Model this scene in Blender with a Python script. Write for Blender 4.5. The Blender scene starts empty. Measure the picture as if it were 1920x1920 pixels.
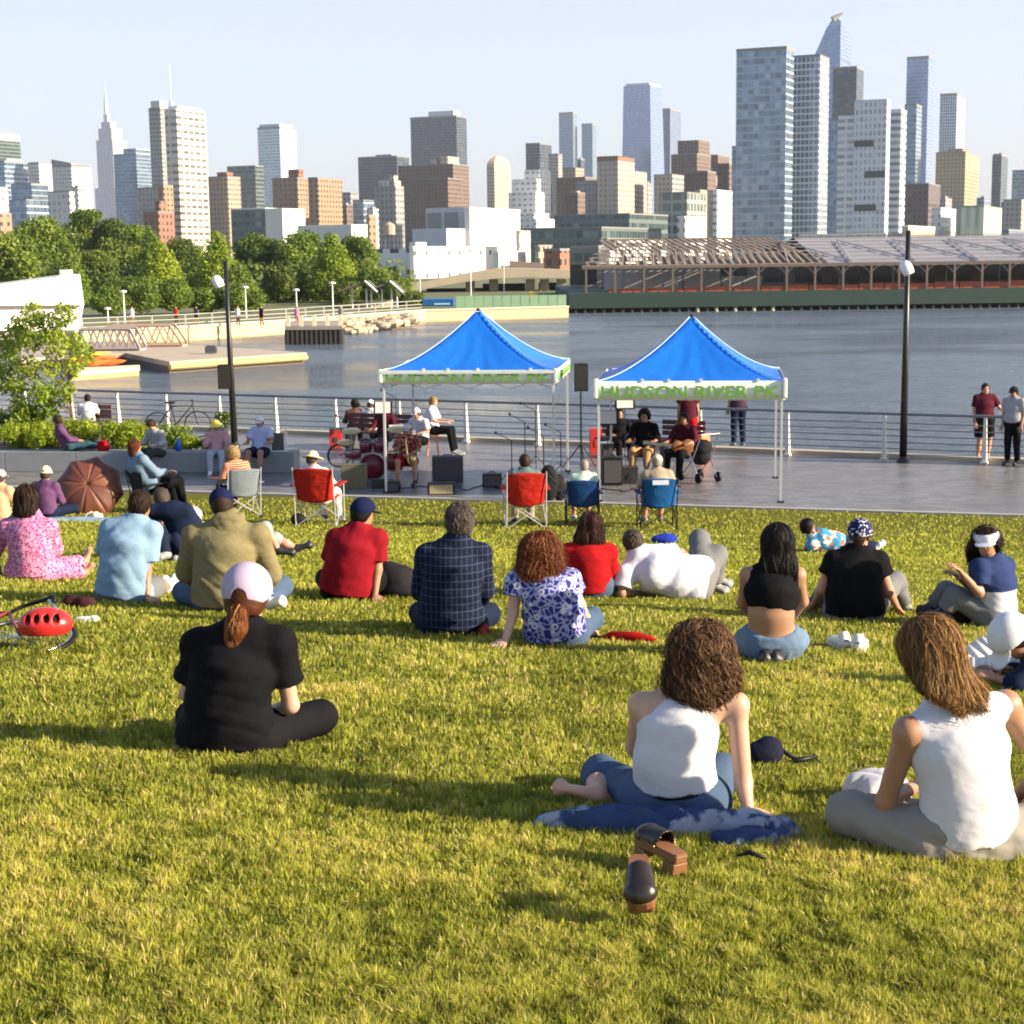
import bpy, math, random
import numpy as np
from mathutils import Vector, Matrix
SC = bpy.context.scene
COL = SC.collection
R = math.radians
rng = np.random.default_rng(7)
random.seed(7)

# ---------------------------------------------------------------- camera, sky, sun, exposure
HC, FPX, ROLL = 4.5, 3100.0, R(.75)
PITCH = math.atan(480 / FPX)
cam = bpy.data.cameras.new('camera')
cam_o = bpy.data.objects.new('camera', cam); COL.objects.link(cam_o)
FW = Vector((0, math.cos(PITCH), -math.sin(PITCH))); _U = Vector((0, math.sin(PITCH), math.cos(PITCH))); _X = Vector((1, 0, 0))
RT = _X * math.cos(ROLL) - _U * math.sin(ROLL); UPV = _X * math.sin(ROLL) + _U * math.cos(ROLL)
cam_o.location = (0, 0, HC); cam_o.rotation_euler = Matrix((RT, UPV, -FW)).transposed().to_euler()
cam.sensor_width = 36; cam.lens = 36 * FPX / 1920
cam.clip_start = 0.1; cam.clip_end = 20000
SC.camera = cam_o

SUN_EL, SUN_AZ = R(20), R(-16)            # azimuth measured from +X towards +Y
world = bpy.data.worlds.new('World'); SC.world = world; world.use_nodes = True
wn = world.node_tree.nodes; wl = world.node_tree.links
sky = wn.new('ShaderNodeTexSky'); sky.sky_type = 'NISHITA'; sky.sun_disc = False
sky.sun_elevation = SUN_EL; sky.sun_rotation = R(90) - SUN_AZ
sky.air_density = 1.0; sky.dust_density = 1.6; sky.ozone_density = 2.0; sky.altitude = 0
pale = wn.new('ShaderNodeMix'); pale.data_type = 'RGBA'; pale.inputs[0].default_value = .72; tc = wn.new('ShaderNodeTexCoord'); sx = wn.new('ShaderNodeSeparateXYZ'); wl.new(tc.outputs['Generated'], sx.inputs[0])   # pale and bright low down, deeper blue overhead
rp = wn.new('ShaderNodeValToRGB'); wl.new(sx.outputs[2], rp.inputs[0]); e = rp.color_ramp.elements; e[0].position = 0; e[0].color = (.825, .810, .930, 1); e[1].position = .30; e[1].color = (.62, .70, .92, 1)
e2 = e.new(.55); e2.color = (.25, .33, .52, 1); e3 = e.new(1.0); e3.color = (.12, .19, .36, 1)
sc_ = wn.new('ShaderNodeVectorMath'); sc_.operation = 'SCALE'; wl.new(rp.outputs[0], sc_.inputs[0]); sc_.inputs[3].default_value = 2.28; wl.new(sc_.outputs[0], pale.inputs[7])
wl.new(sky.outputs[0], pale.inputs[6]); wl.new(pale.outputs[2], wn['Background'].inputs[0]); wn['Background'].inputs[1].default_value = 0.15
sun = bpy.data.lights.new('sun', 'SUN'); sun.energy = 5.0; sun.angle = R(0.55); sun.color = (1.0, 0.84, 0.60)
sun_o = bpy.data.objects.new('sun', sun); COL.objects.link(sun_o)
SUNV = Vector((math.cos(SUN_EL) * math.cos(SUN_AZ), math.cos(SUN_EL) * math.sin(SUN_AZ), math.sin(SUN_EL)))
sun_o.rotation_euler = SUNV.to_track_quat('Z', 'Y').to_euler(); sun_o.location = (30, 0, 30)
SC.view_settings.view_transform = 'Standard'; SC.view_settings.look = 'None'
SC.view_settings.exposure = 1.38; SC.view_settings.gamma = 1.0
SC.render.engine = 'CYCLES'
SC.cycles.use_denoising = True; SC.cycles.filter_width = 1.9
SC.cycles.max_bounces = 6; SC.cycles.volume_bounces = 0; SC.cycles.transparent_max_bounces = 6
SC.cycles.use_adaptive_sampling = True; SC.cycles.adaptive_threshold = 0.02

# ---------------------------------------------------------------- from the viewpoint into the place
CAM = Vector((0, 0, HC))
def ray(u, v):
    return FW + RT * ((u - 960) / FPX) + UPV * ((960 - v) / FPX)
def at_z(u, v, z=0.0):
    d = ray(u, v); return CAM + d * ((z - HC) / d.z)
def at_y(u, v, y):
    d = ray(u, v); return CAM + d * (y / d.y)
E1, E2 = at_z(440, 925), at_z(1920, 967)
EX, EY = E2.x - E1.x, E2.y - E1.y
EL = math.hypot(EX, EY); EX /= EL; EY /= EL
def edge_d(x, y):                      # distance from the kerb towards the hill
    return (x - E1.x) * EY - (y - E1.y) * EX
_dk = [-5, 0, 2.5, 5.6, 9, 14, 18.5, 20.4, 21.6, 24, 26, 30, 60]
_hk = [0, 0, .06, .32, .75, 1.42, 1.95, 2.15, 2.25, 2.43, 2.53, 2.6, 2.6]
_dt = np.linspace(-5, 60, 1301); _ht = np.interp(_dt, _dk, _hk)
_kr = np.exp(-0.5 * (np.arange(-30, 31) * .05 / .55) ** 2); _kr /= _kr.sum()
_ht = np.convolve(np.pad(_ht, 30, mode='edge'), _kr, mode='valid')
_ht -= np.interp(0, _dt, _ht); _ht = np.maximum(_ht, 0)
def gz(x, y):
    return np.interp(edge_d(x, y), _dt, _ht)
def at_g(u, v, lift=0.0):
    d = ray(u, v); t = 1.5
    while t < 60:
        p = CAM + d * t
        if p.z <= gz(p.x, p.y) + lift: break
        t += .02
    p = CAM + d * t; p.z = float(gz(p.x, p.y)) + lift
    return p

# ---------------------------------------------------------------- objects
def tag(o, label=None, cat=None, group=None, kind=None):
    if label: o['label'] = label
    if cat: o['category'] = cat
    if group: o['group'] = group
    if kind: o['kind'] = kind
    return o
def thing(name, label, cat, loc=(0, 0, 0), rz=0.0, group=None):
    o = bpy.data.objects.new(name, None); COL.objects.link(o)
    o.location = loc; o.rotation_euler = (0, 0, rz); o.empty_display_size = .2
    return tag(o, label, cat, group)
def link(name, me, mat, parent=None):
    if mat is not None:
        for m in (mat if isinstance(mat, (list, tuple)) else [mat]): me.materials.append(m)
    o = bpy.data.objects.new(name, me); COL.objects.link(o)
    if parent is not None: o.parent = parent
    return o
def copy_tree(o, parent=None):
    c = o.copy(); COL.objects.link(c)
    if parent is not None: c.parent = parent
    for ch in list(o.children): copy_tree(ch, c)
    return c
def np_mesh(name, V, F, smooth=False, attr=None):
    me = bpy.data.meshes.new(name)
    V = np.asarray(V, np.float32); F = np.asarray(F, np.int32)
    n = F.shape[1]
    me.vertices.add(len(V)); me.vertices.foreach_set('co', V.ravel())
    me.loops.add(F.size); me.loops.foreach_set('vertex_index', F.ravel())
    me.polygons.add(len(F)); me.polygons.foreach_set('loop_start', np.arange(0, F.size, n, dtype=np.int32))
    try: me.polygons.foreach_set('loop_total', np.full(len(F), n, np.int32))
    except Exception: pass
    if smooth: me.polygons.foreach_set('use_smooth', np.ones(len(F), bool))
    if attr is not None:
        a = me.attributes.new('tint', 'FLOAT', 'POINT'); a.data.foreach_set('value', np.asarray(attr, np.float32))
    me.update(calc_edges=True); me.validate()
    return me

class MB:
    def __init__(s): s.v = []; s.f = []; s.uv = []; s.mi = []; s.m = 0
    def face(s, pts, uv=None):
        b = len(s.v); s.v += [tuple(p) for p in pts]; s.f.append(tuple(range(b, b + len(pts)))); s.mi.append(s.m)
        if uv is None:
            p0, p1 = Vector(pts[0]), Vector(pts[1]); ax = (p1 - p0).normalized()
            n = ax.cross(Vector(pts[2]) - p0).normalized(); ay = n.cross(ax)
            uv = [((Vector(p) - p0).dot(ax), (Vector(p) - p0).dot(ay)) for p in pts]
        s.uv.append(uv)
    def prism(s, poly, z0, z1, top=True, bottom=True, side=None):
        n = len(poly); t = 0
        for i in range(n):
            a, b = poly[i], poly[(i + 1) % n]; L = math.hypot(b[0] - a[0], b[1] - a[1])
            s.face([(a[0], a[1], z0), (b[0], b[1], z0), (b[0], b[1], z1), (a[0], a[1], z1)], [(t, z0), (t + L, z0), (t + L, z1), (t, z1)]); t += L
        if top: s.face([(p[0], p[1], z1) for p in poly], [(0, -9)] * n)
        if bottom: s.face([(p[0], p[1], z0) for p in reversed(poly)], [(0, -9)] * n)
    def taper(s, p0, p1, z0, z1):
        n = len(p0); t = 0
        for i in range(n):
            a, b, c, d = p0[i], p0[(i + 1) % n], p1[(i + 1) % n], p1[i]; L = math.hypot(b[0] - a[0], b[1] - a[1])
            s.face([(a[0], a[1], z0), (b[0], b[1], z0), (c[0], c[1], z1), (d[0], d[1], z1)], [(t, z0), (t + L, z0), (t + L, z1), (t, z1)]); t += L
        s.face([(p[0], p[1], z1) for p in p1], [(0, -9)] * n)
    def box(s, c, sz, rz=0.0, M=None):
        hx, hy, hz = sz[0] / 2, sz[1] / 2, sz[2] / 2; co, si = math.cos(rz), math.sin(rz)
        P = []
        for x, y, z in ((-1,-1,-1),(1,-1,-1),(1,1,-1),(-1,1,-1),(-1,-1,1),(1,-1,1),(1,1,1),(-1,1,1)):
            q = Vector((x * hx, y * hy, z * hz))
            if M is not None: q = M @ q
            P.append((c[0] + q.x * co - q.y * si, c[1] + q.x * si + q.y * co, c[2] + q.z))
        for f in ((3,2,1,0),(4,5,6,7),(0,1,5,4),(1,2,6,5),(2,3,7,6),(3,0,4,7)): s.face([P[i] for i in f])
    def tube(s, pts, r, n=8, cap=True):
        pts = [Vector(p) for p in pts]; m = len(pts)
        rr = r if isinstance(r, (list, tuple)) else [r] * m
        b = len(s.v); prev = None
        for i, p in enumerate(pts):
            d = (pts[min(i + 1, m - 1)] - pts[max(i - 1, 0)]).normalized()
            if prev is None:
                prev = d.orthogonal().normalized()
            x = (prev - d * prev.dot(d)); x = x.normalized() if x.length > 1e-6 else d.orthogonal().normalized()
            prev = x; y = d.cross(x)
            for k in range(n):
                a = 2 * math.pi * k / n; q = p + (x * math.cos(a) + y * math.sin(a)) * rr[i]; s.v.append(tuple(q))
        for i in range(m - 1):
            for k in range(n):
                k2 = (k + 1) % n
                s.f.append((b + i*n + k, b + i*n + k2, b + (i+1)*n + k2, b + (i+1)*n + k)); s.mi.append(s.m)
                s.uv.append([(k / n, i / m), ((k + 1) / n, i / m), ((k + 1) / n, (i + 1) / m), (k / n, (i + 1) / m)])
        if cap:
            s.f.append(tuple(b + k for k in reversed(range(n)))); s.uv.append([(0, 0)] * n); s.mi.append(s.m)
            s.f.append(tuple(b + (m-1)*n + k for k in range(n))); s.uv.append([(0, 0)] * n); s.mi.append(s.m)
    def lathe(s, c, prof, n=16, M=None):
        b = len(s.v); c = Vector(c)
        for r, z in prof:
            for k in range(n):
                a = 2 * math.pi * k / n; q = Vector((r * math.cos(a), r * math.sin(a), z))
                if M is not None: q = M @ q
                s.v.append(tuple(c + q))
        for i in range(len(prof) - 1):
            for k in range(n):
                k2 = (k + 1) % n
                s.f.append((b + i*n + k, b + i*n + k2, b + (i+1)*n + k2, b + (i+1)*n + k)); s.mi.append(s.m)
                s.uv.append([(k / n, i), ((k + 1) / n, i), ((k + 1) / n, i + 1), (k / n, i + 1)])
    def mesh(s, name, smooth=False):
        me = bpy.data.meshes.new(name); me.from_pydata(s.v, [], s.f)
        uvl = me.uv_layers.new(name='UVMap'); uvl.data.foreach_set('uv', [c for f in s.uv for p in f for c in p])
        me.polygons.foreach_set('material_index', s.mi)
        if smooth: me.polygons.foreach_set('use_smooth', [True] * len(s.f))
        me.update(); return me
    def build(s, name, mat, parent=None, smooth=False, bevel=0):
        o = link(name, s.mesh(name, smooth), mat, parent)
        if bevel:
            w = o.modifiers.new('weld', 'WELD'); w.merge_threshold = .0005
            b = o.modifiers.new('bevel', 'BEVEL'); b.width = bevel; b.segments = 2; b.limit_method = 'ANGLE'
        return o

# ---------------------------------------------------------------- materials
MATS = {}
def nd(nt, t, **k):
    n = nt.nodes.new('ShaderNode' + t)
    for a, b in k.items(): setattr(n, a, b)
    return n
def sock(nt, dst, v):
    if hasattr(v, 'is_linked') or hasattr(v, 'links'): nt.links.new(v, dst)
    else: dst.default_value = v
def mth(nt, op, a, b=0.0, c=None):
    n = nd(nt, 'Math', operation=op); sock(nt, n.inputs[0], a); sock(nt, n.inputs[1], b)
    if c is not None: sock(nt, n.inputs[2], c)
    return n.outputs[0]
def mix(nt, f, a, b):
    n = nd(nt, 'Mix', data_type='RGBA'); sock(nt, n.inputs[0], f)
    for i, x in ((6, a), (7, b)):
        if isinstance(x, tuple): n.inputs[i].default_value = (*x[:3], 1)
        else: nt.links.new(x, n.inputs[i])
    return n.outputs[2]
def ramp(nt, f, stops):
    n = nd(nt, 'ValToRGB'); nt.links.new(f, n.inputs[0]); e = n.color_ramp.elements
    while len(e) < len(stops): e.new(.5)
    for i, (p, c) in enumerate(stops): e[i].position = p; e[i].color = (*c, 1)
    return n.outputs[0]
def noise(nt, vec, scale, detail=3, rough=.55, out='Fac'):
    n = nd(nt, 'TexNoise'); n.inputs['Scale'].default_value = scale; n.inputs['Detail'].default_value = detail
    n.inputs['Roughness'].default_value = rough
    if vec is not None: nt.links.new(vec, n.inputs['Vector'])
    return n.outputs[out]
def newmat(name):
    m = bpy.data.materials.new(name); m.use_nodes = True; nt = m.node_tree
    return m, nt, nt.nodes['Principled BSDF']
def setcol(nt, bs, c):
    if isinstance(c, tuple): bs.inputs['Base Color'].default_value = (*c[:3], 1)
    else: nt.links.new(c, bs.inputs['Base Color'])
def bump(nt, bs, h, strength, dist=.01):
    b = nd(nt, 'Bump'); b.inputs['Strength'].default_value = strength; b.inputs['Distance'].default_value = dist
    nt.links.new(h, b.inputs['Height']); nt.links.new(b.outputs[0], bs.inputs['Normal'])
def objco(nt): return nd(nt, 'TexCoord').outputs['Object']
def flat(name, c, rough=.6, metal=0.0, var=.12, scale=6.0, bmp=0.0, bscale=60.0, spec=None):
    """plain painted / moulded / woven surface with slight wear"""
    if name in MATS: return MATS[name]
    m, nt, bs = newmat(name); co = objco(nt)
    n = noise(nt, co, scale, 4)
    setcol(nt, bs, mix(nt, n, tuple(x * (1 - var) for x in c), tuple(min(1, x * (1 + var)) for x in c)))
    bs.inputs['Roughness'].default_value = rough; bs.inputs['Metallic'].default_value = metal
    if spec is not None: bs.inputs['Specular IOR Level'].default_value = spec
    if bmp: bump(nt, bs, noise(nt, co, bscale, 3), bmp)
    MATS[name] = m; return m
def cloth(name, c, var=.15, fold=.5, rough=.85, pattern=None):
    if name in MATS: return MATS[name]
    m, nt, bs = newmat(name); co = objco(nt)
    n = noise(nt, co, 9, 3); col = mix(nt, n, tuple(x * (1 - var) for x in c), tuple(min(1, x * (1 + var)) for x in c))
    if pattern: col = pattern(nt, co, col)
    setcol(nt, bs, col); bs.inputs['Roughness'].default_value = rough
    bs.inputs['Specular IOR Level'].default_value = .08
    mp = nd(nt, 'Mapping'); nt.links.new(co, mp.inputs[0]); mp.inputs['Scale'].default_value = (5, 5, 8)
    mp.inputs['Rotation'].default_value = (.3, .5, .2)
    w = noise(nt, mp.outputs[0], 1.0, 3, .45); w2 = noise(nt, co, 160, 2)
    bump(nt, bs, mth(nt, 'ADD', w, mth(nt, 'MULTIPLY', w2, .02)), fold * .7, .05)
    MATS[name] = m; return m
# ---------------------------------------------------------------- ground, water, promenade
WZ = -2.5
def plane_obj(name, poly, z, mat, kind='structure', thick=None, label=None):
    b = MB()
    if thick: b.prism(poly, z - thick, z)
    else: b.face([(p[0], p[1], z) for p in poly])
    o = b.build(name, mat); o['kind'] = kind
    return o
# water
m, nt, bs = newmat('water'); co = objco(nt)
mp = nd(nt, 'Mapping'); nt.links.new(co, mp.inputs[0]); mp.inputs['Scale'].default_value = (.35, .9, 1)
w1 = noise(nt, mp.outputs[0], 1.2, 5, .65); w2 = noise(nt, mp.outputs[0], .12, 3, .5); w3 = noise(nt, mp.outputs[0], .025, 2)
setcol(nt, bs, mix(nt, w3, (.085, .115, .155), (.11, .135, .165)))
nt.links.new(ramp(nt, w2, [(.35, (.10, .10, .10)), (.65, (.30, .30, .30))]), bs.inputs['Roughness']); bs.inputs['IOR'].default_value = 1.333
bump(nt, bs, mth(nt, 'ADD', w1, mth(nt, 'MULTIPLY', w2, 2.2)), 1.0, .55)
WATER = m
plane_obj('water', [(-900, 28), (900, 28), (900, 900), (-900, 900)], WZ, WATER)
# promenade pavers
def paver_mat(name, c1, c2, cm, w, h, rough, off=.5):
    m, nt, bs = newmat(name); co = objco(nt)
    br = nd(nt, 'TexBrick'); nt.links.new(co, br.inputs['Vector']); br.inputs['Scale'].default_value = 1
    br.inputs['Brick Width'].default_value = w; br.inputs['Row Height'].default_value = h; br.offset = off
    br.inputs['Mortar Size'].default_value = .006; br.inputs['Color1'].default_value = (*c1, 1)
    br.inputs['Color2'].default_value = (*c2, 1); br.inputs['Mortar'].default_value = (*cm, 1)
    n = noise(nt, co, 1.3, 6, .7); st = noise(nt, co, .35, 4)
    c = mix(nt, mth(nt, 'MULTIPLY', n, .5), br.outputs[0], (.10, .095, .10))
    c = mix(nt, ramp(nt, st, [(.45, (0, 0, 0)), (.7, (.45, .45, .45))]), c, (.16, .13, .12))
    setcol(nt, bs, c); bs.inputs['Roughness'].default_value = rough
    bump(nt, bs, mth(nt, 'ADD', br.outputs['Fac'], mth(nt, 'MULTIPLY', noise(nt, co, 40, 3), -.6)), -.25, .01)
    return m
PAVER = paver_mat('paver_grey', (.13, .13, .14), (.27, .255, .25), (.07, .07, .07), .30, .15, .38)
GR = at_z(1925, 872); GL = at_z(180, 801)          # railing base line
def rail_pt(u):                                     # ground point of the railing line seen in column u
    d = ray(u, 700); k = d.x / d.y
    ax, ay, bx, by = GL.x, GL.y, GR.x, GR.y
    t = (ax - k * ay) / ((ax - bx) - k * (ay - by)); return Vector((ax + (bx - ax) * t, ay + (by - ay) * t, 0))
rl = (GR - GL).normalized(); rn = Vector((-rl.y, rl.x, 0))
if rn.y < 0: rn = -rn
def off(p, a, b=0.0): return (p.x + rl.x * b + rn.x * a, p.y + rl.y * b + rn.y * a)
el = Vector((EX, EY, 0)); en = Vector((-EY, EX, 0))
def eoff(a, b): return (E1.x + el.x * b + en.x * a, E1.y + el.y * b + en.y * a)
plane_obj('promenade', [eoff(0, -45), eoff(0, 60), off(GR, .45, 60), off(GL, .45, -60)], 0, PAVER, thick=3.2)
# kerb strip between paving and lawn
CONC = flat('concrete', (.34, .33, .32), .8, 0, .18, 2.5, .2, 30)
b = MB(); q = [eoff(-.16, -40), eoff(-.16, 40), eoff(0.0, 40), eoff(0.0, -40)]
b.prism(q, -.2, .035); k = b.build('kerb', CONC); k['kind'] = 'structure'
# concrete edge beam under the railing
b = MB(); b.prism([off(GL, .16, -30), off(GR, .16, 30), off(GR, .47, 30), off(GL, .47, -30)], -.45, .10)
k = b.build('quay_edge', flat('quay_stone', (.42, .37, .30), .85, 0, .25, 1.5, .3, 25)); k['kind'] = 'structure'

# lawn as one sheet, following the hill
def grid_lawn():
    us = np.concatenate([np.linspace(-40, 40, 161)]); ds = np.concatenate([np.linspace(.16, 32, 200), np.linspace(33, 70, 20)])
    U, D = np.meshgrid(us, ds, indexing='ij')
    X = E1.x + EX * U + EY * D; Y = E1.y + EY * U - EX * D
    Z = gz(X, Y) + .012 * np.sin(X * 1.7 + 1.3 * np.sin(Y * .9)) * np.clip(D / 3, 0, 1)
    V = np.stack([X, Y, Z], -1).reshape(-1, 3); n, mm = U.shape
    i = np.arange(n - 1)[:, None] * mm + np.arange(mm - 1)[None, :]; i = i.ravel()
    F = np.stack([i, i + 1, i + mm + 1, i + mm], -1)[:, ::-1]
    return np_mesh('lawn', V, F, True)
m, nt, bs = newmat('lawn_soil'); co = objco(nt)
n1 = noise(nt, co, .8, 5, .6); n2 = noise(nt, co, 60, 3)
c = mix(nt, n1, (.11, .12, .020), (.20, .18, .04)); c = mix(nt, mth(nt, 'MULTIPLY', n2, .5), c, (.06, .06, .018))
setcol(nt, bs, c); bs.inputs['Roughness'].default_value = 1; bs.inputs['Specular IOR Level'].default_value = .05
bump(nt, bs, n2, .8, .03)
o = link('lawn_ground', grid_lawn(), m); o['kind'] = 'structure'

# the blades of grass
def grass():
    N = 820000
    # sample evenly over the picture's ground area: depth along lawn with density ~ 1/y^2
    y = 3.5 / (1 - rng.random(N) * (1 - 3.5 / 31))
    x = (rng.random(N) * 2 - 1) * (y * .335 + .6)
    far = rng.random(N) < .22; x = np.where(far, np.sign(x) * (y * .335 + .6 + rng.random(N) ** 1.4 * 5.0), x)
    # a part spread further to the sides and behind, so that the lawn holds from a step aside
    dd = edge_d(x, y); ok = dd > .2
    x, y = x[ok], y[ok]; n = len(x)
    z = gz(x, y)
    # tufts
    def vn(sc, seed):
        r_ = np.random.default_rng(seed); T = r_.random((257, 257)); X, Y = x / sc + 400, y / sc + 400; i, j = X.astype(int), Y.astype(int); f, g_ = X - i, Y - j; f = f * f * (3 - 2 * f); g_ = g_ * g_ * (3 - 2 * g_); i %= 256; j %= 256
        return T[i, j] * (1 - f) * (1 - g_) + T[i + 1, j] * f * (1 - g_) + T[i, j + 1] * (1 - f) * g_ + T[i + 1, j + 1] * f * g_
    c1, c2, c3, c4 = vn(.045, 1), vn(.13, 2), vn(.5, 3), vn(1.7, 4)
    tuft = (np.sin(x * 11 + 3 * np.sin(y * 7)) * np.sin(y * 13 + 2.5 * np.sin(x * 5)) + 1) / 2
    patch = (np.sin(x * 1.1 + 2 * np.sin(y * .8 + 1)) * np.sin(y * 1.4 + 1.7 * np.sin(x * .6)) + 1) / 2
    h = (.022 + .016 * rng.random(n) + .014 * tuft) * (1 + .15 * patch)
    h *= np.where(y > 10, 0.85, 1) * (.55 + .55 * c1 + .45 * c2)
    w = .0019 * np.maximum(1, (y / 4.5)) * (.8 + .5 * rng.random(n))
    az = rng.random(n) * 2 * np.pi; lean = rng.random(n) * .85
    la = (vn(.07, 5) * 3 + vn(.3, 6) * 2) * 2 * np.pi + rng.normal(size=n) * .9
    dx, dy = np.cos(la) * lean * h, np.sin(la) * lean * h
    wx, wy = np.cos(az) * w, np.sin(az) * w
    V = np.empty((n, 5, 3), np.float32)
    V[:, 0] = np.stack([x - wx, y - wy, z - .005], -1); V[:, 1] = np.stack([x + wx, y + wy, z - .005], -1)
    mx, my = x + dx * .4, y + dy * .4
    V[:, 2] = np.stack([mx + wx * .8, my + wy * .8, z + h * .6], -1); V[:, 3] = np.stack([mx - wx * .8, my - wy * .8, z + h * .6], -1)
    V[:, 4] = np.stack([x + dx, y + dy, z + h * (1 - .25 * lean)], -1)
    b = np.arange(n)[:, None] * 5
    F = np.concatenate([b + np.array([0, 1, 2]), b + np.array([0, 2, 3]), b + np.array([3, 2, 4])], 0)
    p2 = (np.sin(x * .37 + 1.1 * y + 2 * np.sin(y * .31 + x * .5)) + np.sin(x * 2.3 - y * 1.7 + 1.5 * np.sin(x * 1.9)) * .6 + 1.6) / 3.2
    t = np.clip(.28 * rng.random(n) + .30 * c1 + .22 * c2 + .24 * c3 * c4 * 1.6 + .10 * p2 - .12, 0, 1)
    t = np.where(rng.random(n) < .03 + .22 * c3 * c4 * c2 * 2, .97, t)
    t = t + (.50 - t) * np.clip((y - 11) / 14, 0, 1) * .65      # far turf reads evenly
    return np_mesh('grass', V.reshape(-1, 3), F, False, np.repeat(t, 5))
m, nt, bs = newmat('grass_blade')
at = nd(nt, 'Attribute', attribute_name='tint')
c = ramp(nt, at.outputs['Fac'], [(0, (.050, .072, .010)), (.28, (.17, .195, .024)), (.60, (.42, .43, .056)), (.86, (.66, .55, .13)), (1, (.70, .53, .26))])
setcol(nt, bs, c); bs.inputs['Roughness'].default_value = .55; bs.inputs['Specular IOR Level'].default_value = .25
tr = nd(nt, 'BsdfTranslucent'); nt.links.new(c, tr.inputs[0]); mx = nd(nt, 'MixShader'); mx.inputs[0].default_value = .38
nt.links.new(bs.outputs[0], mx.inputs[1]); nt.links.new(tr.outputs[0], mx.inputs[2])
nt.links.new(mx.outputs[0], nt.nodes['Material Output'].inputs[0])
o = link('grass', grass(), m); tag(o, kind='stuff', label='short green lawn grass covering the sunny slope', cat='grass')
# ---------------------------------------------------------------- far shore and skyline
def facade(name, wall, win, du, dv, fu, fv, rough=.75, wr=.12, metal=.35, var=.25, band=0.0):
    """wall with a grid of openings; u and v are metres along and up the wall"""
    if name in MATS: return MATS[name]
    m, nt, bs = newmat(name)
    uv = nd(nt, 'UVMap'); sp = nd(nt, 'SeparateXYZ'); nt.links.new(uv.outputs[0], sp.inputs[0])
    u = mth(nt, 'DIVIDE', sp.outputs[0], du); v = mth(nt, 'DIVIDE', sp.outputs[1], dv)
    mu = mth(nt, 'LESS_THAN', mth(nt, 'FRACT', u), fu); mv = mth(nt, 'LESS_THAN', mth(nt, 'FRACT', v), fv)
    mask = mth(nt, 'MULTIPLY', mu, mv); mask = mth(nt, 'MULTIPLY', mask, mth(nt, 'GREATER_THAN', v, 0.01))
    cb = nd(nt, 'CombineXYZ'); nt.links.new(mth(nt, 'FLOOR', u), cb.inputs[0]); nt.links.new(mth(nt, 'FLOOR', v), cb.inputs[1])
    wnz = nd(nt, 'TexWhiteNoise'); nt.links.new(cb.outputs[0], wnz.inputs[0])
    big = noise(nt, uv.outputs[0], .03, 3, .6)
    wc = mix(nt, wnz.outputs[0], tuple(x * (1 - var) for x in win), tuple(min(1, x * (1 + 2 * var)) for x in win))
    wc = mix(nt, ramp(nt, wnz.outputs[0], [(.86, (0, 0, 0)), (.9, (.5, .5, .5))]), wc, tuple(min(1, x + .18) for x in win))
    wl2 = mix(nt, big, tuple(x * .86 for x in wall), tuple(min(1, x * 1.1) for x in wall))
    setcol(nt, bs, mix(nt, mask, wl2, wc))
    rr = nd(nt, 'Mix', data_type='FLOAT'); nt.links.new(mask, rr.inputs[0]); rr.inputs[2].default_value = rough; rr.inputs[3].default_value = wr
    nt.links.new(rr.outputs[0], bs.inputs['Roughness'])
    nt.links.new(mth(nt, 'MULTIPLY', mask, metal), bs.inputs['Metallic'])
    MATS[name] = m; return m
ROOFM = flat('roof_grey', (.22, .22, .23), .9, 0, .2, .1)
WHITEP = flat('roof_white', (.72, .71, .68), .8, 0, .1, .1)
PHI = R(24)
DL = Vector((-math.cos(PHI), math.sin(PHI), 0)); DR = Vector((math.sin(PHI), math.cos(PHI), 0))
GZ0 = -1.3
def hit(P, d, u):                                # how far along d from P to be seen in column u (at horizon height)
    k = (u - 960) / FPX * 1.0; k = ray(u, 480).x / ray(u, 480).y
    return (k * P.y - P.x) / (d.x - k * d.y)
def block(u0, uc, u1, vt, D, maxdepth=60):
    D = D * KD
    C = at_y(uc, 480, D); C.z = 0
    top = at_y(uc, vt, D).z
    l = hit(C, DL, u0) if uc > u0 + .5 else 18.0; r = hit(C, DR, u1) if u1 > uc + .5 else 18.0
    l = max(l, 1); r = max(min(r, 400), 1)
    A = C + DL * l; B = C + DR * r; E = A + DR * r
    return [(C.x, C.y), (B.x, B.y), (E.x, E.y), (A.x, A.y)], top, (C, l, r)
def inset(poly, k):
    cx = sum(p[0] for p in poly) / len(poly); cy = sum(p[1] for p in poly) / len(poly)
    return [(cx + (p[0] - cx) * k, cy + (p[1] - cy) * k) for p in poly]
def sub(info, a0, a1, b0, b1):                   # a rectangle on the roof: fractions along left and right faces
    C, l, r = info
    f = lambda a, b_: tuple((C + DL * l * a + DR * r * b_)[:2])
    return [f(a0, b0), f(a0, b1), f(a1, b1), f(a1, b0)]
KD = 1.41
def zpx(v, D, u=960): return at_y(u, v, D * KD).z
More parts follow.
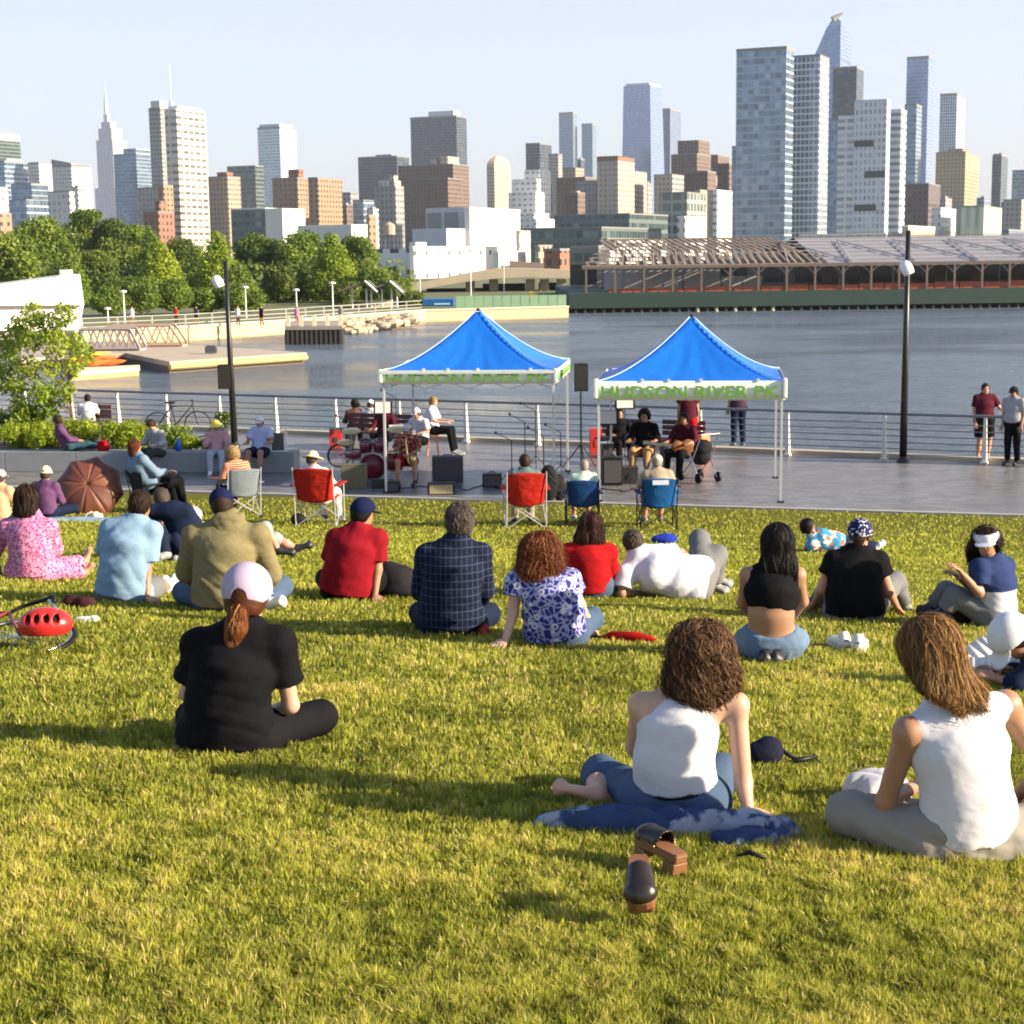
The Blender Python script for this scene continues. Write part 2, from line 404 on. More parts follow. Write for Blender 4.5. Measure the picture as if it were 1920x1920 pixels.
def building(name, label, spec, D, mat, cat='building', roof=None, parts=(), base=GZ0, parapet=True, crown=None):
    """spec = (left px, corner px, right px, top px)"""
    poly, top, info = block(*spec, D)
    c = Vector((sum(p[0] for p in poly) / 4, sum(p[1] for p in poly) / 4, base))
    t = thing(name, label, cat, c)
    def loc(pl): return [(p[0] - c.x, p[1] - c.y) for p in pl]
    b = MB(); b.prism(loc(poly), 0, top - base, top=True); b.build('tower' if top > 45 else 'wall', mat, t)
    if parapet:
        h = max(.6, (top - base) * .012)
        b = MB(); o_ = loc(poly); b.prism(inset(o_, 1.012), top - base, top - base + h); b.build('parapet', roof or ROOFM, t)
    for nm, fr, vt, mt in parts:                  # rooftop pieces, wings
        pl = loc(sub(info, *fr)); z1 = zpx(vt, D, spec[1]) - base
        z0 = top - base + .05 if nm not in ('wing', 'podium') else 0
        b = MB(); b.prism(pl, z0, max(z1, z0 + 1)); b.build(nm, mt or ROOFM, t)
    return t, poly, top, info
F_ = facade
GL_BLUE = F_('glass_blue', (.30, .36, .42), (.10, .17, .27), 1.6, 3.6, .86, .80, .4, .12, .55)
GL_BLUE2 = F_('glass_blue_banded', (.36, .41, .46), (.13, .20, .29), 3.0, 3.9, .94, .72, .5, .12, .5)
GL_SKY = F_('glass_sky', (.34, .40, .52), (.17, .25, .42), 2.0, 4.0, .92, .9, .4, .12, .5, .12)
GL_PALE = F_('glass_pale', (.62, .66, .70), (.30, .38, .48), 2.4, 3.6, .7, .65, .5, .15, .35)
GL_DARK = F_('glass_dark', (.07, .08, .10), (.035, .05, .075), 2.0, 3.8, .8, .7, .5, .15, .4)
GL_GREEN = F_('glass_green', (.12, .15, .15), (.05, .08, .085), 3.0, 4.0, .85, .6, .5, .15, .4)
BR_BROWN = F_('brick_brown', (.165, .115, .098), (.045, .045, .055), 3.0, 3.2, .42, .5)
BR_RED = F_('brick_red', (.25, .125, .085), (.06, .05, .05), 3.2, 3.2, .4, .5)
BR_ORANGE = F_('brick_orange', (.31, .205, .14), (.08, .065, .06), 3.6, 3.1, .4, .45)
ST_CREAM = F_('stone_cream', (.46, .40, .33), (.13, .13, .14), 3.2, 3.4, .42, .5)
ST_TAN = F_('stone_tan', (.35, .285, .22), (.10, .10, .11), 3.0, 3.4, .42, .5)
ST_GREY = F_('stone_grey', (.30, .30, .31), (.09, .10, .12), 3.0, 3.5, .45, .5)
ST_WHITE = F_('stone_white', (.74, .72, .68), (.22, .24, .27), 3.4, 3.0, .5, .38)
ST_LIGHT = F_('stone_light', (.58, .57, .55), (.20, .22, .26), 3.2, 3.5, .5, .5)
ST_LIME = F_('limestone', (.50, .49, .50), (.20, .21, .24), 5.0, 4.0, .45, .9)
GRID_W = F_('white_grid', (.58, .60, .65), (.24, .29, .37), 2.1, 3.3, .55, .6, .6, .15, .3)
BALC = F_('balcony_white', (.60, .54, .45), (.20, .19, .19), 7, 4.6, .82, .45)
PLAINW = flat('plain_white', (.62, .61, .585), .7, 0, .06, .05)
PLAING = flat('plain_lightgrey', (.50, .52, .56), .7, 0, .08, .05)
DARKM = flat('plain_dark', (.06, .065, .075), .5, 0, .2, .1)
COPPER = flat('roof_green', (.22, .30, .26), .8, 0, .2, .1)

B = building
# ---- left group
B('office_tower', 'green glass office block with a pale crown at the far left edge of the skyline', (-60, -10, 50, 262), 1300, GL_GREEN, parts=[('crown', (0, 1, 0, 1), 248, GL_PALE), ('upper_floor', (.1, .9, .1, .9), 243, ROOFM)])
B('office_tower', 'stepped grey glass block in front of the green tower at the left edge', (-40, 18, 62, 303), 1000, GL_BLUE2, parts=[('penthouse', (0, .5, .1, .8), 296, ST_LIGHT)])
B('apartment_building', 'beige block with flat pale roof between the grey glass block and the slanted one', (50, 82, 108, 306), 1150, ST_LIGHT)
B('office_building', 'low blue grey block at the foot of the slanted roof tower', (28, 66, 98, 345), 800, GL_BLUE)
def slanted():
    t, poly, top, info = B('office_tower', 'dark and cream tower whose roof slants down to the right, left of the spired skyscraper', (106, 142, 180, 312), 1100, ST_LIGHT, parapet=False)
    c = t.location; pl = [(p[0] - c.x, p[1] - c.y) for p in poly]; z = top - c.z + .05
    b = MB(); C_, B_, E_, A_ = pl
    za, zb = zpx(297, 1100, 142) - c.z, z + 1
    b.face([(*C_, z), (*B_, z), (*B_, zb), (*C_, za - 4)]); b.face([(*A_, z), (*C_, z), (*C_, za - 4), (*A_, za)])
    b.face([(*C_, za - 4), (*B_, zb), (*E_, zb + 3), (*A_, za)]); b.face([(*B_, z), (*E_, z), (*E_, zb + 3), (*B_, zb)]); b.face([(*E_, z), (*A_, z), (*A_, za), (*E_, zb + 3)])
    b.build('roof', ST_GREY, t)
slanted()
B('apartment_building', 'small pale apartment block rising from the trees below the slanted roof tower', (96, 136, 146, 360), 620, ST_LIGHT)
B('brick_house', 'orange brick corner of a building behind the trees at the left edge', (-30, 4, 26, 402), 420, BR_ORANGE)
B('apartment_building', 'white apartment house above the orange brick corner at the left edge', (-30, 0, 22, 352), 520, ST_WHITE)
B('office_building', 'bluish office slab behind the treetops near the left edge', (20, 55, 100, 375), 700, GL_BLUE2)
# spired skyscraper
def spired():
    D = 2600; t = thing('skyscraper', 'tall limestone skyscraper stepping up to a needle spire', 'skyscraper', at_y(211, 480, D * KD).to_2d().to_3d() + Vector((0, 0, GZ0)))
    lx, ly = t.location.x, t.location.y
    px = D / FPX / ray(211, 480).y * 1.0
    def tier(name, u0, uc, u1, v0, v1, mat, k=1.0):
        poly, top, info = block(u0, uc, u1, v1, D); pl = [(p[0] - lx, p[1] - ly) for p in poly]
        z0 = 0 if v0 is None else zpx(v0, D, 211) - GZ0
        b = MB(); b.prism(pl, z0, top - GZ0); b.build(name, mat, t)
    tier('base', 184, 222, 256, None, 352, ST_LIME)
    tier('shaft', 191, 221, 248, 352.2, 262, ST_LIME)
    tier('upper_shaft', 196, 220, 240, 262.2, 240, ST_LIME)
    tier('crown', 202, 218, 229, 240.2, 228, ST_LIME)
    tier('mast_base', 207, 214, 219, 228.2, 214, PLAING)
    z0 = zpx(214.2, D, 211) - GZ0; c = at_y(212, 480, D * KD + 20)
    b = MB(); b.tube([(c.x - lx, 20, z0), (c.x - lx, 20, zpx(188, D, 211) - GZ0), (c.x - lx, 20, zpx(172, D, 211) - GZ0), (c.x - lx, 20, zpx(148, D, 211) - GZ0)], [4.6, 3.4, 1.2, .4], 8); b.build('spire', PLAING, t)
spired()
B('office_tower', 'blue glass tower with a sloping top in front of the spired skyscraper', (222, 264, 298, 290), 1200, GL_BLUE, parts=[('crown', (0, .55, 0, 1), 278, GL_BLUE2)])
B('office_building', 'dark office block between the blue glass tower and the red brick one', (262, 305, 330, 352), 800, ST_GREY)
B('brick_house', 'red brick building with small gabled top at the foot of the white tower', (272, 300, 330, 398), 560, BR_RED, parts=[('stair_tower', (.0, .3, .1, .6), 376, BR_RED)])
B('brick_house', 'orange brick block squeezed between blue tower and white tower', (300, 312, 330, 348), 700, BR_ORANGE)
# white apartment tower
B('apartment_tower', 'grey concrete tower standing close behind the left side of the big white one', (291, 312, 334, 205), 980, ST_GREY, parts=[('penthouse', (.1, .9, .1, .7), 188, PLAING)])
B('apartment_tower', 'big white apartment tower with rows of balconies rising behind the trees', (320, 342, 396, 206), 820, BALC, roof=WHITEP, parts=[('penthouse', (.1, .9, .1, .9), 197, PLAINW)])
D_ = 2500; t = thing('antenna_mast', 'thin white antenna mast far behind the big white apartment tower', 'mast', at_y(333, 480, D_ * KD).to_2d().to_3d())
b = MB(); b.tube([(0, 0, 0), (0, 0, zpx(190, D_, 333))], 4, 6); b.tube([(0, 0, zpx(190, D_, 333)), (0, 0, zpx(118, D_, 333))], [1.6, .5], 6); b.build('mast', WHITEP, t)
B('apartment_tower', 'brown slab with a tan sunlit end right of the big white tower', (396, 432, 456, 332), 850, ST_TAN, parts=[('penthouse', (.1, .6, .1, .6), 322, BR_RED)])
B('office_tower', 'dark green glass tower just left of the pale blue one', (432, 484, 500, 312), 1150, GL_GREEN)
B('glass_tower', 'pale blue glass tower with dazzling white sunlit side and slanted cap', (491, 532, 562, 240), 1400, GL_PALE, parts=[('crown', (.0, .9, 0, .8), 232, PLAING)])
B('low_building', 'grey building with a row of pale fins along its roof behind the trees', (436, 500, 530, 392), 520, GL_GREEN, roof=WHITEP)
B('low_building', 'windowless white box of a building behind the trees', (500, 532, 574, 393), 500, PLAINW, roof=WHITEP)
B('brick_tower', 'dark brown brick tower with orange sunlit side behind the white box', (515, 562, 586, 334), 780, BR_ORANGE, parts=[('stair_tower', (.0, .4, .1, .5), 317, BR_RED)])
B('brick_tower', 'second orange brick tower, right of the one behind the white box', (582, 600, 645, 334), 740, BR_ORANGE)
B('office_building', 'small grey office block right of the orange brick towers', (640, 660, 674, 362), 900, ST_GREY)
B('office_building', 'bluish tapering block between small grey office and the wide blue slab', (664, 684, 704, 376), 800, GL_BLUE2)
B('low_building', 'long low white building showing above the treetops', (560, 660, 690, 424), 400, PLAINW, roof=WHITEP)
B('office_slab', 'wide dark blue slab left of the tallest dark tower', (676, 748, 771, 294), 1500, GL_DARK, parts=[('penthouse', (.2, .6, .2, .8), 288, ROOFM)])
B('loft_building', 'stepped grey loft building with cream sunlit side and a water tank', (704, 744, 760, 350), 720, ST_GREY, parts=[('upper_floor', (.1, .8, .1, .9), 338, ST_LIGHT), ('stair_tower', (.1, .3, .1, .6), 328, ST_CREAM)])
B('brick_house', 'red brick gable beside the stepped loft building', (688, 694, 708, 405), 520, BR_ORANGE)
B('office_tower', 'big dark office tower with paler right side and a rooftop plant box', (775, 860, 879, 219), 1700, GL_DARK, parts=[('penthouse', (.1, .65, .2, .8), 206, PLAING)])
B('brick_tower', 'broad brown brick tower with orange sunlit edge below the big dark tower', (750, 852, 882, 309), 950, BR_BROWN, parts=[('stair_tower', (.12, .25, .1, .8), 292, ST_CREAM), ('stair_tower', (.32, .42, .1, .8), 296, ST_CREAM)])
B('brick_tower', 'darker brick wing standing forward of the broad brown brick tower', (776, 842, 868, 335), 880, BR_BROWN)
def water_tank(u, v0, v1, D, label):
    p = at_y(u, v1, D * KD); w = (v1 - v0) * D * KD / FPX
    t = thing('water_tank', label, 'water tank', (p.x, p.y, zpx(470, D)))
    z0 = p.z - t.location.z; b = MB()
    b.lathe((0, 0, z0), [(.01, 0), (w * .46, 0), (w * .46, w * .75), (.01, w)], 12); b.build('tank', flat('tank_wood', (.42, .33, .26), .9), t)
    b = MB()
    for x, y in ((-1, -1), (1, -1), (1, 1), (-1, 1)): b.tube([(x * w * .33, y * w * .33, 0), (x * w * .33, y * w * .33, z0)], w * .03, 5)
    b.build('frame', DARKM, t)
water_tank(730, 416, 440, 480, 'round wooden water tank on legs above the roof left of the white gallery')
# domed cream tower
t, poly, top, info = B('apartment_tower', 'slim cream tower with a rounded gable top standing alone against the sky', (915, 929, 959, 312), 1250, ST_CREAM, parapet=False)
b = MB(); c = t.location; pl = [(p[0] - c.x, p[1] - c.y) for p in poly]; z = top - c.z; hh = zpx(290, 1250) - top
prev = pl; pz = z
for i in range(1, 7):
    a = i / 6 * math.pi / 2; q = inset(pl, max(.12, math.cos(a))); b.taper(prev, q, pz, z + hh * math.sin(a)); prev = q; pz = z + hh * math.sin(a)
b.build('dome', flat('dome_tan', (.50, .40, .29), .8), t)
B('office_tower', 'small dark glass tower right of the domed cream one', (988, 1014, 1036, 270), 1500, GL_DARK)
B('office_tower', 'grey tower squeezed behind the stepped white building', (1030, 1048, 1056, 290), 1300, ST_GREY)
B('office_tower', 'cream and grey block right of the small dark glass tower', (1056, 1080, 1096, 316), 1100, ST_TAN)
B('glass_tower', 'slim blue glass tower, left and taller of the slender pair', (1050, 1076, 1084, 213), 2300, GL_BLUE)
B('glass_tower', 'slim blue glass tower, right and shorter of the slender pair', (1092, 1112, 1119, 234), 2300, GL_BLUE)
# stepped white building
t, poly, top, info = B('terraced_building', 'white building stepping down in terraces right of the big white gallery', (948, 1002, 1030, 402), 640, ST_WHITE, roof=WHITEP)
c = t.location
for (u0, uc, u1, v) in ((955, 1005, 1024, 360), (962, 1008, 1032, 335), (985, 1012, 1034, 318)):
    pl, tp, _ = block(u0, uc, u1, v, 650 + 8 * (400 - v) / 40)
    b = MB(); b.prism([(p[0] - c.x, p[1] - c.y) for p in pl], 0, tp - c.z); b.build('upper_floor', ST_WHITE, t)
B('low_building', 'small white annex with square windows below the terraces', (1000, 1006, 1050, 412), 600, ST_WHITE, roof=WHITEP)
B('apartment_building', 'grey brown apartment block between slender towers and red topped one', (1044, 1098, 1124, 333), 900, BR_BROWN)
B('apartment_building', 'dark apartment block with many small windows, in front of the slender towers', (1082, 1118, 1140, 340), 820, ST_GREY)
B('brick_tower', 'brown apartment tower with cream sunlit balconies and a red roof band', (1120, 1159, 1190, 302), 800, ST_CREAM, parts=[('roof_band', (0, 1, 0, 1), 292, BR_RED)])
B('brick_tower', 'lower step of the red topped tower with cream balconies', (1180, 1188, 1213, 322), 830, ST_CREAM)
def wedge():
    D = 2000; poly0, top, _ = block(1163, 1222, 1250, 159, D); poly1, _, _ = block(1170, 1219, 1241, 159, D)
    c = Vector((poly0[0][0], poly0[0][1], GZ0)); t = thing('glass_tower', 'tall sky blue glass tower narrowing towards its flat top, in the middle of the skyline', 'skyscraper', c)
    f = lambda pl: [(p[0] - c.x, p[1] - c.y) for p in pl]
    b = MB(); b.taper(f(poly0), f(poly1), 0, top - GZ0); b.build('tower', GL_SKY, t)
    b = MB(); b.prism(inset(f(poly1), .9), top - GZ0 + .05, top - GZ0 + 4); b.build('roof', PLAING, t)
wedge()
B('office_tower', 'narrow tower, dark on the left and white on the right, beside the sky blue one', (1241, 1256, 1276, 206), 2100, F_('glass_navy', (.20, .24, .34), (.10, .14, .24), 2, 4, .8, .8, .5, .2, .3))
B('brick_tower', 'stepped brown masonry tower with pinkish lit edges', (1258, 1306, 1332, 290), 1000, BR_BROWN, parts=[('upper_floor', (.0, .8, .1, .9), 262, BR_BROWN)])
B('brick_tower', 'brown brick tower just right of the stepped brown one', (1325, 1345, 1366, 292), 1050, BR_BROWN)
B('apartment_building', 'grey green block under the stepped brown tower', (1226, 1260, 1282, 328), 820, ST_GREY)
B('brick_house', 'dark brick block behind the green glass warehouse', (1284, 1326, 1342, 322), 760, BR_BROWN)
B('brick_house', 'small brown block touching the left side of the wide glass tower', (1345, 1366, 1384, 308), 700, BR_BROWN)
B('apartment_building', 'cream corner building with small pediment left of the wide glass tower', (1300, 1312, 1346, 357), 640, ST_CREAM)
B('warehouse', 'dark green glass warehouse with pale stone right end', (1236, 1288, 1322, 362), 540, F_('warehouse_green', (.36, .38, .33), (.11, .14, .13), 5, 5, .8, .7))
B('warehouse', 'white stone block left of the wide glass tower', (1336, 1344, 1372, 358), 520, ST_WHITE, roof=WHITEP)
B('warehouse', 'low pale block in front of the dark green glass warehouse', (1270, 1284, 1324, 408), 460, ST_LIGHT, roof=WHITEP)
B('market_building', 'long dark low building across the middle distance', (1040, 1180, 1252, 402), 480, GL_GREEN)
B('market_building', 'second long dark building with stepped terraces behind the pier shed', (960, 1128, 1240, 428), 430, GL_GREEN)
B('low_building', 'dark blue green box with a shiny roof left of the pier shed', (1070, 1122, 1136, 464), 330, GL_GREEN)
B('low_building', 'low grey building with lit right end behind the pier shed', (1130, 1140, 1250, 450), 380, ST_LIGHT)
# ---- right group
B('glass_tower', 'wide blue glass tower, the left one of the tall pair right of centre', (1378, 1470, 1484, 92), 640, GL_BLUE2, roof=ROOFM, parts=[('crown', (0, 1, 0, 1), 86, ST_GREY)])
B('glass_wing', 'narrow lower glass wing on the left of the wide blue glass tower', (1371, 1386, 1396, 276), 655, GL_BLUE2)
B('glass_tower', 'narrower blue glass tower of the tall pair, with a white balcony strip', (1476, 1532, 1549, 106), 660, F_('glass_balcony', (.66, .66, .65), (.12, .19, .28), 2.4, 3.4, .8, .7, .5, .15, .5))
def pointed():
    D = 1250; poly, top, info = block(1521, 1569, 1589, 112, D)
    c = Vector((poly[0][0], poly[0][1], GZ0)); t = thing('skyscraper', 'tallest blue glass skyscraper with a slanted pointed top', 'skyscraper', c)
    f = lambda pl: [(p[0] - c.x, p[1] - c.y) for p in pl]; pl = f(poly)
    b = MB(); b.prism(pl, 0, top - GZ0); b.build('tower', GL_SKY, t)
    z = top - GZ0 + .05; C_, B_, E_, A_ = pl
    q = lambda v: zpx(v, D, 1569) - GZ0
    lerp = lambda p, r_, k: (p[0] + (r_[0] - p[0]) * k, p[1] + (r_[1] - p[1]) * k)
    prof = [(0, 40), (.12, 34), (.34, 36), (.55, 52), (.78, 78), (.98, 100)]      # fraction from near corner to left end, top px
    b = MB(); b.face([(*A_, z), (*C_, z)] + [(*lerp(C_, A_, k), q(v)) for k, v in prof]); b.face([(*B_, z), (*E_, z)] + [(*lerp(B_, E_, k), q(v + 22)) for k, v in prof][::-1])
    for (k0, v0), (k1, v1) in zip(prof, prof[1:]): b.face([(*lerp(C_, A_, k0), q(v0)), (*lerp(B_, E_, k0), q(v0 + 22)), (*lerp(B_, E_, k1), q(v1 + 22)), (*lerp(C_, A_, k1), q(v1))])
    b.face([(*C_, z), (*B_, z), (*B_, q(62)), (*C_, q(40))]); b.face([(*E_, z), (*A_, z), (*lerp(C_, A_, .98), q(100)), (*lerp(B_, E_, .98), q(122))])
    b.build('crown', GL_SKY, t)
    m0 = lerp(C_, A_, .3); b = MB(); b.tube([(*m0, q(36)), (m0[0] + 4, m0[1], q(30)), (m0[0] + 10, m0[1], q(24))], [4, 2.4, 1.0], 6); b.build('mast', ROOFM, t)
pointed()
B('office_tower', 'dark grey tower directly right of the pointed skyscraper', (1556, 1600, 1613, 128), 1100, GL_DARK)
B('office_tower', 'slate blue slab between the balcony tower and the pale gridded one', (1546, 1572, 1580, 225), 760, GL_BLUE)
# pale gridded tower, three bays with dark plant slots
def gridded():
    t, poly, top, info = B('apartment_tower', 'pale gridded apartment tower with three dark slots across its face', (1597, 1657, 1664, 189), 560, GRID_W, roof=PLAING)
    c = t.location
    for u0, uc, u1, v, dd in ((1567, 1600, 1606, 216, 6), (1650, 1684, 1694, 204, 12)):
        pl, tp, _ = block(u0, uc, u1, v, 560 + dd); b = MB(); b.prism([(p[0] - c.x, p[1] - c.y) for p in pl], 0, tp - c.z); b.build('wing', F_('white_banded', (.66, .67, .70), (.22, .26, .33), 9, 3.3, .9, .5), t)
    C, l, r = info
    for u0, u1, v0, v1 in ((1598, 1634, 264, 276), (1618, 1656, 322, 334), (1600, 1640, 384, 396)):
        a0, a1 = hit(C, DL, u0), hit(C, DL, u1); z0, z1 = zpx(v1, 565, 1620), zpx(v0, 565, 1620)
        b = MB(); n = -DR * .25
        P = [C + DL * a0 + n, C + DL * a1 + n, C + DL * a1 + DR * .1, C + DL * a0 + DR * .1]
        b.prism([(p.x - c.x, p.y - c.y) for p in P], z0 - c.z, z1 - c.z); b.build('slot', DARKM, t)
gridded()
B('glass_tower', 'slender pale blue tower with a bronze sunlit edge, right of the gridded one', (1692, 1732, 1742, 109), 1400, GL_SKY, parts=[('crown', (0, .75, 0, .8), 106, PLAING)])
B('office_tower', 'lower grey glass block in front of the slender pale blue tower', (1690, 1712, 1722, 198), 1000, GL_BLUE)
B('glass_tower', 'blue and white tower standing behind the golden brick block', (1755, 1786, 1802, 178), 1600, F_('glass_navy2', (.55, .58, .62), (.10, .15, .26), 3, 4, .7, .8, .5, .2, .4))
B('brick_tower', 'golden brick block with cream sunlit right side', (1750, 1805, 1831, 286), 1000, F_('brick_gold', (.38, .30, .20), (.10, .09, .09), 3, 3.2, .4, .5), parts=[('penthouse', (.2, .7, .2, .7), 276, BR_ORANGE)])
B('office_building', 'squat dark purple brown building right of the gridded tower', (1690, 1738, 1760, 345), 700, F_('brick_plum', (.12, .09, .10), (.04, .04, .05), 3, 3.5, .5, .5))
B('office_tower', 'thin dark tower with a jagged roof near the right edge', (1855, 1872, 1884, 292), 1300, GL_DARK, parts=[('penthouse', (.1, .4, .1, .8), 286, ROOFM), ('penthouse', (.6, .9, .1, .8), 287, ROOFM)])
B('office_tower', 'grey blue tower cut off by the right edge', (1893, 1926, 1960, 320), 1100, GL_BLUE)
B('terminal_building', 'pale green stone terminal with tall pilasters, behind the right of the pier shed', (1790, 1842, 1876, 388), 430, F_('terminal', (.56, .60, .50), (.26, .32, .31), 3.2, 30, .45, .85), roof=COPPER)
B('terminal_building', 'small cream block beside the pilastered terminal', (1745, 1762, 1795, 392), 450, ST_WHITE, roof=WHITEP)
B('low_building', 'cream low office in front of the squat plum coloured building', (1690, 1702, 1752, 426), 380, ST_CREAM, roof=WHITEP)
B('low_building', 'long grey low building with white roof tanks under the gridded tower', (1500, 1660, 1700, 440), 380, ST_LIGHT, roof=WHITEP)
B('office_building', 'grey slab at the right edge below the cut off tower', (1878, 1912, 1940, 375), 800, ST_GREY)
B('office_building', 'low blue grey block at the very right below the grey slab', (1870, 1890, 1960, 432), 500, GL_BLUE)
# ---- small filler blocks between the towers
for (lb, sp, D, mt) in (('grey mid rise block behind the spired skyscraper, right of it', (246, 262, 280, 330), 1500, ST_GREY), ('brown mid rise between the big white tower and the brown slab', (388, 398, 404, 352), 1000, BR_BROWN),
  ('cream mid rise behind the dark green glass tower', (470, 478, 492, 350), 1300, ST_CREAM), ('low brown block right of the second orange brick tower', (636, 652, 664, 385), 780, BR_BROWN), ('pale block left of the stepped loft building', (690, 700, 712, 392), 700, ST_LIGHT),
  ('grey block right of the brown brick tower with a dark roof', (872, 884, 894, 398), 1000, ST_GREY), ('tan mid rise behind the terraces', (1008, 1020, 1036, 345), 900, ST_TAN), ('dark narrow block between the slender towers', (1084, 1090, 1098, 300), 1500, GL_DARK),
  ('brown block at the foot of the slender glass towers', (1060, 1084, 1098, 362), 760, BR_BROWN), ('grey mid rise left of the sky blue tower', (1206, 1214, 1222, 345), 900, ST_GREY), ('pinkish block right of the stepped brown tower', (1322, 1334, 1344, 330), 900, ST_TAN),
  ('tan block under the small brown block by the glass tower', (1350, 1362, 1374, 345), 900, ST_TAN), ('grey block left of the pilastered terminal', (1752, 1770, 1782, 372), 900, ST_GREY), ('small blue block between gold brick and thin dark tower', (1828, 1842, 1854, 372), 900, GL_BLUE),
  ('slim grey tower at the far left behind the pale crown', (52, 62, 72, 318), 1500, ST_GREY), ('pale low block below the slanted roof tower', (140, 152, 166, 352), 800, ST_LIGHT), ('brown low rise at the right end behind the terminal', (1874, 1884, 1896, 380), 900, BR_BROWN)):
    B('mid_rise_block', lb, sp, D, mt, parts=[('penthouse', (.2, .6, .2, .7), sp[3] - 5, ROOFM)])
# ---- white gallery complex
t, poly, top, info = B('gallery_building', 'big white windowless gallery block with grey glazed left wing', (872, 882, 976, 392), 360, PLAINW, roof=WHITEP)
c = t.location
def extra(nm, u0, uc, u1, v, D, mat, base=None):
    pl, tp, _ = block(u0, uc, u1, v, D); b = MB(); b.prism([(p[0] - c.x, p[1] - c.y) for p in pl], 0 if base is None else zpx(base, D, uc) - c.z, tp - c.z); b.build(nm, mat, t)
extra('glazed_wing', 800, 882, 900, 388, 372, F_('gallery_glass', (.52, .53, .54), (.24, .27, .27), 6, 7, .85, .8))
extra('wing', 774, 838, 900, 428, 352, PLAING)
extra('side_wing', 968, 974, 995, 432, 350, F_('gallery_stone', (.60, .56, .48), (.40, .38, .34), 4, 4, .3, .4))
t, poly, top, info = B('warehouse', 'long low white warehouse with small windows below the gallery', (768, 776, 948, 466), 322, F_('white_warehouse', (.82, .81, .78), (.18, .2, .24), 7, 6.2, .22, .22), roof=WHITEP)
c = t.location
extra('wing', 706, 770, 778, 466, 326, F_('white_warehouse2', (.66, .67, .70), (.06, .07, .09), 5, 7, .55, .35))
extra('wing', 768, 780, 800, 454, 330, PLAINW)
B('low_building', 'small white house right of the warehouse behind the viaduct', (925, 935, 986, 475), 318, PLAINW, roof=WHITEP)
B('low_building', 'brown brick shed behind the viaduct', (1020, 1050, 1068, 470), 315, BR_RED)
B('low_building', 'tan brick house between the gallery and the brown shed', (1004, 1010, 1036, 463), 325, ST_TAN)
# ---------------------------------------------------------------- far bank, piers, dock
def zq(v, D, u=1500): return at_y(u, v, D).z
def wpt(u, v, z=WZ): p = at_z(u, v, z); return (p.x, p.y)
bank = [wpt(-600, 650), wpt(150, 650), wpt(345, 640), wpt(535, 626), wpt(640, 617), wpt(790, 604), wpt(1062, 596)]
GRASSY = newmat('bank_ground'); m, nt, bs = GRASSY; co = objco(nt)
setcol(nt, bs, mix(nt, noise(nt, co, .12, 5), (.07, .10, .025), (.17, .17, .09))); bs.inputs['Roughness'].default_value = 1
poly = bank + [(bank[-1][0] + .3, 250), (600, 250), (1500, 600), (1900, 3300), (-1900, 3300), (-1900, 400)]
b = MB(); b.prism(poly, -4, -1.32); b.m = 0; o = b.build('far_bank_ground', m); o['kind'] = 'structure'
# stone seawall face, a separate course standing proud of the bank
m, nt, bs = newmat('seawall_stone'); co = objco(nt)
br = nd(nt, 'TexBrick'); nt.links.new(nd(nt, 'UVMap').outputs[0], br.inputs['Vector']); br.inputs['Scale'].default_value = 1
br.inputs['Brick Width'].default_value = 1.4; br.inputs['Row Height'].default_value = .42; br.inputs['Mortar Size'].default_value = .02
br.inputs['Color1'].default_value = (.58, .46, .28, 1); br.inputs['Color2'].default_value = (.46, .37, .24, 1); br.inputs['Mortar'].default_value = (.2, .17, .12, 1)
sp = nd(nt, 'SeparateXYZ'); nt.links.new(co, sp.inputs[0])
wet = ramp(nt, mth(nt, 'ADD', mth(nt, 'MULTIPLY', sp.outputs[2], 1.0), 3.0), [(.35, (1, 1, 1)), (.75, (0, 0, 0))])
setcol(nt, bs, mix(nt, wet, mix(nt, noise(nt, co, .5, 4), br.outputs[0], (.62, .50, .30)), (.20, .15, .07))); bs.inputs['Roughness'].default_value = .9
SEAW = m
t = thing('seawall', 'long sunlit sandstone seawall along the tree lined bank', 'seawall', (0, 0, 0))
b = MB()
def strip(bb, pts, z0, z1, th=.6, outward=-1):
    P = [Vector((p[0], p[1], 0)) for p in pts]
    for i in range(len(P) - 1):
        a, c = P[i], P[i + 1]; d = (c - a).normalized(); n = Vector((d.y, -d.x, 0)) * th
        bb.prism([tuple((a + n)[:2]), tuple((c + n)[:2]), tuple(c[:2]), tuple(a[:2])], z0, z1)
strip(b, bank, -3.2, -1.3); b.build('wall', SEAW, t)
b = MB(); strip(b, bank, -1.295, -1.12, .75); b.build('coping', flat('coping_stone', (.62, .56, .42), .9, 0, .15, .5), t)
# railing on the bank
t = thing('railing', 'low metal railing running along the top of the far seawall', 'railing', (0, 0, 0))
RAILM = flat('far_rail', (.45, .45, .43), .6)
def along(pts, step):
    out = []; 
    for i in range(len(pts) - 1):
        a, c = Vector((*pts[i], 0)), Vector((*pts[i + 1], 0)); L = (c - a).length; k = int(L / step)
        out += [a.lerp(c, j / max(k, 1)) for j in range(k)]
    return out
seg = bank[1:6]; inn = [(p[0], p[1] + 1.0) for p in seg]
b = MB(); 
for z in (-.2, -.6, -.95): b.tube([(p[0], p[1], z) for p in inn], .035, 5)
b.build('rail', RAILM, t)
for p in along(inn, 3.2): b = MB(); b.box((p.x, p.y, -.7), (.12, .12, 1.1)); b.build('post', RAILM, t)

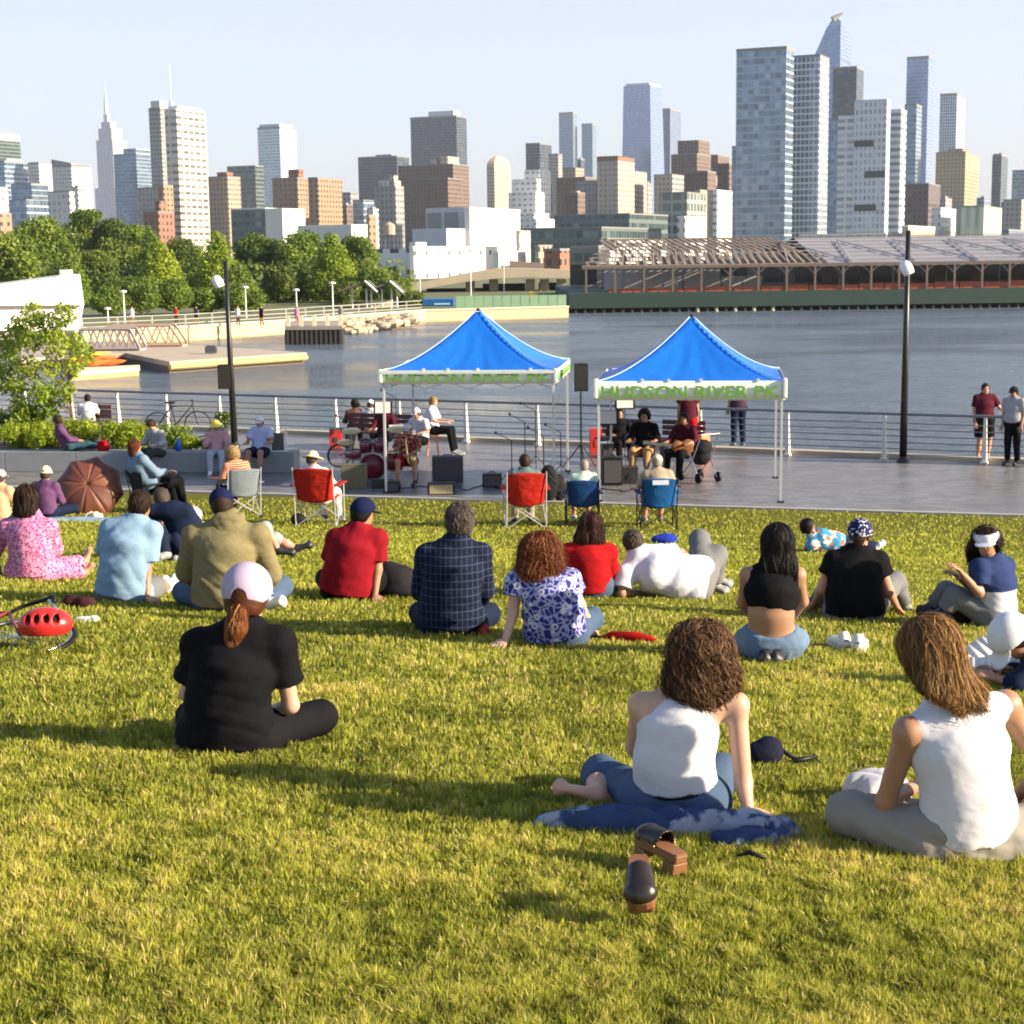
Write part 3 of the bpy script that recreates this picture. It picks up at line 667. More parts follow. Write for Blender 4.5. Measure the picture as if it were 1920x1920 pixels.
# -------- trees
def leafm(name, c0, c1, c2, trans=.3):
    if name in MATS: return MATS[name]
    m, nt, bs = newmat(name); at = nd(nt, 'Attribute', attribute_name='tint')
    c = ramp(nt, at.outputs['Fac'], [(0, c0), (.55, c1), (1, c2)]); setcol(nt, bs, c)
    bs.inputs['Roughness'].default_value = .5; bs.inputs['Specular IOR Level'].default_value = .3
    tr = nd(nt, 'BsdfTranslucent'); nt.links.new(c, tr.inputs[0]); mx = nd(nt, 'MixShader'); mx.inputs[0].default_value = trans
    nt.links.new(bs.outputs[0], mx.inputs[1]); nt.links.new(tr.outputs[0], mx.inputs[2]); nt.links.new(mx.outputs[0], nt.nodes['Material Output'].inputs[0])
    MATS[name] = m; return m
LEAF_D = leafm('leaf_dark', (.06, .095, .02), (.125, .18, .032), (.24, .27, .046), .42)
LEAF_M = leafm('leaf_mid', (.09, .14, .022), (.18, .26, .038), (.33, .38, .06), .42)
LEAF_B = leafm('leaf_bright', (.12, .19, .018), (.25, .34, .03), (.44, .48, .055), .4)
LEAF_Y = leafm('leaf_lime', (.12, .18, .012), (.26, .34, .022), (.42, .46, .05), .4)
BARK = flat('bark', (.13, .10, .07), .95, 0, .3, 4, .5, 8)
def leaves(centers, radii, n, size, seed, squash=.8, shape=None):
    r = np.random.default_rng(seed); cen = np.array(centers, float); rad = np.array(radii, float)
    w = rad ** 2; k = r.choice(len(cen), n, p=w / w.sum())
    d = r.normal(size=(n, 3)); d /= np.linalg.norm(d, axis=1)[:, None]
    rr = rad[k] * (1 - .55 * r.random(n) ** 2.2) * (1 + .10 * r.normal(size=n))
    P = cen[k] + d * rr[:, None] * np.array([1, 1, squash])
    nn = d * .7 + r.normal(size=(n, 3)) * .6 + np.array([0, 0, .25]); nn /= np.linalg.norm(nn, axis=1)[:, None]
    a = np.cross(nn, r.normal(size=(n, 3))); a /= np.linalg.norm(a, axis=1)[:, None]; c = np.cross(nn, a)
    s = size * (.6 + .8 * r.random(n))[:, None]
    V = np.stack([P - a * s, P - c * s * .55, P + a * s, P + c * s * .55], 1).reshape(-1, 3)
    F = np.arange(4 * n).reshape(n, 4)
    t = np.clip(.5 * r.random(len(cen))[k] + .5 * r.random(n), 0, 1)
    return V, F, np.repeat(t, 4)
def tree(name, label, base, h, w, mat, kind='broad', n=2600, leaf=.3, seed=0, group=None, trunk_f=.12, cat='tree'):
    r = random.Random(seed); t = thing(name, label, cat, base, group=group)
    cs, rs = [], []
    if kind == 'broad':
        for i in range(16):
            a = r.uniform(0, 6.28); q = r.uniform(.1, .62); zz = r.uniform(trunk_f + .12, .86); k = (1 - abs(zz - .55) * 1.1)
            cs.append((math.cos(a) * q * w * k, math.sin(a) * q * w * k, zz * h)); rs.append(r.uniform(.22, .38) * w)
        cs.append((0, 0, h * .8)); rs.append(w * .42); cs.append((0, 0, h * .5)); rs.append(w * .6)
    else:
        for i in range(18):
            zz = trunk_f * .6 + (1 - trunk_f * .6) * i / 18; k = (1 - zz) ** .8 * .75 + .08; a = i * 2.4 + r.random()
            cs.append((math.cos(a) * w * k * .55, math.sin(a) * w * k * .55, zz * h * .95)); rs.append(w * (k * .62 + .05))
    V, F, tt = leaves(cs, rs, n, leaf, seed + 5, .8 if kind == 'broad' else 1.15)
    V[:, 2] = np.minimum(np.maximum(V[:, 2], h * trunk_f * .35), h * 1.02)
    link('crown', np_mesh('crown', V, F, False, tt), mat, t)
    b = MB(); b.tube([(0, 0, -.1), (.01 * h, 0, h * trunk_f), (0, .01 * h, h * .6), (0, 0, h * .85)], [h * .028, h * .02, h * .012, h * .004], 7)
    for i in range(6):
        c = cs[r.randrange(len(cs))]; z0 = h * r.uniform(trunk_f * .9, .5); b.tube([(0, 0, z0), (c[0] * .5, c[1] * .5, (z0 + c[2]) / 2 + .03 * h), c], [h * .012, h * .008, h * .003], 5)
    b.build('trunk', BARK, t, True); return t
def px_tree(u, vt, vb, hw, D, mat, kind, label, name='tree', n=2600, seed=0, group='trees on the far bank', leaf=None):
    D = D * KD; base = at_y(u, 480, D); base.z = -1.3; top = at_y(u, vt, D).z; s = ray(u, 480).y * FPX / D
    w = hw / s * 1.38
    tree(name, label, base, top - base.z, w, mat, kind, n, leaf or max(.16, w * .048), seed, group)
TL = [  # u, top, halfwidth, D, mat, kind, label
 (22, 432, 56, 158, LEAF_M, 'broad', 'broad dark tree at the left edge, behind the white boathouse'),
 (78, 398, 56, 182, LEAF_M, 'broad', 'broad tree with rounded sunlit top above the white boathouse'),
 (128, 440, 40, 150, LEAF_M, 'cone', 'brighter narrow tree just above the boathouse roof tip'),
 (160, 378, 44, 190, LEAF_M, 'broad', 'tallest rounded tree, under the slanted roof tower'),
 (205, 402, 46, 182, LEAF_D, 'broad', 'rounded dark tree right of the tallest one'),
 (175, 470, 50, 160, LEAF_D, 'broad', 'dark shaded tree behind the small round lamp trees on the left'),
 (252, 410, 40, 186, LEAF_M, 'broad', 'rounded tree under the spired skyscraper'),
 (284, 418, 40, 165, LEAF_M, 'cone', 'bright pointed tree below the red brick building'),
 (300, 448, 46, 152, LEAF_B, 'cone', 'bright green conical tree in front, foremost of the pointed ones'),
 (335, 438, 40, 180, LEAF_D, 'broad', 'dark tree directly below the big white apartment tower'),
 (372, 452, 34, 158, LEAF_M, 'cone', 'pointed tree left of the tall poplar like one'),
 (410, 428, 44, 154, LEAF_B, 'cone', 'tall poplar shaped tree behind the left lamp post'),
 (445, 490, 40, 146, LEAF_M, 'cone', 'smaller pointed tree right of the left lamp post'),
 (480, 434, 46, 172, LEAF_D, 'broad', 'broad dark tree right of the left lamp post'),
 (520, 446, 34, 184, LEAF_D, 'broad', 'dark narrow crowned tree under the white box building'),
 (562, 430, 48, 170, LEAF_M, 'broad', 'broad olive green tree under the orange brick towers'),
 (530, 500, 46, 158, LEAF_D, 'broad', 'dark low crowned tree in the shade behind the promenade lamp'),
 (622, 432, 46, 158, LEAF_B, 'cone', 'bright conical tree left of the pavilion roofs'),
 (600, 462, 38, 180, LEAF_D, 'broad', 'dark tree half hidden behind the bright conical one'),
 (668, 440, 42, 172, LEAF_M, 'broad', 'rounded tree at the right end of the tall tree row'),
 (202, 538, 38, 124, LEAF_M, 'broad', 'small round tree beside the first white promenade lamp'),
 (262, 520, 42, 126, LEAF_M, 'broad', 'small bushy tree between the white promenade lamps'),
 (326, 524, 38, 128, LEAF_M, 'broad', 'small round tree below the foremost pointed tree'),
 (384, 540, 36, 130, LEAF_M, 'broad', 'small tree left of the left lamp post'),
 (450, 532, 42, 130, LEAF_M, 'broad', 'small spreading tree right of the left lamp post'),
 (700, 505, 44, 156, LEAF_M, 'broad', 'low spreading tree above the pavilion roofs'),
 (745, 520, 38, 152, LEAF_M, 'broad', 'low tree right of the pavilion roofs'),
 (770, 548, 24, 142, LEAF_D, 'broad', 'small dark tree left of the blue container'),
 (640, 528, 36, 150, LEAF_D, 'broad', 'dark shrub like tree behind the left pavilion roof'),
]
for i, (u, vt, hw, D, mt, kd, lb) in enumerate(TL): px_tree(u, vt, 590, hw, D, mt, kd, lb, n=12000 if hw > 40 else 7500, seed=i * 7 + 1)
# a far off hedge mass low behind the trunks
b_ = at_y(360, 480, 176)
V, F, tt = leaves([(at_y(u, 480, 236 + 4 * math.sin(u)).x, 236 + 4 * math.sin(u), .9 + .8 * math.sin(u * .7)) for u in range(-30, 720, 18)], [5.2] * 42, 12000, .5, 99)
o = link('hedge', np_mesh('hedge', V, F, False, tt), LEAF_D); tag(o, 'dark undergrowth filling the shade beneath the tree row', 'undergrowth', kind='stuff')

# -------- pavilion with two lifted roofs
PAV = flat('pavilion_roof', (.10, .09, .085), .7); WPOST = flat('white_post', (.70, .70, .66), .5)
def pavilion():
    D = 138 * KD; c = at_y(695, 480, D); c.z = -1.3; t = thing('pavilion', 'waterfront pavilion with two dark roofs slanting up like wings', 'pavilion', c)
    L = lambda u, v, d=0: Vector(at_y(u, v, D + d)) - c
    for (a, p, q) in (((634, 548), (684, 531), (708, 552)), ((690, 546), (731, 531), (756, 553))):
        A, P, Q = L(*a), L(*p), L(*q); b = MB(); dep = Vector((0, 7, 0)); up = Vector((0, 0, .22))
        for x, y in ((A, P), (P, Q)):
            b.face([x, y, y + up, x + up]); b.face([x + up, y + up, y + up + dep, x + up + dep]); b.face([y, x, x + dep, y + dep]); b.face([y + dep, x + dep, x + dep + up, y + dep + up])
        b.build('roof', PAV, t)
        b = MB(); b.tube([P + up * 1.3 - Vector((0, .1, 0)), Q + up * 1.3 - Vector((0, .1, 0))], .14, 5); b.build('roof_edge', WPOST, t)
        for u in (a[0] + 26, p[0] + 3, q[0] - 12):
            x = L(u, 545, 1); b = MB(); b.tube([(x.x, x.y, 0), (x.x, x.y, x.z + .25)], .11, 6); b.build('post', WPOST, t)
    b = MB(); x0, x1 = L(694, 563, 2), L(733, 563, 2); b.box(((x0.x + x1.x) / 2, x0.y + 1.5, x0.z / 2), (x1.x - x0.x, 3, x0.z)); b.build('kiosk', flat('kiosk_tan', (.62, .54, .40), .8), t)
pavilion()
# blue container
def container():
    p0, p1 = at_y(793, 586, 199), at_y(851, 560, 199); t = thing('shipping_container', 'blue container standing on the far seawall', 'container', ((p0.x + p1.x) / 2, 200.2, -1.3))
    w, h = p1.x - p0.x, p1.z + 1.3; BL = flat('container_blue', (.02, .16, .42), .5, 0, .15, 2)
    b = MB(); b.box((0, 0, h / 2), (w, 2.4, h)); b.build('body', BL, t)
    b = MB(); n = 18
    for i in range(n): b.box((-w / 2 + (i + .5) * w / n, -1.25, h / 2), (w / n * .45, .1, h * .86))
    b.build('corrugation', BL, t)
    b = MB(); b.box((w * .12, -1.32, h * .3), (w * .5, .04, h * .22)); b.build('panel', flat('container_pale', (.35, .55, .72), .6), t)
container()
# light green hoarding on a stone wall left of the shed
GREEN_L = flat('hoarding_green', (.26, .42, .26), .8, 0, .2, .6); GREEN_D = flat('pier_green', (.014, .040, .033), .7, 0, .25, .4)
def hoard():
    D = 133 * KD; a, c = at_y(853, 480, D), at_y(1062, 480, D); z0, z1 = at_y(900, 584, D).z, at_y(900, 555, D).z
    t = thing('hoarding', 'pale green plywood hoarding on top of the seawall', 'hoarding', ((a.x + c.x) / 2, D + .8, z0))
    w = c.x - a.x; n = 12
    for i in range(n): b = MB(); b.box((-w / 2 + (i + .5) * w / n, 0, (z1 - z0) / 2), (w / n - .06, .08, z1 - z0)); b.build('panel', GREEN_L, t)
hoard()
# -------- viaduct
CON2 = flat('viaduct_concrete', (.46, .39, .29), .9, 0, .2, .3)
def viaduct():
    D = 196 * KD; c = at_y(950, 480, D); c.z = -1.3; t = thing('viaduct', 'concrete road ramp on thick piers beside the shed', 'viaduct', c)
    pts = [(700, 552, 534), (790, 543, 530), (860, 530, 515), (930, 522, 503), (985, 520, 503), (1040, 521, 505), (1086, 522, 507)]
    b = MB()
    for (u0, b0, t0), (u1, b1, t1) in zip(pts, pts[1:]):
        A, B_, C_, E_ = (Vector(at_y(u0, b0, D)) - c, Vector(at_y(u1, b1, D)) - c, Vector(at_y(u1, t1, D)) - c, Vector(at_y(u0, t0, D)) - c); d = Vector((0, 11, 0))
        b.face([A, B_, C_, E_]); b.face([E_, C_, C_ + d, E_ + d]); b.face([B_, A, A + d, B_ + d]); b.face([B_ + d, A + d, E_ + d, C_ + d])
    b.face([B_, B_ + d, C_ + d, C_]); b.build('deck', CON2, t)
    for (ua, ub, va, nm) in ((800, 905, 541, 'underside_shade'), (905, 985, 532, 'underside_shade'), (1010, 1046, 530, 'underside_shade')):  # dark boxes added to stand in for the shade beneath the deck
        xa, xb = Vector(at_y(ua, va, D + 7)) - c, Vector(at_y(ub, va, D + 7)) - c; b = MB(); b.box(((xa.x + xb.x) / 2, 7, xa.z / 2), (xb.x - xa.x, .5, xa.z)); b.build(nm, flat('underside_shade_dark', (.055, .045, .04), .9, 0, .5, 1.2), t)
    b = MB(); A2 = Vector(at_y(955, 489, D + 14)) - c; B2 = Vector(at_y(1020, 494, D + 14)) - c
    b.face([A2, B2, B2 + Vector((0, 0, -1.2)), A2 + Vector((0, 0, -1.2))]); b.face([A2, A2 + Vector((0, 8, 0)), B2 + Vector((0, 8, 0)), B2]); b.build('upper_ramp', flat('ramp_brown', (.25, .19, .15), .9), t)
    for u in (880, 925, 995, 1022, 1054, 1080):
        x = Vector(at_y(u, 524, D)) - c; b = MB(); b.box((x.x, 5, x.z / 2), (1.5, 3, x.z - .06)); b.build('pier', CON2, t)
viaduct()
# -------- pier shed
def shed():
    D = 144 * KD; z_e = zq(494, D); z_d = zq(545, D)
    xl, xr = at_y(1066, 480, D).x, 120; x0 = at_y(1092, 480, D).x
    t = thing('pier_deck', 'long dark green pier deck standing on black piles', 'pier', (xl, D, WZ))
    b = MB(); b.box(((xr - xl) / 2, 30, (z_d + zq(573, D)) / 2 - WZ), (xr - xl, 60, z_d - zq(573, D))); b.build('deck', GREEN_D, t)
    PIL = flat('pile_dark', (.03, .027, .024), .9); LP = flat('pile_pale', (.52, .45, .32), .9); k = 0; x = .8
    while x < xr - xl and k < 96:
        b = MB(); b.tube([(x, .5, -.6), (x, .5, zq(573, D) - WZ - .01)], .26, 6); b.build('pile', LP if 14 < x < 26 and k % 2 else PIL, t, True); x += 1.15; k += 1
    b = MB(); b.box(((xr - xl) / 2, 6, .3), (xr - xl, .3, 1.2)); b.build('back_wall', DARKM, t)
    STEEL = flat('shed_steel', (.13, .10, .085), .8); LSTEEL = flat('shed_light_steel', (.40, .40, .41), .7)
    s = thing('pier_shed', 'open pier shed with bare trusses, brown roof on the left, grey on the right', 'shed', (x0, D + 2, z_d))
    W = xr - x0; he = z_e - z_d; Dr = 172 * KD; hr = zq(446, Dr) - z_d; dy = Dr - D - 2
    def roofpt(x, k): return (x, k * dy, he + (hr - he) * k)
    # brown corrugated roof with holes and debris
    m, nt, bs = newmat('rust_roof'); co = objco(nt); n = noise(nt, co, 1.6, 6, .75)
    setcol(nt, bs, ramp(nt, n, [(.35, (.07, .05, .045)), (.5, (.13, .095, .08)), (.62, (.22, .17, .14)), (.74, (.36, .30, .25))])); bs.inputs['Roughness'].default_value = .9
    xm = at_y(1545, 480, D).x - x0; xs = 5.5
    r = random.Random(4); b = MB(); nx, ny = 46, 7          # torn roof sheets left between bare rafters
    for i in range(nx):
        for k in range(ny):
            if r.random() < .42: continue
            x0_, x1_ = xs * k / ny + (xm - xs * k / ny) * i / nx, xs * k / ny + (xm - xs * k / ny) * (i + r.uniform(.6, 1.1)) / nx; b.face([roofpt(x0_, k / ny), roofpt(x1_, k / ny), roofpt(x1_, (k + .95) / ny), roofpt(x0_, (k + .95) / ny)])
    o = b.build('brown_roof', m, s); o['kind'] = 'stuff'; so = o.modifiers.new('th', 'SOLIDIFY'); so.thickness = .06
    for k in range(ny + 1): b = MB(); b.tube([roofpt(xs * k / ny, k / ny), roofpt(xm, k / ny)], .10, 4); b.build('purlin', flat('rafter_tan', (.28, .22, .17), .9), s)
    r = random.Random(4)
    for i in range(3, 30):
        x = 1 + i * (xm / 30); b = MB(); b.tube([roofpt(x, 0), roofpt(min(x + 1.6, xm), .5), roofpt(x + .3, 1)], .12, 4)
        b.tube([(x + .8, .1, he + .12), (x + 1.7, dy * .35, he + (hr - he) * .35 + .2)], .1, 4); b.build('rafter', flat('rafter_tan', (.28, .22, .17), .9), s)
    b = MB(); b.face([roofpt(xm, 0), roofpt(W, 0), roofpt(W, 1), roofpt(xm + 3, 1)]); b.face([roofpt(xm + 3, 1), roofpt(W, 1), (W, dy * 2, he), (xm, dy * 2, he)]); b.build('grey_roof', flat('roof_lilac', (.22, .215, .25), .8, 0, .35, .6), s)
    x = xm - 4; i = 0
    while x < W - 8:
        b = MB(); b.tube([(x, -.1, he + .2), (x + 3.9, dy * .8, he + (hr - he) * .8 + .25), (x + 7.8, -.1, he + .2)], .09, 4); b.build('truss', LSTEEL, s); x += 7.8
    for k in (.14, .28, .42, .56, .70, .84, 1.0): b = MB(); b.tube([(xm if k < .9 else xs, k * dy, he + (hr - he) * k + .12), (W, k * dy, he + (hr - he) * k + .12)], .07, 4); b.build('purlin', LSTEEL if k < .9 else STEEL, s)
    b = MB(); b.box((W / 2, -.2, he - .2), (W, .3, .35)); b.build('eave_beam', STEEL, s)
    # front posts and brackets, spacing 55 px
    u = 1100; k = 0
    while u < 2300:
        x = at_y(u, 480, D).x - x0; b = MB(); b.box((x, -.2, he / 2), (.26, .26, he)); b.build('post', STEEL, s)
        if u > 1350:
            x2 = at_y(u + 26, 480, D).x - x0
            b = MB(); b.tube([(x, .3, he * .62), (x + .8, .3, he * .86), (x2, .3, he - .25)], .09, 4); b.tube([(x, .3, he * .62), (x - .8, .3, he * .86), (2 * x - x2, .3, he - .25)], .09, 4); b.build('bracket', LSTEEL, s)
        if k % 2: b = MB(); b.box((x + 1.4, 9, he / 2), (.2, .2, he)); b.build('inner_post', LSTEEL, s)
        u += 55 - (u - 1100) * .004; k += 1
    # things inside
    for (u0, u1, v0, v1, col, nm) in ((1128, 1350, 500, 542, 'plain_lightgrey', 'a'), (1352, 1430, 517, 536, 'plain_lightgrey', 'b')):
        q0, q1 = at_y(u0, v1, D + 14), at_y(u1, v0, D + 14); b = MB(); b.box(((q0.x + q1.x) / 2 - x0, 12, (q1.z - z_d) / 2), (q1.x - q0.x, .3, q1.z - z_d)); b.build('inner_partition', F_('partition', (.48, .46, .45), (.2, .19, .2), 2.6, 6, .12, .5), s)
    b = MB(); b.box((W / 2, 40, he / 2), (W, .3, he)); b.build('back_wall', F_('shed_back', (.30, .27, .25), (.05, .05, .055), 5.5, 30, .72, .9), s)
    t2 = thing('barrier', 'long orange red plastic barrier along the pier deck inside the shed', 'barrier', (0, D + 4, z_d))
    ORG = flat('barrier_orange', (.40, .10, .055), .8, 0, .3, .8)
    n = 34; q0, q1 = at_y(1140, 480, D + 4).x, 118
    for i in range(n):
        x_ = q0 + (i + .5) * (q1 - q0) / n; h = (.45 + .75 * i / n) * (1 + .1 * math.sin(i * 2)); b = MB(); b.box((x_, 0, h / 2), ((q1 - q0) / n - .12, .5, h)); b.build('panel', ORG, t2)
shed()
# small yellow digger near the viaduct
def digger():
    p = at_y(1000, 548, 211); t = thing('digger', 'tiny yellow digger working beside the viaduct piers', 'digger', (p.x, 211, -1.3)); z = .9
    t.scale = (.5, .5, .5); YE = flat('digger_yellow', (.75, .50, .03), .5)
    b = MB(); b.box((0, 0, z + .5), (2.0, 1.4, .8)); b.box((-.4, 0, z + 1.3), (.9, 1.2, .9)); b.build('cab', YE, t)
    b = MB(); b.tube([(.8, 0, z + .8), (1.8, 0, z + 2.0), (2.7, 0, z + .6)], .16, 5); b.build('arm', YE, t)
    b = MB(); b.box((0, -.5, .45), (2.3, .4, .9)); b.box((0, .5, .45), (2.3, .4, .9)); b.build('track', DARKM, t)
digger()

# -------- white boathouse at the left
def boathouse():
    D = 92 * KD; c = at_y(60, 480, D); c.z = WZ + .3; t = thing('boathouse', 'white waterside building with a raised slanting upper storey at the left edge', 'building', c)
    L = lambda u, v, d=0: Vector(at_y(u, v, D + d + (u + 160) * .05)) - c
    def hull(nm, px, dep, mat, d0=0):
        P = [L(u, v, d0) for u, v in px]; Q = [p + Vector((-dep * .34, dep, 0)) for p in P]; b = MB(); b.face(P)
        for i in range(len(P)): j = (i + 1) % len(P); b.face([P[j], P[i], Q[i], Q[j]])
        b.face(Q[::-1]); b.build(nm, mat, t)
    hull('upper_storey', [(-160, 575), (158, 572), (150, 514), (-160, 556)], 11, PLAINW)
    hull('lower_storey', [(-160, 618), (146, 618), (152, 600), (157, 573), (-160, 576)], 9, flat('boathouse_shade', (.50, .47, .52), .8), 1.2)  # lilac grey puts the shade under the overhang into the colour
    hull('white_band', [(-160, 620), (150, 620), (153, 602), (-160, 600)], .6, PLAINW, .5)
    hull('gangway_floor', [(-160, 640), (170, 634), (170, 622), (-160, 622)], 8, flat('dock_grey', (.30, .27, .26), .9), .3)
    b = MB(); p = L(124, 512, 3); b.box((p.x, p.y, p.z), (.9, .9, .6)); b.build('roof_vent', PLAINW, t)
    # faded green lettering marks on the wall
    for i, (u, v, w, h) in enumerate(((50, 556, 3, 7), (62, 552, 5, 4), (74, 551, 8, 4), (86, 549, 8, 4), (98, 547, 8, 5), (109, 546, 6, 4))):
        b = MB(); p = L(u, v); b.box((p.x, p.y - .04, p.z), (w / 22, .04, h / 22)); b.build('faded_mark', flat('faded_green', (.50, .62, .40), .8), t)
boathouse()
# floating dock
DECKM = flat('dock_planks', (.44, .36, .28), .85, 0, .15, .8); DARKW = flat('dock_side', (.12, .10, .09), .9); TAN = flat('dock_fender', (.50, .38, .17), .9, 0, .25, 1)
def dock():
    z = WZ + .75; P = [at_z(u, v, z) for u, v in ((40, 672), (160, 664), (235, 662), (318, 678), (575, 661), (345, 646), (200, 640), (40, 645))]
    c = Vector((P[3].x, P[3].y, WZ)); t = thing('floating_dock', 'wide timber floating dock pointing right into the water', 'dock', c)
    pl = [(p.x - c.x, p.y - c.y) for p in P]
    b = MB(); b.prism(pl, .45, .75); b.build('deck', DECKM, t)
    b = MB(); b.prism(inset(pl, .985), -.4, .44); b.build('float', DARKW, t)
    b = MB(); d = Vector((0, -.12, 0)); b.tube([(pl[3][0], pl[3][1] - .1, .42), (pl[4][0], pl[4][1] - .1, .42)], .2, 6); b.build('fender', TAN, t)
dock()
p = at_z(396, 662, WZ + .8); t = thing('mooring_bollard', 'small dark box on the floating dock', 'box', p); b = MB(); b.box((0, 0, .22), (.75, .5, .42)); b.box((0, 0, .46), (.6, .4, .1)); b.build('body', DARKM, t)
def dock2():
    z = WZ + .45; P = [at_z(u, v, z) for u, v in ((130, 700), (262, 690), (262, 684), (130, 690))]
    c = P[0]; c = Vector((c.x, c.y, WZ)); t = thing('low_dock', 'low white and yellow edged kayak dock beside the orange kayaks', 'dock', c); pl = [(p.x - c.x, p.y - c.y) for p in P]
    b = MB(); b.prism(pl, .3, .45); b.build('deck', flat('dock_cream', (.75, .68, .50), .8), t); b = MB(); b.prism(inset(pl, .97), -.3, .29); b.build('float', TAN, t)
dock2()
def kayak(u, v, rz, colr, label):
    p = at_z(u, v, WZ + .45); t = thing('kayak', label, 'kayak', p, rz, 'kayaks on the low dock')
    b = MB(); prof = [(-1.5, .02), (-1.2, .16), (-.5, .30), (0, .33), (.5, .30), (1.2, .16), (1.5, .02)]
    for (x0, r0), (x1, r1) in zip(prof, prof[1:]):
        ring = lambda x, r_: [(x, r_ * math.cos(a), .25 + .22 * (r_ / .33) * math.sin(a) + .12 * (abs(x) / 1.5) ** 2) for a in [k * math.pi / 4 for k in range(8)]]
        A, B_ = ring(x0, r0), ring(x1, r1)
        for k in range(8): b.face([A[k], B_[k], B_[(k + 1) % 8], A[(k + 1) % 8]])
    b.build('hull', colr, t, True); b = MB(); b.lathe((0, 0, .45), [(.2, 0), (.24, .04), (.18, .05)], 10); b.build('cockpit', DARKM, t)
ORK = flat('kayak_orange', (.85, .20, .03), .4); YK = flat('kayak_yellow', (.80, .50, .08), .4)
kayak(168, 688, .1, ORK, 'orange kayak nearest the water on the low dock'); kayak(196, 687, -.2, ORK, 'orange kayak at the right end of the low dock')
kayak(180, 681, .05, ORK, 'orange kayak behind the other two on the low dock'); kayak(168, 672, .4, YK, 'yellow kayak upturned at the back beside the bush')
# gangways
def gangway(ua, ub, vt, vb, D, colr, label, slope=0):
    D = D * KD
    a, c2 = at_y(ua, vb, D), at_y(ub, vb, D); z0 = a.z; z1 = at_y(ua, vt, D).z; w = c2.x - a.x
    t = thing('gangway', label, 'gangway', (a.x, D, z0), group='gangways down to the dock'); h = z1 - z0
    for y in (0, 2.0):
        b = MB(); b.tube([(0, y, h), (w * .84, y, h - slope)], .1, 5); b.tube([(w * .84, y, h - slope), (w, y, 0)], .1, 5); b.tube([(0, y, 0), (w, y, 0)], .1, 5)
        n = 8
        for i in range(n):
            x0, x1 = w * .9 * i / n, w * .9 * (i + 1) / n; b.tube([(x0, y, 0 if i % 2 else h), (min(x1, w * .84), y, h if i % 2 else 0)], .07, 4)
        b.build('side_truss', colr, t)
    b = MB(); b.box((w / 2, 1, -.1), (w, 2, .12)); b.build('walkway', DECKM, t)
gangway(152, 262, 618, 655, 78, flat('truss_grey', (.28, .24, .24), .7), 'grey truss gangway in front, ending at the dock corner')
gangway(200, 342, 612, 648, 86, flat('truss_brown', (.34, .24, .18), .7), 'brown truss gangway behind the grey one')
# riprap and old pile cluster
m, nt, bs = newmat('boulder'); co = objco(nt); setcol(nt, bs, mix(nt, noise(nt, co, 2, 4), (.38, .30, .20), (.66, .54, .38))); bs.inputs['Roughness'].default_value = .95
def boulder_mesh(seed):
    r = np.random.default_rng(seed); b = MB(); b.lathe((0, 0, 0), [(.02, -.4), (.42, -.3), (.55, 0), (.45, .3), (.02, .42)], 7); V = np.array(b.v); V += r.normal(size=V.shape) * .06
    b.v = [tuple(x) for x in V]; return b.mesh('boulder')
BM = [boulder_mesh(s) for s in range(4)]
for x in BM: x.materials.append(m)
r = random.Random(3); PB = bpy.data
for i in range(64):
    u = r.uniform(642, 784); k = (u - 642) / 142; v = r.uniform(606, 626 - 16 * k * .9 - r.random() * 3); q = at_z(u, v, WZ + .2); q.z = WZ + r.uniform(.0, .25) + max(0, (622 - v)) * .05
    o = bpy.data.objects.new('boulder', BM[i % 4]); COL.objects.link(o); o.location = q; s_ = r.uniform(.7, 1.5); o.scale = (s_ * 1.2, s_, s_ * .8); o.rotation_euler = (0, 0, r.random() * 6)
    tag(o, 'pale boulder heaped at the foot of the far seawall', 'boulder', 'boulders heaped at the foot of the far seawall')
def stump():
    z = WZ + 1.5; P = [at_z(u, v, z) for u, v in ((534, 612), (642, 611), (642, 600), (534, 602))]; c = Vector((P[0].x, P[0].y, WZ)); t = thing('old_pier', 'short black timber pier stump sticking out from the far seawall', 'pier', c); pl = [(p.x - c.x, p.y - c.y) for p in P]
    b = MB(); b.prism(pl, 1.2, 1.5); b.build('deck', flat('stump_deck', (.33, .28, .24), .9), t)
    for i in range(12):
        k = (i + .5) / 12; x, y = pl[0][0] + (pl[1][0] - pl[0][0]) * k, pl[0][1] + (pl[1][1] - pl[0][1]) * k; b = MB(); b.tube([(x, y + .3, -.8), (x, y + .3, 1.19)], .28, 7); b.build('pile', flat('pile_dark', (.05, .045, .04), .9), t)
    b = MB(); b.box(((pl[0][0] + pl[1][0]) / 2, pl[0][1] + 1.6, .3), (pl[1][0] - pl[0][0] - .4, .4, 1.7)); b.build('fender_wall', DARKM, t)
    for i in range(5): b = MB(); k = i / 4; x = pl[0][0] + (pl[1][0] - pl[0][0]) * (k * .9 + .05); b.box((x, pl[0][1] + .3, 1.95), (.3, .3, .9)); b.build('post', flat('kiosk_tan', (.62, .54, .40), .8), t)
stump()
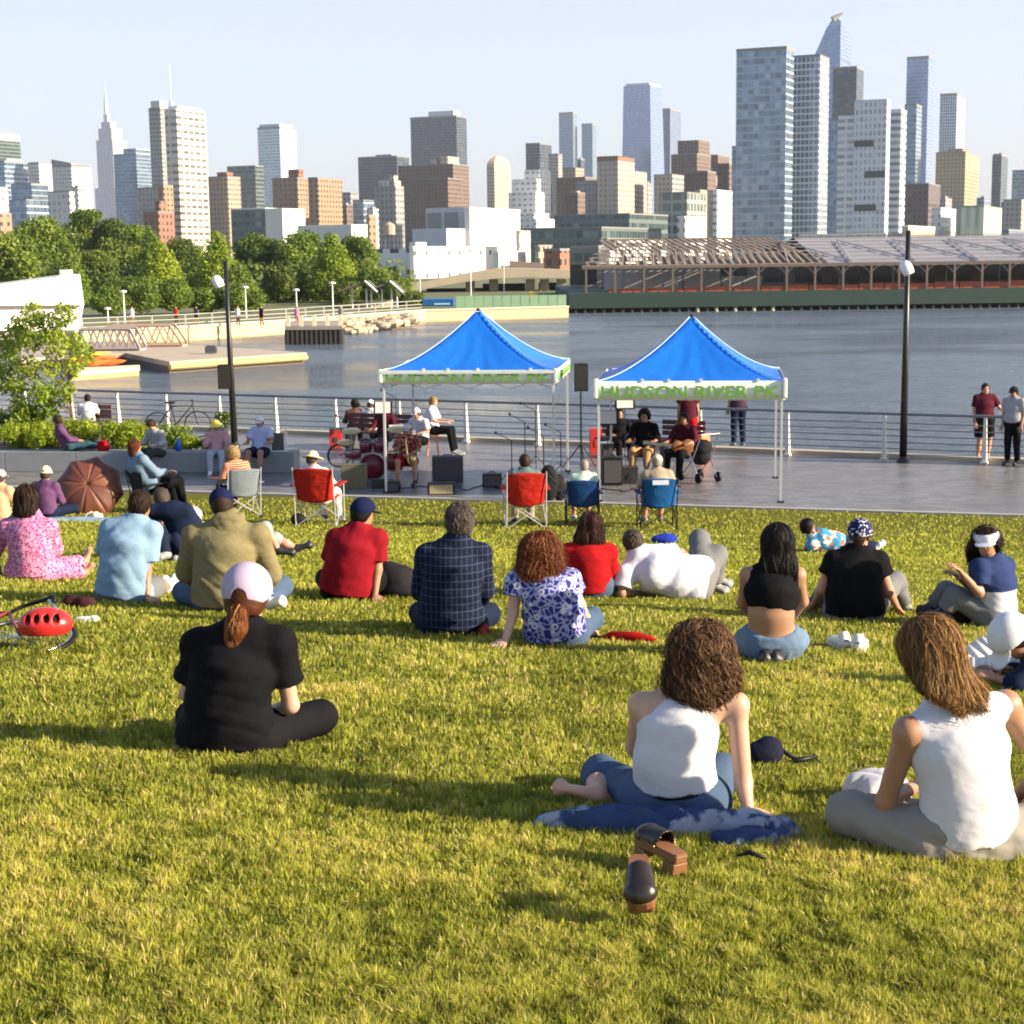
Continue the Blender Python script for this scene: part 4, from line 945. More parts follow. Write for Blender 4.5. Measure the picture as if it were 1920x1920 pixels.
# far white lamps
for i, (u, v0, v1, D, lb) in enumerate(((203, 580, 606, 112, 'short white promenade lamp, first from the left on the far bank'), (234, 548, 606, 112, 'taller white promenade lamp beside the gangway trusses'),
      (557, 545, 604, 118, 'white lamp post standing above the black pier stump'), (625, 532, 604, 118, 'white post left of the pavilion'), (462, 540, 606, 118, 'white lamp post right of the left black lamp post'),
      (788, 505, 560, 150, 'thin pale lamp mast above the blue container'), (945, 470, 545, 170, 'thin lamp mast in front of the viaduct'), (883, 470, 556, 150, 'thin lamp mast left of the viaduct piers'))):
    D = D * KD; a, c2 = at_y(u, v0, D), at_y(u, v1, D); a.z = a.z; t = thing('lamp_post', lb, 'lamp post', (c2.x, D, -1.3), group='lamps on the far bank'); h = a.z + 1.3
    b = MB(); b.tube([(0, 0, 0), (0, 0, h)], [.10, .06], 6); b.build('pole', WPOST, t); b = MB(); b.lathe((0, 0, h), [(.05, -.05), (.34, 0), (.3, .16), (.03, .22)], 8); b.build('lamp_head', WPOST, t)
# ---------------------------------------------------------------- figures: smooth implicit bodies and clothes
V3 = lambda *a: np.array(a, float)
def unit(v):
    v = np.asarray(v, float); n = np.linalg.norm(v); return v / n if n > 1e-9 else V3(0, 0, 1)
def cone(a, b, ra, rb, k=.03, flat=0): return ('cone', np.asarray(a, float), np.asarray(b, float), ra, rb, k, flat)
def ell(c, ax, rad, k=.03): return ('ell', np.asarray(c, float), np.array([unit(x) for x in ax]), np.asarray(rad, float), k)
def ecn(a, b, lat, r0, r1, k=.05, flat=0): return ('ecn', np.asarray(a, float), np.asarray(b, float), unit(lat), r0, r1, k, flat)
def p_eval(p, P, off):
    if p[0] == 'cone':
        _, a, b, ra, rb, k, fl = p; ab = b - a; L2 = max(ab @ ab, 1e-9); r = P - a; t0 = (r @ ab) / L2; t = np.clip(t0, 0, 1)
        d = np.linalg.norm(r - t[..., None] * ab, axis=-1) - (ra + (rb - ra) * t) - off
        L = math.sqrt(L2)
        if fl & 1: d = np.maximum(d, (t0 - 1) * L)
        if fl & 2: d = np.maximum(d, -t0 * L)
        return d
    if p[0] == 'ell':
        _, c, ax, rad, k = p; rr = rad + off; q = (P - c) @ ax.T; k0 = np.linalg.norm(q / rr, axis=-1); k1 = np.linalg.norm(q / (rr * rr), axis=-1)
        return k0 * (k0 - 1) / np.maximum(k1, 1e-6)
    _, a, b, lat, r0, r1, k, fl = p; ab = b - a; L2 = max(ab @ ab, 1e-9); L = math.sqrt(L2); r = P - a; t0 = (r @ ab) / L2; t = np.clip(t0, 0, 1)
    rel = r - t[..., None] * ab; ax = ab / L; la = unit(lat - ax * (lat @ ax)); dp = np.cross(ax, la)
    A = r0[0] + (r1[0] - r0[0]) * t + off; B = r0[1] + (r1[1] - r0[1]) * t + off; m_ = np.minimum(A, B)
    u, w, s = rel @ la, rel @ dp, rel @ ax
    q0 = np.sqrt((u / A) ** 2 + (w / B) ** 2 + (s / m_) ** 2); q1 = np.sqrt((u / A ** 2) ** 2 + (w / B ** 2) ** 2 + (s / m_ ** 2) ** 2)
    d = q0 * (q0 - 1) / np.maximum(q1, 1e-6)
    if fl & 1: d = np.maximum(d, (t0 - 1) * L)
    if fl & 2: d = np.maximum(d, -t0 * L)
    return d
def p_bb(p):
    if p[0] == 'cone': r = max(p[3], p[4]); return np.minimum(p[1], p[2]) - r, np.maximum(p[1], p[2]) + r
    if p[0] == 'ell': r = p[3].max(); return p[1] - r, p[1] + r
    r = max(*p[4], *p[5]); return np.minimum(p[1], p[2]) - r, np.maximum(p[1], p[2]) + r
def smin(a, b, k):
    h = np.maximum(k - np.abs(a - b), 0) / k; return np.minimum(a, b) - h * h * k * .25
def field(prims, h, off=0.0, cuts=(), subs=(), wr=None, seed=0):
    lo = np.min([p_bb(p)[0] for p in prims], 0) - off - 3 * h - .02; hi = np.max([p_bb(p)[1] for p in prims], 0) + off + 3 * h + .02
    n = np.ceil((hi - lo) / h).astype(int) + 1; F = np.full(n, .2, np.float32)
    ax = [lo[i] + h * np.arange(n[i]) for i in range(3)]
    def subgrid(a, b):
        i0 = np.maximum(((a - lo) / h).astype(int) - 1, 0); i1 = np.minimum(((b - lo) / h).astype(int) + 2, n)
        sl = tuple(slice(i0[i], i1[i]) for i in range(3)); P = np.stack(np.meshgrid(*[ax[i][sl[i]] for i in range(3)], indexing='ij'), -1); return sl, P
    for p in prims:
        a, b = p_bb(p); mg = off + .06 + 2 * h; sl, P = subgrid(a - mg, b + mg); k = p[6] if p[0] == 'ecn' else (p[5] if p[0] == 'cone' else p[4])
        F[sl] = smin(F[sl], p_eval(p, P, off), k)
    if wr:
        P = np.stack(np.meshgrid(*ax, indexing='ij'), -1); F += wr * folds(P, seed)
    for p in subs:
        a, b = p_bb(p); sl, P = subgrid(a - .03, b + .03); F[sl] = np.maximum(F[sl], -p_eval(p, P, 0))
    if cuts:
        P = np.stack(np.meshgrid(*ax, indexing='ij'), -1)
        for c in cuts: F = np.maximum(F, c(P))
    return F, lo
def folds(P, seed):
    r = np.random.default_rng(seed); out = 0; x, y, z = P[..., 0], P[..., 1], P[..., 2]
    wx = .03 * np.sin(9 * z + 5 * x + seed) + .02 * np.sin(17 * y + 8 * z)
    for i in range(5):
        d = unit(r.normal(size=3) * V3(1, .6, 1.7)); f = r.uniform(22, 60); sn = np.sin(f * (d[0] * (x + wx) + d[1] * y + d[2] * (z + wx * 1.5)) + r.uniform(0, 6)); out = out + (1 - 1.9 * np.abs(sn) ** .8 if i % 2 else sn) * (38 / f) * .42
    return out * (.6 + .4 * np.sin(6 * z + 7 * x + seed))
def snets(F, lo, h):
    n = np.array(F.shape); c = n - 1; acc = np.zeros((*c, 3), np.float32); cnt = np.zeros(c, np.int16)
    S = F < 0; cr = []
    for a in range(3):
        s0 = [slice(None)] * 3; s1 = [slice(None)] * 3; s0[a] = slice(0, -1); s1[a] = slice(1, None)
        X = S[tuple(s0)] != S[tuple(s1)]; cr.append(X); I = np.argwhere(X)
        A = F[tuple(s0)][X]; B = F[tuple(s1)][X]; t = A / (A - B); pos = I.astype(np.float32); pos[:, a] += t
        o = [i for i in range(3) if i != a]
        for d0 in (0, 1):
            for d1 in (0, 1):
                J = I.copy(); J[:, o[0]] -= d0; J[:, o[1]] -= d1
                ok = ((J >= 0) & (J < c)).all(1); J = J[ok]; np.add.at(acc, tuple(J.T), pos[ok]); np.add.at(cnt, tuple(J.T), 1)
    act = cnt > 0; vid = np.full(c, -1, np.int64); vid[act] = np.arange(act.sum()); V = acc[act] / cnt[act][:, None] * h + lo
    Fs = []
    for a in range(3):
        I = np.argwhere(cr[a]); o = [(a + 1) % 3, (a + 2) % 3]; ok = (I[:, o[0]] > 0) & (I[:, o[1]] > 0) & (I[:, o[0]] < c[o[0]]) & (I[:, o[1]] < c[o[1]]); I = I[ok]
        if not len(I): continue
        def g(d0, d1): J = I.copy(); J[:, o[0]] -= d0; J[:, o[1]] -= d1; return vid[tuple(J.T)]
        Q = np.stack([g(1, 1), g(0, 1), g(0, 0), g(1, 0)], -1); ins = S[tuple(I.T)]; Q[~ins] = Q[~ins][:, ::-1]; Fs.append(Q)
    return V, np.concatenate(Fs)
def sdf_obj(name, prims, h, mat, parent, org, off=0.0, cuts=(), subs=(), wr=None, seed=0, extra=()):
    F, lo = field(prims, h, off, cuts, subs, wr, seed); V, Q = snets(F, lo, h)
    for (V2, Q2) in extra: Q = np.concatenate([Q, Q2 + len(V)]); V = np.concatenate([V, V2])
    o = link(name, np_mesh(name, V - org, Q, True), mat, parent); return o, F, lo, V

def hand(w, d, nrm, side, s=1.0, curl=.35, spread=.12, h=.0045):
    """palm, four unequal bent fingers and a thumb; d = pointing direction, nrm = back of the hand"""
    d = unit(d); nrm = unit(nrm - d * (nrm @ d)); lat = np.cross(d, nrm) * side; P = []
    pc = w + d * .05 * s
    P.append(ecn(w + d * .005, w + d * .085 * s, lat, (.027 * s, .019 * s), (.041 * s, .014 * s), .015))
    for i, (o, L) in enumerate(((-.031, .060), (-.0105, .074), (.0105, .080), (.031, .070))):
        b = w + d * (.088 - abs(i - 1.6) * .004) * s + lat * o * s; f0 = unit(d + lat * spread * (i - 1.5) - nrm * curl * .4); f1 = unit(d + lat * spread * (i - 1.5) - nrm * curl * 1.3)
        m_ = b + f0 * L * .5 * s; P.append(cone(b - f0 * .012, m_, .0095 * s, .0085 * s, .006)); P.append(cone(m_, m_ + f1 * L * .5 * s, .0085 * s, .0065 * s, .004))
    tb = w + d * .025 * s + lat * .030 * s; t1 = tb + unit(d * .75 + lat * .75 - nrm * .2) * .045 * s; P.append(cone(tb, t1, .014 * s, .0105 * s, .010)); P.append(cone(t1, t1 + unit(d + lat * .25 - nrm * curl * .6) * .032 * s, .0105 * s, .008 * s, .004))
    F, lo = field(P, h); return snets(F, lo, h)

SKIN = {}
def skin(tone):
    c = {'light': (.48, .29, .205), 'fair': (.52, .33, .245), 'tan': (.34, .19, .12), 'olive': (.30, .18, .11), 'brown': (.14, .08, .05), 'pink': (.48, .25, .18)}[tone]
    if tone not in SKIN:
        m, nt, bs = newmat('skin_' + tone); co = objco(nt); n = noise(nt, co, 14, 4)
        setcol(nt, bs, mix(nt, n, tuple(x * .9 for x in c), (c[0] * 1.06, c[1] * 1.0, c[2] * .98))); bs.inputs['Roughness'].default_value = .5
        bs.inputs['Subsurface Weight'].default_value = .12; bs.inputs['Subsurface Scale'].default_value = .01; bs.inputs['Subsurface Radius'].default_value = (1, .35, .2)
        SKIN[tone] = m
    return SKIN[tone]
def hairmat(name, c0, c1, c2, rough=.42):
    if name in MATS: return MATS[name]
    m, nt, bs = newmat(name); at = nd(nt, 'Attribute', attribute_name='tint'); c = ramp(nt, at.outputs['Fac'], [(0, c0), (.6, c1), (1, c2)]); setcol(nt, bs, c); bump(nt, bs, noise(nt, objco(nt), 130, 3), .5, .012)
    bs.inputs['Roughness'].default_value = rough + .08; bs.inputs['Specular IOR Level'].default_value = .28
    tr = nd(nt, 'BsdfTranslucent'); nt.links.new(c, tr.inputs[0]); mx = nd(nt, 'MixShader'); mx.inputs[0].default_value = .38
    nt.links.new(bs.outputs[0], mx.inputs[1]); nt.links.new(tr.outputs[0], mx.inputs[2]); nt.links.new(mx.outputs[0], nt.nodes['Material Output'].inputs[0])
    MATS[name] = m; return m
H_BLACK = hairmat('hair_black', (.006, .005, .006), (.014, .011, .011), (.03, .024, .022))
H_DARK = hairmat('hair_darkbrown', (.018, .010, .007), (.045, .024, .015), (.11, .06, .035))
H_BROWN = hairmat('hair_brown', (.035, .018, .010), (.135, .068, .032), (.42, .23, .11))
H_GREY = hairmat('hair_greybrown', (.07, .055, .045), (.15, .12, .10), (.34, .30, .26))
H_WHITE = hairmat('hair_white', (.35, .33, .30), (.5, .48, .45), (.7, .68, .64))
H_RED = hairmat('hair_red', (.08, .020, .008), (.21, .060, .018), (.46, .17, .05))
H_AUB = hairmat('hair_auburn', (.10, .030, .012), (.26, .09, .03), (.55, .26, .09))
H_GOLD = hairmat('hair_golden', (.085, .045, .020), (.27, .14, .048), (.62, .36, .11))
H_BLOND = hairmat('hair_blond', (.36, .23, .10), (.62, .44, .20), (.85, .68, .38))
H_WINE = hairmat('hair_wine', (.025, .009, .007), (.075, .026, .018), (.19, .075, .045))

def strands(name, F, lo, h, crown, n, width, mat, parent, org, zmin, seed=0, step=.018, steps=22, curl=0.0, lift=.004, topbias=.5, amp_rand=.3, roots=None, cfreq=(90, 150), bases=None):
    r = np.random.default_rng(seed); G = np.stack(np.gradient(F, h), -1)
    def samp(A, P):
        q = (P - lo) / h; i = np.clip(q.astype(int), 0, np.array(F.shape) - 2); f = q - i; out = 0
        for dx in (0, 1):
            for dy in (0, 1):
                for dz in (0, 1):
                    w = (f[:, 0] if dx else 1 - f[:, 0]) * (f[:, 1] if dy else 1 - f[:, 1]) * (f[:, 2] if dz else 1 - f[:, 2])
                    v = A[i[:, 0] + dx, i[:, 1] + dy, i[:, 2] + dz]; out = out + (v * w if v.ndim == 1 else v * w[:, None])
        return out
    V = roots; zt = V[:, 2].max(); wgt = np.clip((V[:, 2] - zmin) / (zt - zmin), 0, 1) ** (topbias * 2) + .02
    P = V[r.choice(len(V), n, p=wgt / wgt.sum())].astype(float) + r.normal(size=(n, 3)) * .004
    pts = []; nr = []; L = lift * (.15 + .9 * r.random(n) + .35 * r.exponential(size=n)); jit = r.normal(size=(n, 3)) * .26
    for s_ in range(steps):
        g = samp(G, P); g /= np.maximum(np.linalg.norm(g, axis=1), 1e-6)[:, None]; d = samp(F, P)
        P = P - g * (d - L)[:, None] * .8; pts.append(P.copy()); nr.append(g)
        away = P - crown; away /= np.maximum(np.linalg.norm(away, axis=1), 1e-6)[:, None]; k = np.clip((P[:, 2] - crown[2] + .12) / .12, 0, 1)[:, None]
        t = away * k * .9 + V3(0, 0, -1) * (1.15 - .5 * k) + jit; t = t - g * (t * g).sum(1)[:, None] * .93; t /= np.maximum(np.linalg.norm(t, axis=1), 1e-6)[:, None]
        P = P + t * step
    A = np.stack(pts, 1); N = np.stack(nr, 1)
    T = np.gradient(A, axis=1); T /= np.maximum(np.linalg.norm(T, axis=2), 1e-6)[..., None]; Bn = np.cross(T, N); Bn /= np.maximum(np.linalg.norm(Bn, axis=2), 1e-6)[..., None]
    if curl:
        ph = r.random(n)[:, None] * 6.28 + np.arange(steps)[None] * step * r.uniform(*cfreq, n)[:, None]; am = curl * (.5 + r.random(n))[:, None] * np.linspace(.35, 1, steps)[None]
        A = A + Bn * (np.cos(ph) * am)[..., None] + N * ((np.sin(ph) * .8 + .3) * am)[..., None]
        T = np.gradient(A, axis=1); T /= np.maximum(np.linalg.norm(T, axis=2), 1e-6)[..., None]
    tw = r.normal(size=n)[:, None, None] * .5; side = Bn + N * tw; side -= T * (side * T).sum(2)[..., None]; side /= np.maximum(np.linalg.norm(side, axis=2), 1e-6)[..., None]
    wv = width * (.6 + .8 * r.random(n))[:, None] * (1 - np.linspace(0, 1, steps)[None] ** 3 * .85)
    A_, B_ = A - side * wv[..., None] / 2, A + side * wv[..., None] / 2; VV = np.stack([A_, B_], 2).reshape(-1, 3)
    base = (np.arange(n)[:, None] * steps * 2); j = np.arange(steps - 1)[None] * 2; a = (base + j)
    alive = (A[:, :-1, 2] > zmin + r.normal(size=(n, 1)) * .02) & (A[:, 1:, 2] < zt + .05)
    alive = np.logical_and.accumulate(alive, axis=1)
    Q = np.stack([a, a + 1, a + 3, a + 2], -1)[alive]
    tt = np.repeat(np.clip(r.normal(.42, .28, n), 0, 1), steps * 2)
    return link(name, np_mesh(name, VV - org, Q, False, tt), mat, parent)

# poses in metres, facing +Y; l / r are the left and right of the picture when the back is turned to us
def sym(d):
    o = dict(d)
    for k, v in d.items():
        if k[-1] == 'l' and k[:-1] + 'r' not in d and k in ('sl', 'el', 'wl', 'hl', 'kl', 'al', 'tl'): o[k[:-1] + 'r'] = (-v[0], v[1], v[2])
    return o
UP_ = dict(pe=(0, 0, .13), sp=(0, -.03, .29), ch=(0, -.02, .43), ne=(0, .02, .585), hd=(0, .05, .735), sl=(-.175, .01, .535), el=(-.24, .08, .29), wl=(-.12, .27, .24), hl=(-.09, .03, .11))
POSES = {
 'cross': sym(dict(UP_, kl=(-.36, .30, .13), al=(.10, .36, .07), tl=(.24, .34, .05))),
 'knees': sym(dict(UP_, kl=(-.16, .40, .44), al=(-.14, .58, .07), tl=(-.15, .74, .035), wl=(-.10, .42, .40), el=(-.24, .16, .32))),
 'out': sym(dict(UP_, kl=(-.11, .44, .13), al=(-.13, .84, .06), tl=(-.15, .90, .17))),
 'chair': sym(dict(pe=(0, 0, .47), sp=(0, -.07, .62), ch=(0, -.08, .77), ne=(0, -.04, .93), hd=(0, -.01, 1.08), sl=(-.175, -.05, .88), el=(-.26, .05, .66), wl=(-.24, .27, .66), hl=(-.09, .03, .45), kl=(-.13, .45, .48), al=(-.13, .52, .08), tl=(-.14, .68, .04))),
 'stand': sym(dict(pe=(0, 0, .95), sp=(0, -.01, 1.10), ch=(0, 0, 1.25), ne=(0, -.01, 1.43), hd=(0, .02, 1.575), sl=(-.18, 0, 1.37), el=(-.22, -.02, 1.10), wl=(-.22, .08, .87), hl=(-.09, 0, .91), kl=(-.10, .02, .50), al=(-.11, -.02, .09), tl=(-.12, .15, .04))),
 'kneel': sym(dict(UP_, pe=(0, 0, .22), sp=(0, -.03, .37), ch=(0, -.02, .50), ne=(0, .02, .66), hd=(0, .05, .81), sl=(-.175, .01, .61), el=(-.23, .10, .36), wl=(-.10, .25, .33), hl=(-.09, .03, .20), kl=(-.14, .42, .08), al=(-.10, -.02, .07), tl=(-.08, -.14, .05))),
}
def person(label, at, pose='cross', head=0.0, s=1.0, j=None, px=None, tone='light', top=None, bottom=None, hair=None, hat=None, shoes=None, face=0.0, nod=0.0, w=1.0, h=.011,
           hands=True, group=None, lift=0.0, z=None, hd_s=1.0, eyes=None, bust=0, hdir=None, collar=True, lean=None, extra_parts=()):
    base = at_g(*at) if z is None else at_z(*at, z); base = Vector((base.x, base.y, base.z + lift)); org = np.array(base)
    a = R(head); ca, sa = math.cos(a), math.sin(a); rot = lambda v: V3(v[0] * ca - v[1] * sa, v[0] * sa + v[1] * ca, v[2])
    J = dict(POSES[pose]); J.update(j or {})
    if lean:
        for k in ('sp', 'ch', 'ne', 'hd', 'sl', 'sr', 'el', 'er', 'wl', 'wr'):
            if k in (j or {}): continue
            v = J[k]; f = max(0, v[2] - J['pe'][2]); J[k] = (v[0] + lean[0] * f, v[1] + lean[1] * f, v[2] - .3 * f * (lean[0] ** 2 + lean[1] ** 2))
    W = {k: org + rot(np.array(v) * s) for k, v in J.items()}
    for k, v in (px or {}).items(): W[k] = np.array(at_y(v[0], v[1], base.y + v[2]))
    for k, r_ in dict(wl=.045, wr=.045, al=.05, ar=.05, tl=.03, tr=.03, kl=.07, kr=.07, el=.05, er=.05).items():
        if z is None: W[k][2] = max(W[k][2], float(gz(W[k][0], W[k][1])) + r_)
    fwd = rot(V3(math.sin(-R(face)), math.cos(R(face)), 0)) if True else None
    q = W; t = thing('person', label, 'person', base, 0, group); sk = skin(tone)
    up = unit(q['ne'] - q['ch']); latS = unit(q['sr'] - q['sl']); latH = unit(q['hr'] - q['hl']); latM = unit(latS + latH); ms = (q['sl'] + q['sr']) / 2
    hup = unit(V3(0, 0, 1) * .8 + unit(q['hd'] - q['ne']) * .5 ); fw = unit(fwd - hup * (fwd @ hup)); fw = unit(fw * math.cos(R(nod)) - hup * math.sin(R(nod))); hup = unit(hup - fw * (hup @ fw)); hl_ = np.cross(fw, hup)
    S = s * w
    torso = [ecn(q['pe'], q['sp'], latH, (.165 * S, .118 * S), (.138 * S, .103 * S), .06), ecn(q['sp'], q['ch'], latM, (.138 * S, .103 * S), (.158 * S, .112 * S), .06),
             ecn(q['ch'], ms, latS, (.158 * S, .112 * S), (.115 * S, .072 * S), .06)]
    gird = [cone(ms, q['sl'], .062 * S, .056 * S, .05), cone(ms, q['sr'], .062 * S, .056 * S, .05), cone(q['ne'] + up * .02 * s, (q['sl'] + ms) / 2, .048 * S, .052 * S, .05), cone(q['ne'] + up * .02 * s, (q['sr'] + ms) / 2, .048 * S, .052 * S, .05)]
    if bust:
        bf = np.cross(up, latS); bf = bf if bf @ rot(V3(0, 1, 0)) > 0 else -bf
        torso += [ell(q['ch'] + bf * .085 * S + latS * o * .075 * S, (latS, bf, up), (.062 * s, .055 * s, .06 * s), .04) for o in (-1, 1)]
    arm = lambda A, B, C: [cone(q[A], q[B], .050 * S, .040 * S, .03), cone(q[B], q[C], .040 * S, .027 * s, .02)]
    leg = lambda A, B, C: [cone(q[A], q[B], .088 * S, .060 * S, .04), cone(q[B], (q[B] + q[C]) / 2 + .0, .058 * S, .054 * S, .03), cone((q[B] + q[C]) / 2, q[C], .054 * S, .036 * s, .03)]
    butt = [ell(q['hl'] - V3(0, 0, .0), (V3(1, 0, 0), V3(0, 1, 0), V3(0, 0, 1)), (.10 * S, .11 * S, .095 * S), .06), ell(q['hr'], (V3(1, 0, 0), V3(0, 1, 0), V3(0, 0, 1)), (.10 * S, .11 * S, .095 * S), .06)]
    hs = s * hd_s; HC_ = q['hd']
    headp = [ell(HC_ + hup * .018 * hs - fw * .008 * hs, (hl_, fw, hup), (.075 * hs, .094 * hs, .092 * hs), .03), ell(HC_ - hup * .055 * hs + fw * .022 * hs, (hl_, fw, hup), (.056 * hs, .062 * hs, .060 * hs), .04),
             cone(HC_ + fw * .088 * hs + hup * .005 * hs, HC_ + fw * .104 * hs - hup * .022 * hs, .008 * hs, .013 * hs, .012), cone(HC_ - fw * .02 * hs - hup * .05 * hs, q['ne'] - up * .02 * s, .052 * s * (w + 1) / 2, .060 * s * (w + 1) / 2, .03),
             ell(HC_ - hup * .062 * hs + fw * .078 * hs, (hl_, fw, hup), (.026 * hs, .012 * hs, .012 * hs), .01)]
    for o in (-1, 1): headp.append(ell(HC_ + hl_ * o * .076 * hs - hup * .008 * hs - fw * .012 * hs, (hl_, fw, hup), (.008 * hs, .018 * hs, .030 * hs), .008))
    def foot(A, T): 
        d = unit(q[T] - q[A]); n_ = unit(np.cross(d, np.cross(V3(0, 0, 1), d) + 1e-6)); m_ = (q[A] + q[T]) / 2
        return [cone(q[A], q[A] - d * .035 * s - V3(0, 0, .015) * s, .034 * s, .033 * s, .02), ell(q[T] + d * .005, (d, n_, np.cross(d, n_)), (.030 * s, .042 * s, .016 * s), .02), ecn(q[A] + d * .0, q[T], np.cross(V3(0, 0, 1), d), (.032 * s, .034 * s), (.040 * s, .020 * s), .03)]
    ftl, ftr = foot('al', 'tl'), foot('ar', 'tr')
    body = torso + gird + arm('sl', 'el', 'wl') + arm('sr', 'er', 'wr') + leg('hl', 'kl', 'al') + leg('hr', 'kr', 'ar') + butt + headp + ftl + ftr
    hx = []
    if hands:
        hd_ = hdir or {}
        for sd, E, Wr in ((1, 'el', 'wl'), (-1, 'er', 'wr')):
            sp_ = hd_.get(Wr, {}); d = np.asarray(sp_['d'], float) if 'd' in sp_ else unit(q[Wr] - q[E]); nn = np.asarray(sp_.get('n', (0, -.25, 1)), float)
            if abs(unit(nn) @ unit(d)) > .93: nn = V3(0, -1, .2)
            hx.append(hand(q[Wr], d, nn, sd * sp_.get('side', 1), s, sp_.get('curl', .5), sp_.get('spread', .1), max(.0045, h * .42)))
    eyesub = [ell(HC_ + fw * .088 * hs + hup * .012 * hs + hl_ * o * .030 * hs, (hl_, fw, hup), (.014 * hs, .010 * hs, .009 * hs), .01) for o in (-1, 1)]
    sdf_obj('body', body, h, sk, t, org, -.004, subs=eyesub, extra=hx)
    if eyes:
        b = MB()
        if eyes == 'glasses':
            for o in (-1, 1): b.lathe(HC_ + fw * .094 * hs + hup * .012 * hs + hl_ * o * .031 * hs - org, [(.002, .004), (.022 * hs, .001), (.024 * hs, -.004)], 10, Matrix((tuple(hl_), tuple(hup), tuple(fw))).transposed())
            b.tube([HC_ + hl_ * -.076 * hs + hup * .014 * hs - org, HC_ + fw * .09 * hs + hl_ * -.055 * hs + hup * .016 * hs - org, HC_ + fw * .09 * hs + hl_ * .055 * hs + hup * .016 * hs - org, HC_ + hl_ * .076 * hs + hup * .014 * hs - org], .003, 5)
            b.build('sunglasses', flat('lens_black', (.015, .015, .018), .15), t, True)
        else:
            for o in (-1, 1): b.lathe(HC_ + fw * .080 * hs + hup * .012 * hs + hl_ * o * .030 * hs - org, [(.001, .011), (.006, .010), (.010, .004), (.011, 0)], 10, Matrix((tuple(hl_), tuple(hup), tuple(fw))).transposed())
            b.build('eyes', flat('eye_dark', (.05, .035, .03), .2), t, True)
    # ------- clothes
    if top:
        f = top.get('sleeve', .5); of = top.get('off', .014) * s; hem = top.get('hem', 0.0); fl = top.get('fl', 1.0)
        a0 = q['pe'] + (q['sp'] - q['pe']) * hem
        if top.get('crop'): tp = [ecn(q['sp'] + (q['ch'] - q['sp']) * .05, q['ch'], latM, (.140 * S, .106 * S), (.158 * S, .112 * S), .05, 2)]
        else: tp = [ecn(a0 if hem > 0 else q['pe'] - up * .03, q['sp'], latH, (.168 * S * fl, .125 * S * fl), (.142 * S * fl, .108 * S * fl), .06, 2), ecn(q['sp'], q['ch'], latM, (.140 * S * fl, .106 * S * fl), (.158 * S, .112 * S), .06)]
        if top.get('vest'): tp += [torso[2], cone(ms, q['sl'] * .8 + ms * .2, .052 * S, .046 * S, .04), cone(ms, q['sr'] * .8 + ms * .2, .052 * S, .046 * S, .04), cone(q['ne'] + up * .01 * s, (q['sl'] + ms) / 2, .040 * S, .046 * S, .04), cone(q['ne'] + up * .01 * s, (q['sr'] + ms) / 2, .040 * S, .046 * S, .04)]
        elif f > 0: tp += [torso[2]] + gird
        else: mid_ = q['ch'] + (ms - q['ch']) * .45; tp += [ecn(q['ch'], mid_, latS, (.154 * S, .112 * S), (.126 * S, .102 * S), .03), ecn(mid_, ms + up * .01 * s, latS, (.126 * S, .102 * S), (.092 * S, .078 * S), .03)] + [cone(mid_ + latS * o * .06 * S, ms + latS * o * .072 * S + up * .036 * s, .040 * S, .036 * S, .02) for o in (-1, 1)]
        if bust: tp += torso[3:]
        if not top.get('crop') and hem <= .3 : tp += [ell(q['pe'] + up * .05, (latH, np.cross(latH, up), up), (.165 * S * fl, .125 * S * fl, .11 * S), .05)]
        for A, B, C in (('sl', 'el', 'wl'), ('sr', 'er', 'wr')):
            if f <= 0 or top.get('vest'): continue
            e = q[A] + (q[B] - q[A]) * min(f, 1); k = .012 if f <= 1 else .004
            tp.append(cone(q[A], e, .052 * S, (.052 - .010 * min(f, 1)) * S + k, .03, 1 if f <= 1 else 0))
            if f > 1: tp.append(cone(q[B], q[B] + (q[C] - q[B]) * (f - 1), .044 * S, .034 * s, .02, 1))
        hcut = []
        if top.get('crop'): a0 = q['sp'] + (q['ch'] - q['sp']) * .22
        if top.get('crop') or hem > 0: hn = unit(q['sp'] - q['pe']) if not top.get('crop') else up; hcut = [lambda P: -((P - a0) @ hn) + .004 * np.sin(P[..., 0] * 60)]
        subs = [cone(q['ne'] - up * .01, q['ne'] + unit(HC_ - q['ne']) * .2, .060 * S if collar else .075 * S, .07 * S)]
        if f <= 0: subs = [cone(ms + up * .035 * s, ms + up * .3, .050 * S, .10 * S)]
        o_, *_r = sdf_obj(top.get('name', 'shirt'), tp, h, top['c'], t, org, of, subs=subs, cuts=hcut, wr=top.get('wr', .0035), seed=int(abs(at[0])))
        if h < .012 and 0 < f < 1 and not top.get('vest'):      # stitched sleeve hems
            for A, B in (('sl', 'el'), ('sr', 'er')):
                e = q[A] + (q[B] - q[A]) * f; dx = unit(q[B] - q[A]); u1 = unit(np.cross(dx, V3(.3, .2, 1))); u2 = np.cross(dx, u1); rr = (.052 - .010 * f) * S + .012 + of
                b = MB(); b.tube([e - dx * .008 + (u1 * math.cos(a_) + u2 * math.sin(a_)) * rr - org for a_ in np.linspace(0, 2 * math.pi, 21)], .0045, 5, False); b.build('sleeve_hem', top['c'], t, True)
